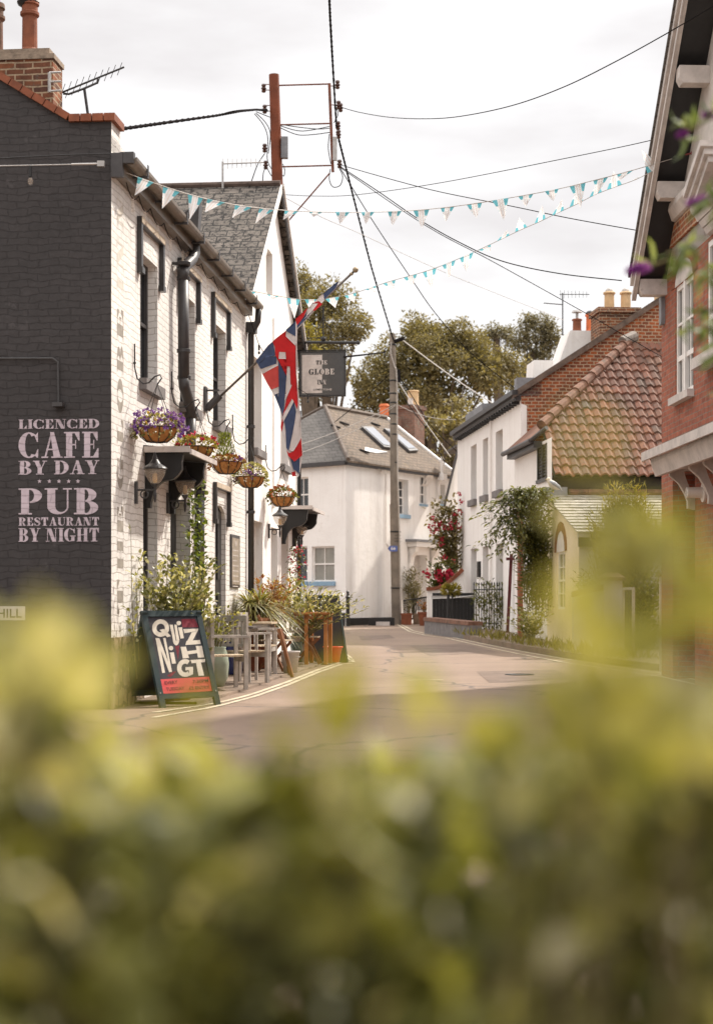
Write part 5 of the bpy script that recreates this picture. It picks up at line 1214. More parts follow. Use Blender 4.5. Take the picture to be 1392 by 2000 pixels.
for px in (596,664): q3=sp_(px,676); mb.tube([(q3.x,ys_+.02,q.z),(q3.x,ys_+.02,b.z+.02)],.012,6)
q4=sp_(631,598); mb.tube([(q4.x,ys_+.02,q.z),(q4.x,ys_+.02,q4.z)],.016,6); mb.ball((q4.x,ys_+.02,q.z+.06),.055,8)
for s_ in (-1,1): mb.tube([(q4.x+s_*.0,ys_+.02,q.z+.55),(q4.x+s_*.06,ys_+.02,q.z+.35),(q4.x+s_*.16,ys_+.02,q.z+.25),(q4.x+s_*.13,ys_+.02,q.z+.05)],.009,5)
mb.tube([(.02,ys_+.02,q4.z+.1),(q4.x,ys_+.02,q4.z-.05)],.008,5)
for k in range(9): x=.1+k*.12; mb.tube([(x+.035*math.cos(t),ys_+.02,q.z+.06+.03*math.sin(t)) for t in [PI*j/5 for j in range(6)]],.006,4)
mb.build('bracket',BLACKM,sg)
# ---- flag on its pole
yf=PF.pix(404,800,x=.03).y
def ff(px,py,dy=0): q=PF.pix(px,py,y=yf); q.y+=dy; return q
fl=thing('flag','furled union flag drooping from an angled pole on the pub front','flag',PF.sub(0,yf,3.9))
mb=MB(PF); mb.tube([ff(408,795),ff(690,531)],.017,10); mb.build('pole',mat('painted_flag_pole',(.11,.09,.075),.5,.2,6),fl,smooth=True)
mb=MB(PF); q=ff(694,527); mb.ball(q,.042,12); q=ff(686,535); mb.ball(q,.03,8,(1,1,.8)); mb.build('finial',mat('aged_brass_finial',(.36,.28,.18),.4,.2,6,metal=.3),fl,smooth=True)
mb=MB(PF); mb.tube([ff(404,799),ff(430,772)],.055,12); q=ff(415,768); mb.box(.0,.03,yf-.09,yf+.09,3.85,4.2); mb.box(.0,q.x+.1,yf-.03,yf+.03,q.z+.03,q.z+.05); mb.build('socket',DGREY,fl)
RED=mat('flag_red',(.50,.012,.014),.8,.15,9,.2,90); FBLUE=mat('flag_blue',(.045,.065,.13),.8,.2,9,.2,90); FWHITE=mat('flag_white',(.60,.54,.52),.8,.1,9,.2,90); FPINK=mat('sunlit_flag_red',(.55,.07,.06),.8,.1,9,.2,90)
def disp(px,py):
    t=max(0,min(1,(py-600)/330)); s=(px-545-(py-650)*.12)
    return .07*math.sin(s/9.5)*(.35+.65*t)*t+.02*math.sin(py/37+s/13)-.05*max(0,min(1,(760-py)/60))
def cloth(polys,m_):
    bm=bmesh.new()
    for pts in polys:
        vs=[bm.verts.new((x,y,0)) for x,y in pts]; bm.faces.new(vs)
    bmesh.ops.triangulate(bm,faces=bm.faces[:])
    xs=[v.co.x for v in bm.verts]; ys2=[v.co.y for v in bm.verts]
    for lo,hi,n_ in ((min(xs),max(xs),(1,0,0)),(min(ys2),max(ys2),(0,1,0))):
        c=math.ceil(lo/5)*5
        while c<hi:
            bmesh.ops.bisect_plane(bm,geom=bm.verts[:]+bm.edges[:]+bm.faces[:],plane_co=V(n_)*c,plane_no=V(n_)); c+=5
    bm.verts.index_update(); mb=MB(PF); vs=[v.co.copy() for v in bm.verts]; n=len(vs)
    P=[ff(v.x,v.y,disp(v.x,v.y)) for v in vs]; fs=[tuple(v.index for v in f.verts) for f in bm.faces]
    edges=[(e.verts[0].index,e.verts[1].index) for e in bm.edges if len(e.link_faces)==1]; bm.free()
    mb.add(P+[p+V((0,.012,0)) for p in P],fs+[tuple(n+i for i in reversed(f)) for f in fs]+[(a,b,b+n,a+n) for a,b in edges]); return mb,m_
Z=lambda *p:[(200+x/2.784,500+y/2.784) for x,y in p]
FB=[Z((835,572),(905,490),(930,470),(945,545),(880,560),(848,590)),Z((985,560),(1003,562),(1005,600),(1015,690),(990,790),(985,860),(958,790),(960,565)),
  Z((848,590),(890,555),(950,550),(948,592),(880,618),(860,612)),Z((1040,790),(1052,850),(1045,905),(1015,1060),(1003,1045),(995,950),(985,905)),
  Z((1000,405),(1052,355),(1052,440),(1030,430),(1003,412)),Z((1060,375),(1100,330),(1145,255),(1160,270),(1120,330),(1062,392)),Z((1195,215),(1285,140),(1270,178),(1210,240)),
  Z((1018,1075),(1042,1120),(1070,1092),(1068,1190),(1040,1160)),Z((935,755),(985,880),(975,840),(958,770),(948,740))]
FRd=[Z((930,470),(945,455),(1000,410),(1000,440),(1052,490),(1052,640),(1062,800),(1058,830),(1040,790),(1025,700),(1020,600),(1000,525),(965,525),(962,560),(945,545),(942,500)),
  Z((1052,345),(1115,285),(1098,330),(1060,380),(1056,370)),Z((1142,262),(1180,248),(1200,265),(1160,300),(1142,300)),
  Z((1030,700),(1040,790),(985,905),(978,960),(970,930),(980,880),(1000,780),(1015,720)),Z((1005,1060),(1018,1075),(1040,1062),(1078,990),(1084,1080),(1045,1118),(1015,1090)),Z((1032,1178),(1048,1170),(1060,1195),(1035,1200))]
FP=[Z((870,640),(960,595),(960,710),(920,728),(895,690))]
FW=[Z((848,590+22),(870,615),(950,590),(960,598),(875,642)),Z((920,728),(960,712),(960,745),(935,755)),Z((965,525),(998,525),(1000,562),(962,562)),Z((1005,600),(1020,602),(1022,700),(1030,700),(1000,770),(990,790),(1015,690)),
  Z((1040,790),(985,905),(980,880),(990,850),(1030,775)),Z((1058,830),(1076,870),(1070,900),(1078,990),(1040,1062),(1018,1058),(1045,905),(1052,850)),Z((1003,412),(1052,440),(1052,490),(1000,440)),
  Z((1120,330),(1098,345),(1145,300),(1175,262),(1145,262),(1118,290),(1112,330)),Z((1180,225),(1205,212),(1210,245),(1195,262),(1175,245)),Z((978,958),(990,900),(998,950),(1003,1045),(990,1000)),Z((1052,345+10),(1060,378),(1056,480),(1052,480)),Z((1048,1165),(1068,1185),(1062,1200),(1052,1190))]
BASE=[Z((835,572),(905,490),(1000,408),(1060,350),(1150,255),(1290,138),(1270,180),(1180,275),(1060,400),(1056,640),(1076,880),(1084,1080),(1066,1195),(1035,1195),(1000,1040),(960,800),(900,700))]
bm_,_=cloth(BASE,FWHITE); bm_.v=[PF.M@((PF.I@v)+V((0,.013,0))) for v in bm_.v]; bm_.build('cloth',FWHITE,fl)
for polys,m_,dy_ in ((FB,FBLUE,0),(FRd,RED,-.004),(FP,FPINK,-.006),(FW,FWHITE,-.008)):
    a_,m2=cloth(polys,m_); a_.v=[PF.M@((PF.I@v)+V((0,dy_,0))) for v in a_.v]; a_.build('cloth',m2,fl,smooth=True)
# ================================================================ AERIALS
def aerial(label,mast,boom,els,eh,fr_,m_=DGREY2,r=.012,extra=None):
    t=thing('tv_aerial',label,'aerial',Fr(mast[0],0)); mb=MB(); mb.tube(mast,r*1.6,6); mb.build('mast',m_,t)
    mb=MB(); mb.tube(boom,r,6); mb.build('boom',m_,t); mb=MB(); a,b=V(boom[0]),V(boom[-1]); 
    for k in range(els):
        c=a.lerp(b,(k+.3)/els); u=V(fr_)*eh*(1-.3*k/els); mb.tube([c-u,c+u],r*.45,4)
    mb.build('element',m_,t)
    if extra: mb=MB(); mb.tube(extra,r*1.3,5); mb.build('side_arm',m_,t)
Ya=20.6
aerial('television aerial tilted upwards beside the brick chimney',[at(172,222,Ya),at(165,172,Ya)],[at(118,182,Ya),at(243,131,Ya-.2)],10,.10,(.45,-.3,1.0),extra=[at(124,183,Ya),at(135,184,Ya),at(165,173,Ya),at(190,162,Ya),at(192,154,Ya)])
Ya=29.3
aerial('television aerial on the slate ridge next to the brown pole',[at(435,368,Ya),at(435,316,Ya)],[at(433,320,Ya),at(515,317,Ya)],9,.10,(.0,.3,1),m_=STEEL)
Ya=45
aerial('television aerial on a tall thin mast by the white chimney',[at(1098,655,Ya),at(1098,572,Ya)],[at(1092,575,Ya),at(1150,575,Ya)],8,.12,(0,.2,1),m_=DGREY2,extra=[at(1061,592,Ya),at(1098,595,Ya)])
# chimney aerial bracket
t=thing('aerial_bracket','galvanised bracket strapped to the side of the brick chimney','bracket',at(105,175,20))
mb=MB(); mb.tube([at(97,142,20),at(97,180,20)],.02,6)
for y in (142,160,178): mb.tube([at(97,y,20),at(120,y-1,20)],.014,5)
mb.build('bracket_arms',STEEL,t)
# ================================================================ POLES AND CABLES
P1=34.3
pole=thing('telegraph_pole','red brown telegraph pole with steel outrigger behind the slate roof','pole',Fr(at(572,1270,P1),0))
mb=MB(); b=at(571,1265,P1); tp=at(535,146,P1); mb.tube([V((b.x,b.y,0)),tp],[.16,.105],16); mb.build('shaft',RUSTPOLE,pole,smooth=False)
mb=MB()
for y,x1 in ((165,643),(242,648),(324,652)): mb.tube([at(537+(y-146)*.032,y+2,P1),at(x1,y-1,P1)],.016,6)
mb.bar(at(643,163,P1),at(650,336,P1),.06,.05); mb.tube([at(644,338,P1),at(556,440,P1)],.016,6); mb.build('outrigger',RUST,pole)
mb=MB()
def insul(px,py,s=1): mb.lathe([(.0,-.10),(.035,-.09),(.05,-.06),(.03,-.04),(.055,-.02),(.055,.0),(.03,.02),(.05,.05),(.04,.08),(0,.09)],at(px,py,P1-.06),10)
for px,py in ((515,172),(517,213),(517,289),(519,322),(659,165),(661,205),(665,210),(660,245),(661,262),(663,320)): insul(px,py)
mb.build('insulator',PORC,pole)
mb=MB(); q=at(556,290,P1); mb.box(q.x-.07,q.x+.07,P1-.12,P1+.02,q.z-.22,q.z+.22); mb.build('junction_box',LEAD,pole)
mb=MB(); q=at(654,290,P1); mb.box(q.x-.045,q.x+.045,P1-.10,P1-.03,q.z-.27,q.z+.22); mb.build('cable_closure',STEEL,pole)
mb=MB()
for x0,y0 in ((513,172),(515,213)): mb.tube([at(x0+4,y0-7,P1),at(537,y0-7,P1)],.01,5); mb.tube([at(x0+4,y0+4,P1),at(537,y0+4,P1)],.01,5)
for y0 in (168,205): mb.tube([at(645,y0,P1),at(661,y0,P1)],.01,5)
mb.tube([at(556,455,P1),at(558,470,P1),at(553,470,P1)],.014,5); mb.tube([at(556,470,P1),at(560,480,P1),at(558,488,P1),at(554,480,P1)],.012,5)
mb.build('ironwork',RUST,pole)
mb=MB()
def curve(pts,r=.012,n=5):
    """pts: (px,py,Y)"""
    P=[at(*p) for p in pts]; out_=[]
    for i in range(len(P)-1):
        p0=P[max(i-1,0)];p1=P[i];p2=P[i+1];p3=P[min(i+2,len(P)-1)]
        for k in range(8):
            t=k/8; out_.append(.5*((2*p1)+(p2-p0)*t+(2*p0-5*p1+4*p2-p3)*t*t+(3*p1-p0-3*p2+p3)*t**3))
    out_.append(P[-1]); mb.tube(out_,r,n)
for pts in (((548,243,P1),(580,248,P1),(620,252,P1),(648,250,P1)),((548,250,P1),(580,263,P1),(610,263,P1),(648,258,P1)),((548,246,P1),(590,256,P1),(648,246,P1)),
  ((497,222,P1),(515,245,P1),(523,270,P1),(522,310,P1),(530,330,P1)),((500,221,P1),(519,240,P1),(528,262,P1),(524,300,P1)),((536,232,P1),(525,228,P1),(500,218,P1)),((652,205,P1),(660,222,P1),(652,240,P1)),
  ((645,330,P1),(643,350,P1),(650,365,P1),(664,362,P1),(669,345,P1),(663,330,P1)),((546,335,P1),(554,344,P1),(556,332,P1),(552,320,P1)),((643,262,P1),(641,290,P1),(646,320,P1)),((520,325,P1),(528,340,P1),(536,350,P1))): curve(pts,.009)
mb.build('loose_wire',CABLE,pole)
P2=51.5
pole2=thing('telegraph_pole','slender weathered grey telegraph pole in front of the white cottage','pole',Fr(xpt(774,P2),0))
mb=MB(); b=xpt(774.5,P2); tp=at(766,652,P2); kx_=at(770,985,P2)
mb.tube([b,kx_],[.155,.15],16); mb.tube([kx_+V((0,0,.0)),tp],[.128,.095],16); mb.build('shaft',GREYPOLE,pole2)
mb=MB()
for y in (675,745,770,788,810,830,850,905,1040,1150): x=766+(y-652)*.0145; mb.lathe([(.115 if y<985 else .165,0),(.12 if y<985 else .17,.01),(.12 if y<985 else .17,.035),(.115 if y<985 else .165,.045)],at(x,y,P2),14)
for y in (1040,1046,1052,1058): mb.lathe([(.158,0),(.160,.012)],at(773,y,P2),14)
mb.build('band',BLACK,pole2)
mb=MB(); mb.tube([at(770,667,P2-.1),at(788,661,P2-.2)],.06,8); mb.tube([at(765,690,P2),at(752,680,P2),at(750,700,P2)],.02,5); q=at(778,735,P2); mb.box(q.x-.03,q.x+.06,P2-.16,P2-.06,q.z-.2,q.z+.2); mb.build('cable_clamp',CABLE,pole2)
mb=MB()
curve(((764,668,P2-.12),(763,690,P2-.12),(770,715,P2-.12),(775,740,P2-.14),(776,900,P2-.14),(779,1000,P2-.18),(783,1210,P2-.18)),.02); mb.build('riser_cable',PCABLE,pole2)
sb_=thing('route_marker','small blue arrow route sign on the grey pole','sign',Fr(at(766,1071,P2-.2),0))
mb=MB(); mb.prism([at(x,y,P2-.2) for x,y in ((757,1071),(761,1066),(776,1066),(776,1077),(761,1077))],(0,.02,0)); mb.build('plate',mat('route_sign_blue',(.10,.14,.36),.5,.1,5),sb_)
mb=MB(); mb.prism([at(x,y,P2-.201) for x,y in ((755.5,1071),(760.5,1064.8),(777,1064.8),(777,1078.2),(760.5,1078.2))],(0,.012,0)); mb.build('border',WHITEP,sb_) if False else None
mb=MB(); q0=at(763,1074,P2-.205);q1=at(772,1068,P2-.205); sans('66',lambda a,b,d:V((a,P2-.205+d,b)),q0.x,q1.x,q0.z,q1.z,ID,WHITEP,sb_)
NC=[0]
def cable(label,pts,r=.009,m_=CABLE,twist=False):
    global mb
    mb=MB(); curve(pts,r,6)
    if twist:
        a=MB(); P=[at(*p) for p in pts]; n=int((P[-1]-P[0]).length*7); out_=[]
        # second strand wound round the first
        sm=[]; 
        for i in range(len(P)-1):
            for k in range(n//(len(P)-1)): sm.append(P[i].lerp(P[i+1],k/(n//(len(P)-1))))
        sm.append(P[-1])
        for ph in (0,PI):
            L_=[p+V((math.cos(i*1.3+ph),0,math.sin(i*1.3+ph)))*r*.75 for i,p in enumerate(sm)]; mb.tube(L_,r*.7,5)
    o=mb.build('overhead_cable',m_,loc=at(*pts[0])); tag(o,label,'cable'); return o
cable('thick twisted cable dropping from the top edge to the outrigger',((642,-30,24.5),(645,40,26.3),(650,130,29.5),(657,250,P1)),.017,twist=True)
cable('thick twisted cable from the outrigger to the grey pole top',((658,258,P1),(690,385,39),(726,525,45),(768,664,P2-.1)),.020,twist=True)
cable('long sagging wire curving up to the top right corner',((662,208,P1),(700,219,33),(760,229,31),(830,232,29),(900,227,27),(1000,206,25),(1100,170,23),(1200,121,22),(1300,66,21),(1400,7,20)),.0075)
cable('wire from the outrigger to the middle of the white bargeboard',((664,322,P1),(770,352,31),(860,375,29),(1000,403,27),(1110,426,25.5),(1243,450,24.6)),.0075)
cable('sagging wire from the outrigger to the foot of the bargeboard',((664,325,P1),(740,375,32),(820,430,30),(900,475,28.5),(980,510,27),(1090,534,26),(1213,548,25.2)),.009)
cable('wire from the outrigger crossing the brick gable and pantiles',((664,327,P1),(830,440,P1+.4),(960,510,P1+.8),(1140,610,P1+.2),(1230,662,P1+0),(1292,697,P1-.8)),.008)
cable('thin wire rising gently to the right from the brown pole',((550,380,P1),(620,383,33),(700,380,32),(860,357,29),(1100,310,26),(1262,276,23.7),(1345,252,22.5)),.006)
cable('faint wire falling from the brown pole to the roof aerial',((555,385,P1+.1),(630,425,36),(700,455,38),(880,537,41),(1100,625,44)),.006,PCABLE)
cable('long wire from the outrigger to the white house eaves box',((664,328,P1),(730,435,35.5),(800,540,37),(850,612,38),(920,690,39),(1003,757,39.9)),.010)
cable('pale wire from the grey pole to the white house far eaves',((787,665,P2-.2),(840,705,50),(900,748,48),(962,788,45)),.016,PCABLE)
cable('dark cable from the inn sign to the grey pole',((672,697,P1-1.6),(710,693,40),(752,688,P2)),.022)
cable('pair of pale wires sloping left over the cottage roof',((772,790,P2-.12),(720,816,51.5),(650,846,51),(588,868,50.5)),.012,PCABLE)
cable('second pale wire sloping left over the cottage roof lower down',((772,792,P2-.12),(715,830,51.5),(640,865,51),(586,885,50.5)),.012,PCABLE)
cable('thin wire leaving the grey pole down to the left',((763,728,P2),(735,755,52),(690,795,52.5),(640,835,53)),.012,CABLE)
for i,(ex,ey,lb) in enumerate(((892,882,'uppermost'),(880,893,'middle'),(868,905,'lowest'))):
    cable(lb+' of the wires fanning down right from the grey pole to the white gable',((778,733+i*14,P2),(805,775+i*13,51),(840,830+i*9,50.5),(ex,ey,50)),.013,PCABLE if i==1 else CABLE)
cable('nearly level pale wire between grey pole and white house',((777,791,P2),(810,806,51),(850,817,50),(890,820,49)),.010,PCABLE)
cable('thick black cable from the pub parapet to the brown pole',((228,253,18.2),(320,240,21),(420,226,26),(470,217,30),(500,214,32),(522,216,P1)),.018,twist=True)
cable('slack thin wire under the thick cable beside the brown pole',((425,226,26.2),(450,218,28),(480,214,31),(522,213,P1)),.008)
cable('wire dropping from the brown pole to the slate ridge',((517,300,P1),(503,322,32.5),(488,364,29.9)),.010)
cable('short wire beside the brown pole reaching the slate ridge',((519,325,P1),(514,340,32),(513,364,29.9)),.009)
cable('thin wire pinned across the black gable near its top',((-60,312,17.72),(0,309,17.72),(120,303,17.76),(216,300,17.72)),.007,BLACK)
# festoon wire on the gable
fs_=thing('festoon_light','single bare bulb on a taut wire across the black gable','light string',Fr(at(60,345,17.6),0))
mb=MB(); curve(((-60,326,17.5),(0,324,17.52),(100,322,17.6),(190,320,17.68)),.006); q=at(197,320,17.68); mb.box(q.x-.035,q.x+.04,17.66,17.72,q.z-.03,q.z+.03); mb.tube([at(140,321,17.62),at(190,320,17.68)],.012,6); mb.build('wire',STEEL,fs_)
mb=MB(); q=at(60,325,17.55); mb.tube([q,q-V((0,0,.11))],.016,8); mb.build('socket',BLACK,fs_); mb=MB(); mb.ball(q-V((0,0,.16)),.03,10,(1,1,1.4)); mb.build('bulb',SEE,fs_)
# swan lamp over the gable lettering
gl=thing('gable_lamp','slim dark swan arm lamp on conduit over the painted lettering','lamp',Fr(at(115,790,17.7),0))
mb=MB(PF); f2=lambda px,py,d=-.03:PF.pix(px,py,y=d); mb.tube([f2(-40,700),f2(85,700),f2(104,700),f2(114,708),f2(115,785)],.012,8); mb.build('conduit',DGREY2,gl)
q=f2(115,790,-.06); mb=MB(PF); mb.box(q.x-.055,q.x+.055,-.12,0,q.z-.025,q.z+.02); mb.build('lamp_head',DGREY,gl)
# string lights below the gutter
sl_=thing('string_lights','string of bare clear bulbs looping under the pub gutter','light string',pubsub(250,.1,EZ-.3))
mb=MB(PF); ypos=[.15,.75,1.35,2.1,2.85,3.6,4.5,5.4,6.3,7.4,8.5]; zz0=EZ-.22
w_=[]
for i in range(len(ypos)-1):
    for k in range(6):
        t=k/6; w_.append(V((.13,ypos[i]+(ypos[i+1]-ypos[i])*t,zz0-.10*4*t*(1-t))))
w_.append(V((.13,ypos[-1],zz0))); w_+= [V((.16,9.4,zz0-.35)),V((.35,10.4,zz0-.75)),V((.75,11.2,zz0-.95)),V((1.2,11.8,zz0-.95))]
mb.tube(w_,.006,5,False); mb.build('wire',CABLE,sl_)
bp=[V((.13,(ypos[i]+ypos[i+1])/2,zz0-.1)) for i in range(10)]+[V((.16,9.4,zz0-.35)),V((.35,10.4,zz0-.75)),V((.75,11.2,zz0-.95))]
for p in bp:
    mb=MB(PF); mb.tube([p,p-V((0,0,.09))],.018,6); mb.ball(p-V((0,0,.13)),.022,8,(1,1,1.3)); mb.build('bulb',[BLACK] if p.y>9 else [SEE],sl_)
# ================================================================ BUNTING
def buntm():
    m,t,b=nodes('pennant_cloth'); uv=nd(t,'ShaderNodeTexCoord'); s=nd(t,'ShaderNodeSeparateXYZ'); t.links.new(uv.outputs['UV'],s.inputs[0])
    def band(sock,c,hw):
        a=nd(t,'ShaderNodeMath',operation='SUBTRACT'); t.links.new(sock,a.inputs[0]); a.inputs[1].default_value=c
        b_=nd(t,'ShaderNodeMath',operation='ABSOLUTE'); t.links.new(a.outputs[0],b_.inputs[0]); g_=nd(t,'ShaderNodeMath',operation='LESS_THAN'); t.links.new(b_.outputs[0],g_.inputs[0]); g_.inputs[1].default_value=hw; return g_.outputs[0]
    U,W=s.outputs[0],s.outputs[1]
    def mx_(a,b_):
        q=nd(t,'ShaderNodeMath',operation='MAXIMUM'); t.links.new(a,q.inputs[0]); t.links.new(b_,q.inputs[1]); return q.outputs[0]
    pale=mx_(band(U,.5,.2),band(W,.42,.1)); core=mx_(band(U,.42,.025),band(U,.58,.025))
    tip=nd(t,'ShaderNodeMath',operation='GREATER_THAN'); t.links.new(W,tip.inputs[0]); tip.inputs[1].default_value=.56; pale=mx_(pale,tip.outputs[0])
    c=mixc(t,pale,(.15,.50,.58),(.84,.86,.87)); c=mixc(t,core,c,(.78,.70,.66)); t.links.new(c,b.inputs['Base Color']); b.inputs['Roughness'].default_value=.8
    tr=nd(t,'ShaderNodeBsdfTranslucent'); t.links.new(c,tr.inputs[0]); ms=nd(t,'ShaderNodeMixShader'); ms.inputs[0].default_value=.4; t.links.new(b.outputs[0],ms.inputs[1]); t.links.new(tr.outputs[0],ms.inputs[2]); t.links.new(ms.outputs[0],t.nodes['Material Output'].inputs[0]); return m
PEN=buntm()
def bunting(label,path,pens):
    P=[at(*p) for p in path]; pth=[]
    t=thing('bunting',label,'bunting',Fr(P[0],0)); mb=MB()
    for i in range(len(P)-1):
        p0=P[max(i-1,0)];p1=P[i];p2=P[i+1];p3=P[min(i+2,len(P)-1)]
        for k in range(8):
            u=k/8; pth.append(.5*((2*p1)+(p2-p0)*u+(2*p0-5*p1+4*p2-p3)*u*u+(3*p1-p0-3*p2+p3)*u**3))
    pth.append(P[-1]); mb.tube(pth,.005,5,False); mb.build('cord',PCABLE,t)
    def pxof(p): return CX+(p.x)/p.y*F_PX
    xs=[pxof(p) for p in pth]
    def cordpt(px):
        for i in range(len(pth)-1):
            if (xs[i]-px)*(xs[i+1]-px)<=0:
                u=(px-xs[i])/((xs[i+1]-xs[i]) or 1); return pth[i].lerp(pth[i+1],u)
        return pth[-1] if abs(xs[-1]-px)<abs(xs[0]-px) else pth[0]
    for (x0,x1,tx,ty) in pens:
        a=cordpt(x0);b=cordpt(x1); Y=(a.y+b.y)/2; tp=at(tx,ty,Y-.03); mb=MB(); mb.uv=[]; n=7; vs=[];fs=[];uv=[]
        for i in range(n+1):
            v_=i/n
            for j in range(n+1):
                u=j/n; top=a.lerp(b,u); p=top.lerp(tp,v_); p=p+V((0,.025*math.sin(u*5+tx)*v_*(1-v_)*2+.02*math.sin(v_*4+tx),0)); vs.append(p); uv.append(((u-.5)*(1-v_)+.5,v_))
        for i in range(n):
            for j in range(n): k=i*(n+1)+j; fs.append((k,k+1,k+n+2,k+n+1))
        mb.add(vs,fs); mb.uv=uv; mb.build('pennant',PEN,t)
A1=[(238,334,17.95),(300,357,18.1),(375,381,18.4),(460,400,18.9),(560,411,19.6),(690,415,20.4),(820,410,21.2),(930,397,21.6),(1075,372,22),(1160,352,22.3),(1240,331,22.5),(1325,306,22.8)]
bunting('upper string of teal and white pennants from pub gutter to gable end',A1,[(270,301,263,382),(319,352,317,407),(367,397,371,430),(406,440,400,414),(459,491,454,426),(507,535,499,436),(556,584,553,430),(603,630,612,424),(655,683,664,437),(705,731,714,437),(757,784,766,441),(807,838,824,447),(860,887,870,433),(911,941,930,427),(960,992,984,430),(1012,1041,1026,404),(1063,1090,1080,393),(1112,1143,1133,407),(1158,1187,1165,380),(1205,1236,1208,354)])
B1=[(452,560,26.5),(490,568,26),(560,581,25.5),(610,586,25.2),(650,581,25),(690,573,24.8),(760,550,24.5),(840,527,24.2),(910,499,24),(960,476,23.8),(1014,450,23.7),(1053,433,23.5),(1088,416,23.4),(1125,399,23.3),(1160,381,23.2),(1198,366,23.1),(1240,351,23),(1278,332,22.9),(1330,306,22.8)]
bunting('lower string of teal and white pennants dipping beside the flag',B1,[(456,474,452,570),(478,500,478,588),(520,545,534,585),(560,586,575,622),(595,622,608,610),(635,662,655,602),(672,696,692,592),(712,734,733,570),(748,772,768,567),(788,814,806,560),(825,852,842,563),(863,889,877,543),(897,924,910,530),(934,958,957,492),(970,994,990,448),(1005,1030,1013,425),(1043,1065,1058,400),(1077,1100,1097,388),(1111,1138,1131,356),(1150,1174,1168,350),(1184,1213,1198,333),(1226,1249,1246,346),(1264,1292,1251,293),(1302,1331,1305,277)])
t=thing('wall_eye','rope hook with coloured knot at the end of the bunting','hook',RF.sub(0,RF.pix(1350,300,x=-.05).y,RF.pix(1350,300,x=-.05).z))
q=RF.I@at(1350,299,22.6); mb=MB(); mb.tube([at(1325,304,22.8),at(1352,299,22.6),at(1392,297,21.5)],.012,6); mb.ball(at(1352,299,22.6),.035,8); mb.build('rope',mat('red_twine',(.22,.05,.05),.8),t)
# ================================================================ PUB FORECOURT
def gfrom(px,py): return gpt(px,py)
# A-board
FLt=gpt(315,1383); FRt=gpt(432,1377); u=(FRt-FLt); W_=u.length; u.normalize(); vback=V((-u.y,u.x,0)); spread=.80; Hb=1.07
ab=thing('a_board','dark green pavement board advertising quiz night','sign board',Fr(FLt,0))
TL=FLt+vback*spread/2+V((0,0,Hb)); TR=TL+u*W_*1.03
upv=(TL-FLt).normalized(); nrm=u.cross(upv).normalized()
if nrm.y>0: nrm=-nrm
def hit(px,py,off=.0):
    r_=ray(px,py); o=FLt+nrm*off; return CAM+r_*((o-CAM).dot(nrm)/r_.dot(nrm))
BP=lambda a,b,d:FLt+u*a+upv*b-nrm*d
LB=(TL-FLt).length; W1=W_
mb=MB(); fw=.07
for a0,a1,b0,b1 in ((0,fw,0,LB),(W1-fw,W1,0,LB),(fw,W1-fw,LB-fw,LB),(fw,W1-fw,.105,.16)): pbox(mb,BP,a0,a1,b0,b1,0,.04)
mb.build('front_frame',GREENBOARD,ab)
mb=MB(); pbox(mb,BP,fw,W1-fw,.16,LB-fw,.018,.03); mb.build('chalk_panel',CHALK,ab)
# rear frame
n2=V((-nrm.x,-nrm.y,nrm.z)); R0=FLt+vback*spread; up2=(TL-R0).normalized(); BR=lambda a,b,d:R0+u*a+up2*b-vback*d
mb=MB()
for a0,a1,b0,b1 in ((0,fw,0,LB-.02),(W1-fw,W1,0,LB-.02),(fw,W1-fw,.10,.10+fw)): pbox(mb,BR,a0,a1,b0,b1,-.0,.035)
mb.build('rear_frame',GREENBOARD,ab); mb=MB(); pbox(mb,BR,fw,W1-fw,.17,LB-.06,.012,.022); mb.build('rear_panel',BLACK,ab)
mb=MB(); 
for a in (.03,W1-.03): mb.ball(FLt+u*a+upv*.17+nrm*.003,.008,6)
mb.build('screw',STEEL,ab)
Zq=lambda x,y:(290+x/9.943,1190+y/9.943)
kk=[0]
def lets(polys,m_,nm,base=.0):
    mb=MB()
    for pl in polys:
        kk[0]=(kk[0]+1)%7; mb.poly([hit(*Zq(*p),-.0175+.0008*kk[0]*.5+base) for p in pl])
    return mb.build(nm,m_,ab)
def ringz(cx,cy,rx,ry,ix,iy,a0,a1,n=22,dx=0,dy=0):
    return [[(cx+rx*math.cos(s),cy+ry*math.sin(s)),(cx+rx*math.cos(e),cy+ry*math.sin(e)),(cx+dx+ix*math.cos(e),cy+dy+iy*math.sin(e)),(cx+dx+ix*math.cos(s),cy+dy+iy*math.sin(s))] for s,e in [(math.radians(a0+(a1-a0)*i/n),math.radians(a0+(a1-a0)*(i+1)/n)) for i in range(n)]]
QL=ringz(240,365,165,170,82,85,0,360,30)+[[(215,400),(300,380),(440,520),(370,545)]]
QL+=[[(415,300),(475,300),(540,640),(480,600)],[(505,300),(550,300),(602,590),(545,600)]]+ringz(540,590,62,110,14,20,0,180,12)
QL+=ringz(592,268,44,44,1,1,0,360,16)+[[(580,352),(655,348),(690,560),(625,570)]]
QL+=[[(680,385),(975,375),(960,420),(700,465)],[(840,450),(960,420),(860,610),(720,690)],[(740,615),(1000,595),(1018,672),(720,695)]]
QL+=[[(140,560),(205,560),(325,1230),(272,1240)],[(205,575),(215,560),(460,1215),(405,1222),(205,690)],[(285,556),(335,556),(460,1215),(405,1100)]]
QL+=ringz(440,755,44,44,1,1,0,360,16)+[[(418,840),(495,835),(535,1052),(462,1058)]]
QL+=[[(628,730),(730,725),(790,945),(670,955)],[(920,712),(1040,708),(1085,935),(965,940)],[(740,815),(940,790),(955,850),(755,880)]]
QL+=ringz(715,1140,158,172,72,85,-55,-310,26)+[[(720,1125),(868,1115),(868,1260),(800,1290),(785,1180),(720,1185)]]
QL+=[[(820,985),(1105,965),(1100,1025),(840,1048)],[(925,1035),(1020,1030),(1085,1285),(975,1292)]]
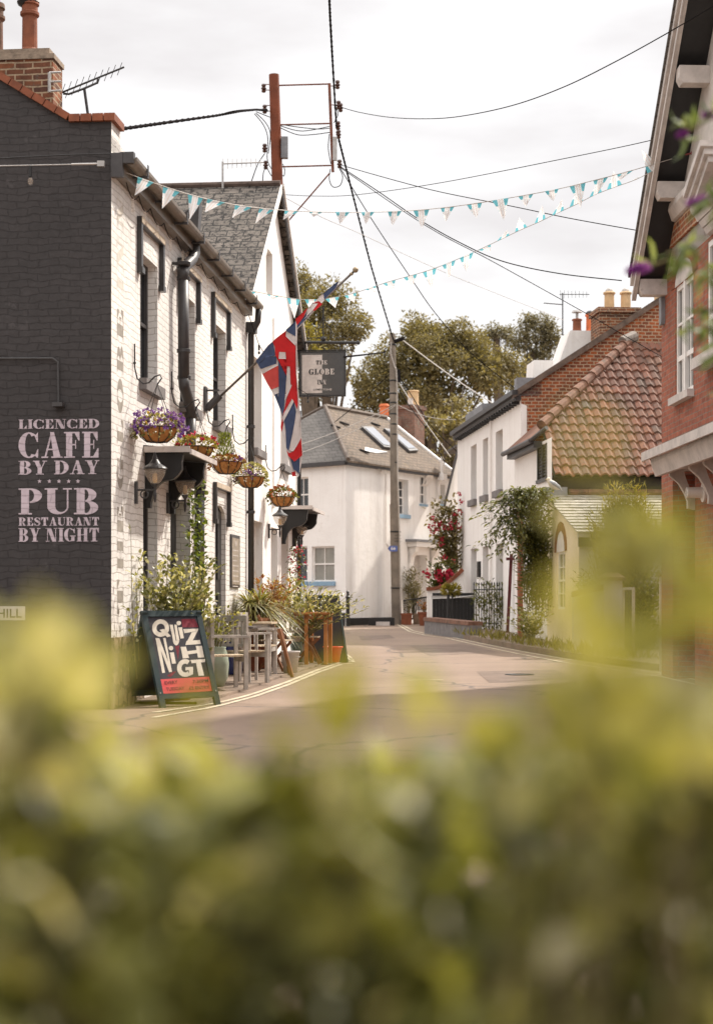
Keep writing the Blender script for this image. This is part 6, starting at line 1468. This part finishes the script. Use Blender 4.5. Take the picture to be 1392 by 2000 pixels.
lets(QL,mat('chalk_cream',(.62,.56,.46),.9,.08,8),'lettering')
lets([[(225,1362),(1212,1305),(1268,1585),(280,1640)]],mat('coral_red_paint',(.58,.07,.07),.7,.12,6),'red_panel')
lets([[(520,715),(605,700),(580,985),(545,820)],[(360,1290),(470,1215),(545,1205),(430,1320)],[(640,190),(900,185),(985,350),(660,350)]],mat('dark_red_chalk',(.16,.025,.035),.9,.4,20),'chalk_scribble')
def slant(s,x0,x1,y0,y1,shx,shy):
    sans(s,lambda a,b,d:hit(*Zq(x0+(x1-x0)*a+shx*(1-b),y1+(y0-y1)*b+shy*a),-.009),0,1,0,1,ID,mat('black_marker',(.05,.012,.015),.8),ab,'small_lettering',0)
slant('EVERY',312,560,1400,1465,14,-24); slant('7:30PM',855,1160,1372,1435,14,-22); slant('TUESDAY',338,690,1520,1585,14,-24); slant('£2 ENTRY',785,1180,1500,1562,14,-22)
# pots
def lpot(name,label,cat,c,prof,m_,group=None,extra=None):
    t=thing(name,label,cat,Fr(c,0),group); mb=MB(); mb.lathe(prof,c,20); mb.build('body',m_,t,smooth=True); return t
def xp(px,py,z=.03): p=gpt(px,py); p.z+=z; return p
t=lpot('plant_pot','tall pale green glazed pot tucked behind the quiz board','pot',xp(423,1345),[(.10,0),(.15,.12),(.165,.3),(.15,.42),(.12,.5),(.13,.52),(.11,.52),(.09,.45),(0,.45)],PALEGREEN)
bush(t,fan(xp(423,1345,.5),.55,.28,9),.07,.5,VAR,18,.12)
for px,py,lb in ((584,1296,'left one of the two teal glazed urns beside the wooden table'),(603,1291,'right one of the two teal glazed urns beside the wooden table')):
    t=lpot('urn',lb,'pot',xp(px,py),[(.07,0),(.12,.1),(.155,.26),(.15,.38),(.12,.46),(.135,.48),(.11,.48),(.09,.42),(0,.42)],TEAL,'teal glazed urns')
# white bucket
bu=thing('bucket','white painted metal bucket standing by the folded brown planks','bucket',Fr(xp(567,1318),0))
mb=MB(); mb.lathe([(.10,0),(.14,.30),(.15,.305),(.15,.33),(.138,.33),(.13,.28),(.0,.05)],xp(567,1318),20); mb.build('body',OLDWHITE,bu,smooth=True); mb=MB(); c=xp(567,1318,.29); 
mb.tube([c+V((.15*math.cos(a),-.0,-.12*math.sin(a)*0))+V((0,-.12*math.sin(a),-.02)) for a in [PI*i/8 for i in range(9)]],.006,5); mb.build('handle',STEEL,bu)
rb=thing('bucket','bright red plastic bucket beside the leg of the orange wooden table','bucket',Fr(xp(650,1297),0))
mb=MB(); mb.lathe([(.11,0),(.155,.24),(.17,.245),(.17,.27),(.15,.27),(.14,.2),(0,.04)],xp(650,1297),20); mb.build('body',mat('red_plastic',(.65,.05,.015),.35,.08,5),rb,smooth=True)
rb2=thing('bucket','small red tub left of the table leg beside the urns','bucket',Fr(xp(630,1292),0))
mb=MB(); mb.lathe([(.09,0),(.12,.19),(.13,.2),(.12,.2),(0,.1)],xp(630,1292)+V((0,.1,0)),16); mb.build('body',MC['red_plastic'],rb2,smooth=True)
# side table
def table(label,px,py,w_,d_,h,legw,topt,mt,ml,ang=-.1,slats=0,group=None,apron=.08,xbrace=False):
    c=xp(px,py); f=Fr(c,ang); t=thing('table',label,'table',f,group)
    mb=MB(f)
    if slats:
        for i in range(slats):
            y0=-d_/2+d_*i/slats; mb.box(-w_/2,w_/2,y0+.006,y0+d_/slats-.006,h-topt,h+random.uniform(0,.003))
    else: mb.box(-w_/2,w_/2,-d_/2,d_/2,h-topt,h)
    mb.build('table_top',mt,t)
    mb=MB(f); mb.box(-w_/2+.04,w_/2-.04,-d_/2+.04,-d_/2+.06,h-topt-apron,h-topt-.001); mb.box(-w_/2+.04,w_/2-.04,d_/2-.06,d_/2-.04,h-topt-apron,h-topt-.001); mb.build('apron',ml,t)
    for sx in (-1,1):
        for sy in (-1,1):
            x=sx*(w_/2-.04-legw/2); y=sy*(d_/2-.04-legw/2); mb=MB(f); mb.box(x-legw/2,x+legw/2,y-legw/2,y+legw/2,0,h-topt-.002); mb.build('leg',ml,t)
    return t
table('orange brown wooden side table at the far end of the forecourt',622,1300,.46,.7,.86,.06,.035,ORWOOD,ORWOOD,-.12)
table('slatted weathered cafe table nearest the quiz board',452,1335,.72,.72,.76,.04,.025,mat('dark_top_slats',(.10,.08,.07),.6,.3,8),WOODGREY,-.1,slats=7)
table('slatted cafe table half hidden under the palm',497,1317,.62,.62,.76,.04,.025,WOODTAN,WOODGREY,-.1,slats=6)
# armchairs (grey painted arms and legs)
def armchair(label,px,py,ang,m_=WOODGREY,seat=WOODTAN):
    c=xp(px,py); f=Fr(c,ang); t=thing('cafe_chair',label,'chair',f,'grey slatted cafe armchairs')
    for sx in (-1,1):
        for y,h in ((-.22,.66),(.22,.92)):
            mb=MB(f); mb.box(sx*.25-.022,sx*.25+.022,y-.024,y+.024,0,h); mb.build('leg',m_,t)
        mb=MB(f); mb.box(sx*.25-.035,sx*.25+.035,-.28,.24,.661,.69); mb.build('armrest',m_,t)
    mb=MB(f)
    for i in range(6): mb.box(-.22,.22,-.24+.08*i,-.175+.08*i,.42,.442)
    mb.build('seat',seat,t); mb=MB(f); mb.box(-.222,.222,-.235,-.205,.35,.418); mb.box(-.222,.222,.18,.21,.35,.418); mb.build('seat_rail',m_,t)
    mb=MB(f); mb.box(-.222,.222,.20,.225,.84,.92); mb.box(-.222,.222,.2,.225,.5,.54)
    for i in range(5): mb.box(-.19+.085*i,-.155+.085*i,.203,.22,.54,.84)
    mb.build('backrest',m_,t); return t
armchair('grey cafe armchair right behind the quiz board',438,1350,1.9)
armchair('grey cafe armchair in the middle of the nearest table',474,1338,2.5)
armchair('grey cafe armchair against the palm pot',503,1322,1.45)
armchair('pale grey slatted chair behind the white bucket',573,1296,2.9,OLDWHITE)
# folding bistro chairs and table with crossed legs
def bistro(label,px,py,ang,w_=.42,h=.46,back=True,name='bistro_chair',cat='chair'):
    c=xp(px,py); f=Fr(c,ang); t=thing(name,label,cat,f); 
    mb=MB(f)
    for i in range(6): mb.box(-w_/2,w_/2,-.2+.068*i,-.145+.068*i,h,h+.018)
    mb.build('seat' if back else 'table_top',WOODTAN,t)
    for sx in (-1,1):
        mb=MB(f); mb.bar((sx*(w_/2-.01),-.22,0),(sx*(w_/2-.01),.2,h-.01 if not back else .86),.022,.04); mb.bar((sx*(w_/2-.035),.22,0),(sx*(w_/2-.035),-.19,h-.002),.022,.04); mb.build('leg_frame',WOODBR,t)
    if back:
        mb=MB(f); 
        for z in (.66,.76): mb.box(-w_/2,w_/2,.12+(z-.66)*.5,.14+(z-.66)*.5,z,z+.055)
        mb.build('backrest',WOODBR,t)
bistro('folding brown bistro chair with crossed legs under the palm',538,1314,1.2)
bistro('low folding bistro table between chairs and bucket',524,1306,.2,.6,.6,False,'bistro_table','table')
bistro('folding brown bistro chair in front of the teal urns',600,1300,1.5,.4,.44)
bistro('brown folding stool behind the teal urns',618,1288,.3,.44,.48,False,'bistro_table','table')
pk=thing('folded_parasol','pair of dark brown poles leaning by the white bucket','parasol',Fr(xp(560,1322),0))
mb=MB(); mb.bar(gpt(571,1323)+V((0,0,.0)),at(545,1228,gpt(571,1323).y+.1),.03,.05); mb.bar(gpt(566,1319)+V((0,0,.0)),at(549,1228,gpt(566,1319).y+.15),.03,.045); mb.build('poles',WOODBR,pk)
tb=thing('timber_wedge','pale offcut of timber leaning under the side table','timber',Fr(xp(613,1293),0)); mb=MB(); a=xp(620,1294); mb.prism([a,a+V((-.2,0,0)),a+V((-.2,0,.22))],(0,.12,0)); mb.build('wedge',WOODTAN,tb)
# far blackboard
f0=gpt(661,1293); f=Fr(f0,.55); bb=thing('a_board','tall black chalkboard standing at the far end of the tables','sign board',f)
mb=MB(f)
for s_ in (-1,1):
    mb.prism([(-.62,s_*.26,0),(0.0,s_*.26,0),(0,s_*.26,.0),(-.05,s_*.02,1.12),(-.62,s_*.02,1.12)],(0,.025*s_,0))
mb.build('panel',BLACK,bb); mb=MB(f); mb.box(-.64,-.02,-.05,.05,1.10,1.16); mb.bar((0,.27,0),(-.03,.02,1.13),.04,.05); mb.bar((0,-.27,0),(-.03,-.02,1.13),.04,.05); mb.build('frame',GREENBOARD,bb)
# white post in the planting, more pots
t=lpot('plant_pot','terracotta pot at the foot of the palm','pot',xp(520,1300),[(.1,0),(.15,.26),(.17,.27),(.17,.31),(.14,.31),(0,.25)],TERRA)
# bollard and drain box by the cottage
bo=thing('bollard','thin black bollard against the white cottage wall','bollard',Fr(xpt(679,49.4),0)); c=xpt(679,49.4); mb=MB(); mb.lathe([(.075,0),(.06,.02),(.058,.85),(.07,.87),(.07,.9),(.05,.92),(.035,1.0),(.05,1.05),(.0,1.1)],c,12); mb.build('post',BLACK,bo)
gb=thing('grit_trough','low white and black trough at the foot of the cottage wall','trough',Fr(xpt(748,50.2),0)); c=xpt(748,50.2); mb=MB(); mb.box(c.x-.22,c.x+.20,50.1,50.3,c.z,c.z+.12); mb.build('front',OLDWHITE,gb); mb=MB(); mb.box(c.x-.45,c.x+.35,50.31,50.5,c.z,c.z+.24); mb.build('body',BLACK,gb)
c=gpt(1014,1318); dc=thing('drain_cover','small round iron cover set in the road','drain cover',Fr(c,0)); mb=MB(); mb.lathe([(.22,.0),(.22,.012),(.17,.012),(.165,.006),(0,.006)],c,20); mb.build('cover',DGREY2,dc)
# ================================================================ RIGHT SIDE GARDENS
def wallbox(name,label,cat,px0,px1,Y,z0,z1,m_,dep=.25,part='wall'):
    a=xpt(px0,Y);b=xpt(px1,Y); t=thing(name,label,cat,Fr(a,0)); mb=MB(); mb.box(a.x,b.x,Y,Y+dep,a.z+z0,z1); mb.build(part,m_,t); return t
# swooping wall with terracotta coping
Yw=46.5; sw_=thing('garden_wall','white garden wall with swooping terracotta coping','wall',Fr(xpt(870,Yw),0))
tp_=[(834,1153),(852,1152),(866,1148),(880,1138),(893,1126),(905,1115)]
mb=MB(); P_=[at(x,y,Yw) for x,y in tp_]; pts=[V((P_[0].x,Yw,gz(Yw)))]+P_+[V((P_[-1].x,Yw,gz(Yw)))]; mb.prism(pts,(0,.3,0)); mb.build('wall',WHITEREND,sw_)
mb=MB()
for i in range(len(P_)-1):
    for k in range(3):
        a=P_[i].lerp(P_[i+1],(k+.03)/3);b=P_[i].lerp(P_[i+1],(k+.97)/3); mb.bar(a+V((-.02,.14,.04)),b+V((-.02,.14,.04)),.40,.10)
mb.build('coping',TERRA,sw_)
# black boarded panels
Yp=45; bp_=thing('black_fence','black boarded fence panels behind the thin posts','fence',Fr(xpt(885,Yp),0)); a=at(844,1158,Yp);b=at(925,1152,Yp)
mb=MB(); n=12
for i in range(n): x0=a.x+(b.x-a.x)*i/n; mb.box(x0+.001,x0+(b.x-a.x)/n-.001,Yp-.004*(i%2),Yp+.03,gz(Yp)+.1,a.z)
mb.build('boards',BLACK,bp_); mb=MB(); mb.box(a.x-.03,b.x+.03,Yp-.05,Yp-.001,a.z-.14,a.z-.08); mb.tube([at(842,1169,Yp-.1),at(885,1168,Yp-.1),at(925,1163,Yp-.1)],.015,5); mb.build('rail',STEEL,bp_)
# railings
Yr=43.5; rr_=thing('railings','black iron railings threaded with climbing leaves','railing',Fr(xpt(965,Yr),0)); a=at(925,1152,Yr);b=at(1006,1152,Yr-1.5)
for z,nm in ((1.0,'rail'),(.12,'rail')):
    mb=MB(); mb.tube([V((a.x,a.y,gz(Yr)+.15+z)),V((b.x,b.y,gz(Yr)+.15+z))],.018,6); mb.build(nm,BLACKM,rr_)
for i in range(17):
    p=a.lerp(b,i/16); mb=MB(); mb.tube([V((p.x,p.y,gz(Yr))),V((p.x,p.y,gz(Yr)+1.28))],.012,5); mb.lathe([(0,-.05),(.02,-.02),(.022,0),(0,.06)],V((p.x,p.y,gz(Yr)+1.30)),6); mb.build('bar',BLACKM,rr_)
# thin black posts with little leafy tops
for px,lb in ((875,'left one of two thin black posts topped with lime green rosettes'),(883,'right one of two thin black posts topped with lime green rosettes')):
    Y=43; b=xpt(px,Y); t=thing('plant_stand',lb,'plant stand',Fr(b,0),'thin posts with green rosettes'); mb=MB(); mb.tube([b,V((b.x,Y,at(px,1160,Y).z))],.035 if px<880 else .022,8); mb.build('post',BLACKM,t)
    mb=MB(); c=at(px+(-2 if px<880 else 5),1152,Y)
    for _ in range(90): e=rdir(); mb.leaf(c+e*.05,(e+V((0,0,.3))).normalized(),rdir(),.17,.06)
    mb.build('foliage',LEAF_TREE2,t)
lw=thing('planter_wall','low planter wall with rounded terracotta edge by the kerb','wall',Fr(gpt(860,1240),0)); p0=gpt(836,1238);p1=gpt(925,1250)
mb=MB(); mb.bar(p0+V((.05,.15,.16)),p1+V((.05,.15,.16)),.3,.36); mb.build('wall',SILL,lw); mb=MB(); mb.bar(p0+V((.05,.15,.385)),p1+V((.05,.15,.385)),.36,.09); mb.build('coping',TERRA2,lw)
# maroon leaning post
mp_=thing('leaning_post','thin maroon post leaning in front of the white house','post',Fr(gp_(990,40.5),0)); mb=MB(); mb.bar(gp_(990,40.5),at(998,1082,40.5),.075,.06); q=at(999,1092,40.4); mb.box(q.x-.14,q.x+.06,40.35,40.45,q.z-.03,q.z+.04); mb.build('post',mat('maroon_paint',(.10,.018,.02),.6,.2,6),mp_)
# brick pier beside the wisteria
bpier=wallbox('brick_pier','narrow brick pier between the white house and the wisteria','pier',1012,1021,36.2,0,at(1015,985,36.2).z,REDBRICK,.3,'pier')
# black fence and pots by the cottage door
bf=thing('door_fence','low black slatted fence beside the cottage door','fence',Fr(xpt(812,52.5),0)); a=at(788,1173,52.5);b=at(834,1166,51.5)
mb=MB(); mb.tube([a,b],.025,6); mb.tube([a-V((0,0,.62)),b-V((0,0,.62))],.025,6)
for i in range(16): p=a.lerp(b,i/15); mb.bar(p,V((p.x,p.y,p.z-.65)),.03,.03)
mb.build('slats',BLACK,bf)
for i,(px,lb) in enumerate(((797,'square terracotta planter left of the cottage door fence'),(829,'round terracotta pot right of the cottage door fence'))):
    c=xpt(px,51.2-i); t=thing('planter',lb,'planter',Fr(c,0)); mb=MB()
    if i==0: mb.box(c.x-.22,c.x+.10,c.y-.15,c.y+.15,c.z,c.z+.32); mb.box(c.x-.24,c.x+.12,c.y-.17,c.y+.17,c.z+.30,c.z+.36)
    else: mb.lathe([(.15,0),(.2,.35),(.23,.37),(.23,.42),(.18,.42),(0,.35)],c,14)
    mb.build('body',TERRA,t); bush(t,fan(c+V((0,0,.35)),.4,.2,8),.09,.35,RUSSET if i else LEAF_TREE3,12,.1)
pb=wallbox('planter_box','weathered wooden trough between the terracotta pots','planter',807,834,51.6,0,gz(51.6)+.34,mat('rotting_timber',(.18,.12,.08),.9,.4,6,.5,40),.3,'body')
# grey rendered garden wall with pier
Yg=30.5; gw=thing('garden_wall','grey rendered garden wall with sloping terracotta coping and capped pier','wall',Fr(xpt(1150,Yg),0))
a=xpt(1120,Yg);c=xpt(1177,Yg);d=xpt(1213,Yg); zA=at(1120,1166,Yg).z; zC=at(1177,1152,Yg).z; zP=at(1190,1134,Yg).z
mb=MB(); mb.prism([(a.x,Yg,a.z),(c.x,Yg,a.z),(c.x,Yg,zC),(a.x,Yg,zA)],(0,.24,0)); mb.box(c.x+.002,d.x,Yg-.08,Yg+.32,a.z,zP); mb.box(a.x-.02,d.x+.02,Yg-.10,Yg+.34,a.z-.05,a.z+.12); mb.build('wall',GREYREND,gw)
mb=MB(); mb.prism([(a.x-.01,Yg-.03,zA),(c.x,Yg-.03,zC),(c.x,Yg-.03,zC+.10),(a.x-.01,Yg-.03,zA+.10)],(0,.3,0)); mb.build('coping',TERRA2,gw)
mx_=(c.x+d.x)/2; hw_=(d.x-c.x)/2+.05; mb=MB(); y0,y1=Yg-.13,Yg+.37
mb.box(mx_-hw_,mx_+hw_,y0,y1,zP,zP+.06); mb.add([(mx_-hw_,y0,zP+.061),(mx_+hw_,y0,zP+.061),(mx_+hw_,y1,zP+.061),(mx_-hw_,y1,zP+.061),(mx_-hw_*.45,Yg+.02,zP+.15),(mx_+hw_*.45,Yg+.02,zP+.15),(mx_+hw_*.45,Yg+.22,zP+.15),(mx_-hw_*.45,Yg+.22,zP+.15)],[(4,5,6,7),(0,1,5,4),(1,2,6,5),(2,3,7,6),(3,0,4,7)]); mb.build('pier_cap',TERRA2,gw)
# metal gate
Yt=30.3; gt=thing('garden_gate','half open grey metal gate with upright bars','gate',Fr(xpt(1225,Yt),0)); g0=xpt(1217,Yt); g1=xpt(1236,Yt-1.0)
mb=MB(); zt_=at(1220,1150,Yt).z
for p in (g0,g1): mb.bar(p,V((p.x,p.y,zt_)),.05,.05)
mb.bar(V((g0.x,g0.y,zt_)),V((g1.x,g1.y,zt_)),.04,.05); mb.bar(V((g0.x,g0.y,g0.z+.15)),V((g1.x,g1.y,g0.z+.15)),.04,.04); mb.build('frame',PCABLE,gt)
for i in range(1,6): p=g0.lerp(g1,i/6); mb=MB(); mb.tube([V((p.x,p.y,p.z+.15)),V((p.x,p.y,zt_))],.012,6); mb.build('bar',DGREY2,gt)
wp=thing('gate_post','slim white gate post at the corner of the brick house','post',Fr(xpt(1291,25.2),0)); a=xpt(1292,25.2); mb=MB(); mb.box(a.x-.03,a.x+.05,25.2,25.28,0,at(1290,1126,25.2).z); mb.build('post',OLDWHITE,wp); mb=MB(); z_=at(1290,1126,25.2).z; mb.box(a.x-.05,a.x+.07,25.18,25.30,z_+.001,z_+.05); mb.build('cap',TERRA2,wp)
# gull on the wall end
gu=thing('gull','white gull with grey wings perched where the lean to meets the cottage','bird',Fr(at(1070,955,35.0),0))
def loft(pts,rs,sz=1.0,n=10):
    mb=MB(); mb.tube(pts,rs,n); return mb
Yb=34.6; m_=loft([at(1067,938,Yb),at(1069,938,Yb),at(1072,940,Yb),at(1076,944,Yb),at(1082,949,Yb),at(1089,953,Yb),at(1096,956,Yb)],[.012,.035,.05,.075,.085,.05,.01]); 
m_.ball(at(1070,936,Yb),.045,10); m_.build('body',WHITEPET,gu,smooth=True)
for s_ in (-1,1):
    mb=MB(); mb.tube([at(1073,941,Yb)+V((0,s_*.05,.01)),at(1081,946,Yb)+V((0,s_*.075,.01)),at(1090,952,Yb)+V((0,s_*.045,.01)),at(1097,959,Yb)],[.02,.045,.035,.006],8); mb.build('wing',mat('gull_grey',(.30,.31,.33),.7,.1,8),gu,smooth=True)
mb=MB(); mb.tube([at(1067.5,936.5,Yb),at(1065,937.5,Yb)],[.014,.004],6); mb.build('beak',YELP,gu)
mb=MB(); 
for s_ in (-.03,.03): mb.tube([at(1080,950,Yb)+V((0,s_,0)),at(1080,962,Yb)+V((0,s_,0))],.006,5)
mb.build('leg',YELP,gu)
# ================================================================ FOREGROUND
BUD=leafm('buddleia_leaf',[(0,(.06,.09,.03)),(.6,(.13,.17,.06)),(1,(.24,.28,.12))],.5,.4,.4)
BUDF=leafm('buddleia_floret',[(0,(.16,.03,.22)),(.6,(.34,.07,.42)),(1,(.5,.18,.55))],.7,.3,.3,1)
YB2=5.2
bd=thing('buddleia','blurred buddleia branches with purple flower spikes in front of the brick house','shrub',Fr((1.55,YB2,0),0))
sm=MB(); 
branches=[[(1450,700),(1392,555),(1350,520),(1310,505),(1262,522)],[(1460,650),(1400,540),(1345,480),(1300,495)],[(1450,300),(1400,225),(1372,240),(1335,262)],[(1450,420),(1400,400),(1380,395)],[(1460,900),(1410,700),(1392,600),(1360,610)],[(1460,800),(1400,640),(1350,640)]]
Pb=[[at(x,y,YB2+.0-.05*i) for x,y in b] for i,b in enumerate(branches)]
root=V((1.75,YB2+.2,0)); 
for b in Pb: sm.tube([root,root.lerp(b[0],.6)+V((.15,0,.1)),b[0]]+b[1:],[.02,.012,.006]+[.004]*(len(b)-1),6)
sm.build('stem',STEM,bd)
mb=MB()
for b in Pb:
    for _ in range(26):
        t=random.uniform(0,1)*(len(b)-1); i=min(int(t),len(b)-2); p=b[i].lerp(b[i+1],t-i); mb.leaf6(p,(rdir()+V((-.4,0,-.2))).normalized(),rdir(),random.uniform(.05,.11),.018,.15,.2)
for _ in range(60):
    t=random.random(); p=root.lerp(V((1.6,YB2,2.2)),t)+V((random.uniform(-.02,.4),random.uniform(-.2,.2),0)); mb.leaf6(p,rdir(),rdir(),.11,.03)
mb.build('foliage',BUD,bd)
for (a,b,r_) in (((1226,530),(1260,521),.012),((1345,397),(1382,393),.013),((1325,265),(1337,260),.005),((1376,225),(1394,222),.008)):
    mb=MB(); A_=at(*a,YB2-.1);B_=at(*b,YB2-.1)
    for _ in range(420):
        t=random.random(); e=rdir(); p=A_.lerp(B_,t)+e*r_*(.35+.75*t)*random.uniform(.6,1.1); mb.leaf(p,e,rdir(),.011,.008)
    mb.build('flower',BUDF,bd)
# privet hedge right in front of the lens
HEDGE=leafm('hedge_leaf',[(0,(.030,.034,.008)),(.3,(.09,.095,.02)),(.65,(.21,.21,.045)),(.88,(.36,.35,.11)),(1,(.62,.56,.40))],.5,.42,.5)
YOUNG=leafm('young_hedge_leaf',[(0,(.14,.135,.02)),(.5,(.25,.23,.035)),(1,(.42,.38,.14))],.5,.45,.4)
hg=thing('hedge','garden hedge of yellow green leaves filling the foreground out of focus','hedge',Fr((0,.8,0),0))
random.seed(21)
mb=MB()
def topz(x,Y):
    px=CX+x/Y*F_PX
    return 1.2-(1490-HY)/F_PX*Y-.0
def outl(px):
    K=[(-200,1330),(0,1380),(120,1400),(200,1500),(280,1560),(420,1560),(500,1570),(560,1560),(640,1550),(700,1530),(800,1500),(900,1490),(1000,1490),(1100,1470),(1180,1400),(1280,1400),(1392,1430),(1600,1400)]
    for i in range(len(K)-1):
        if K[i][0]<=px<=K[i+1][0]: t=(px-K[i][0])/(K[i+1][0]-K[i][0]); return K[i][1]*(1-t)+K[i+1][1]*t
    return 1420
n=0
while n<9000:
    Y=random.uniform(.95,1.9); x=random.uniform(-.30,.30)*Y if n%4 else random.uniform(-1.0,1.0)*Y*.9
    px=CX+x/Y*F_PX; nn=noise.noise(V((x*13,Y*7,3)))
    dd=random.random()**1.1*.55; zt_=1.2-(outl(px)+5+80*nn-HY)/F_PX*Y
    z=zt_-dd
    if noise.noise(V((x*15,Y*9,z*15)))<(.03 if dd<.2 else 0): continue
    e=rdir(); mb.leaf6((x,Y,z),(e+V((0,0,.35))).normalized(),(rdir()+V((0,-.2,.6))),random.uniform(.035,.062),random.uniform(.022,.036),.15,.2); n=int(n)+1
for _ in range(5000):
    mb.leaf6((random.uniform(-1.7,1.7),random.uniform(1.0,1.9),random.uniform(0,.7)),rdir(),rdir(),.06,.034,.15,.2)
mb.build('foliage',HEDGE,hg); YM=MB()
sprigs=[]
PAL=MB()
def sprig(px,py,Y,n=10,r=.03,ls=.036,col=None):
    mb=PAL if px<240 else YM
    if n==1: ls=.018
    if px>1000 and py<1150: ls=.026
    c=at(px,py,Y); b=V((c.x+random.uniform(-.01,.01),Y+.05,1.02)); sprigs.append([b,b.lerp(c,.5),c])
    for _ in range(n): e=rdir(); mb.leaf6(c+e*r*random.uniform(.2,1),(e+V((0,0,.2))).normalized(),V((rdir().x,-.9,rdir().z)),ls*random.uniform(.8,1.2),ls*.6,.1,.15)
for s_ in ((40,1350,.9,8,.028),(145,1335,.95,9,.028),(20,1270,1.0,2,.010),(60,1420,.95,12,.04),(170,1400,1.0,7,.025),(330,1500,1.0,8,.04),(700,1480,1.0,8,.04),(830,1450,1.0,6,.03),(540,1520,1.0,5,.02),(1000,1440,1.0,5,.03),
  (1225,1058,1.0,14,.016),(1265,1066,1.0,10,.014),(1185,1056,1.0,8,.012),(1305,1078,1.0,5,.012),(1140,1050,1.0,3,.010),(1345,1200,1.0,6,.02),(1385,1240,1.0,8,.022),(1350,1200,.85,6,.022),(1390,1270,.85,8,.03),(1385,1110,.85,2,.010),(1150,1262,.72,3,.012),(1070,1245,.70,2,.010),(990,1238,.70,1,.006),(1190,1350,.8,4,.016),
  (1220,1400,.9,8,.035),(1130,1430,.95,8,.04),(1320,1380,.9,8,.03),(1190,868,.50,1,.002)):
    sprig(*s_)
YM.build('young_foliage',YOUNG,hg); PAL.build('pale_foliage',leafm('pale_hedge_leaf',[(0,(.22,.21,.07)),(.5,(.38,.35,.15)),(1,(.55,.50,.28))],.55,.5,.3),hg)
sm=MB()
for s_ in sprigs: sm.tube([V((s_[0].x*1.1,s_[0].y+.25,.5))]+s_,[.004,.002,.0008,.0005],5)
for _ in range(140):
    x=random.uniform(-.8,.8); Y=random.uniform(1.0,1.8); sm.tube([(x,Y,0),(x+random.uniform(-.1,.1),Y,.5),(x+random.uniform(-.15,.15),Y+random.uniform(-.08,.08),.95)],[.008,.005,.002],5)
sm.build('stem',STEM,hg)
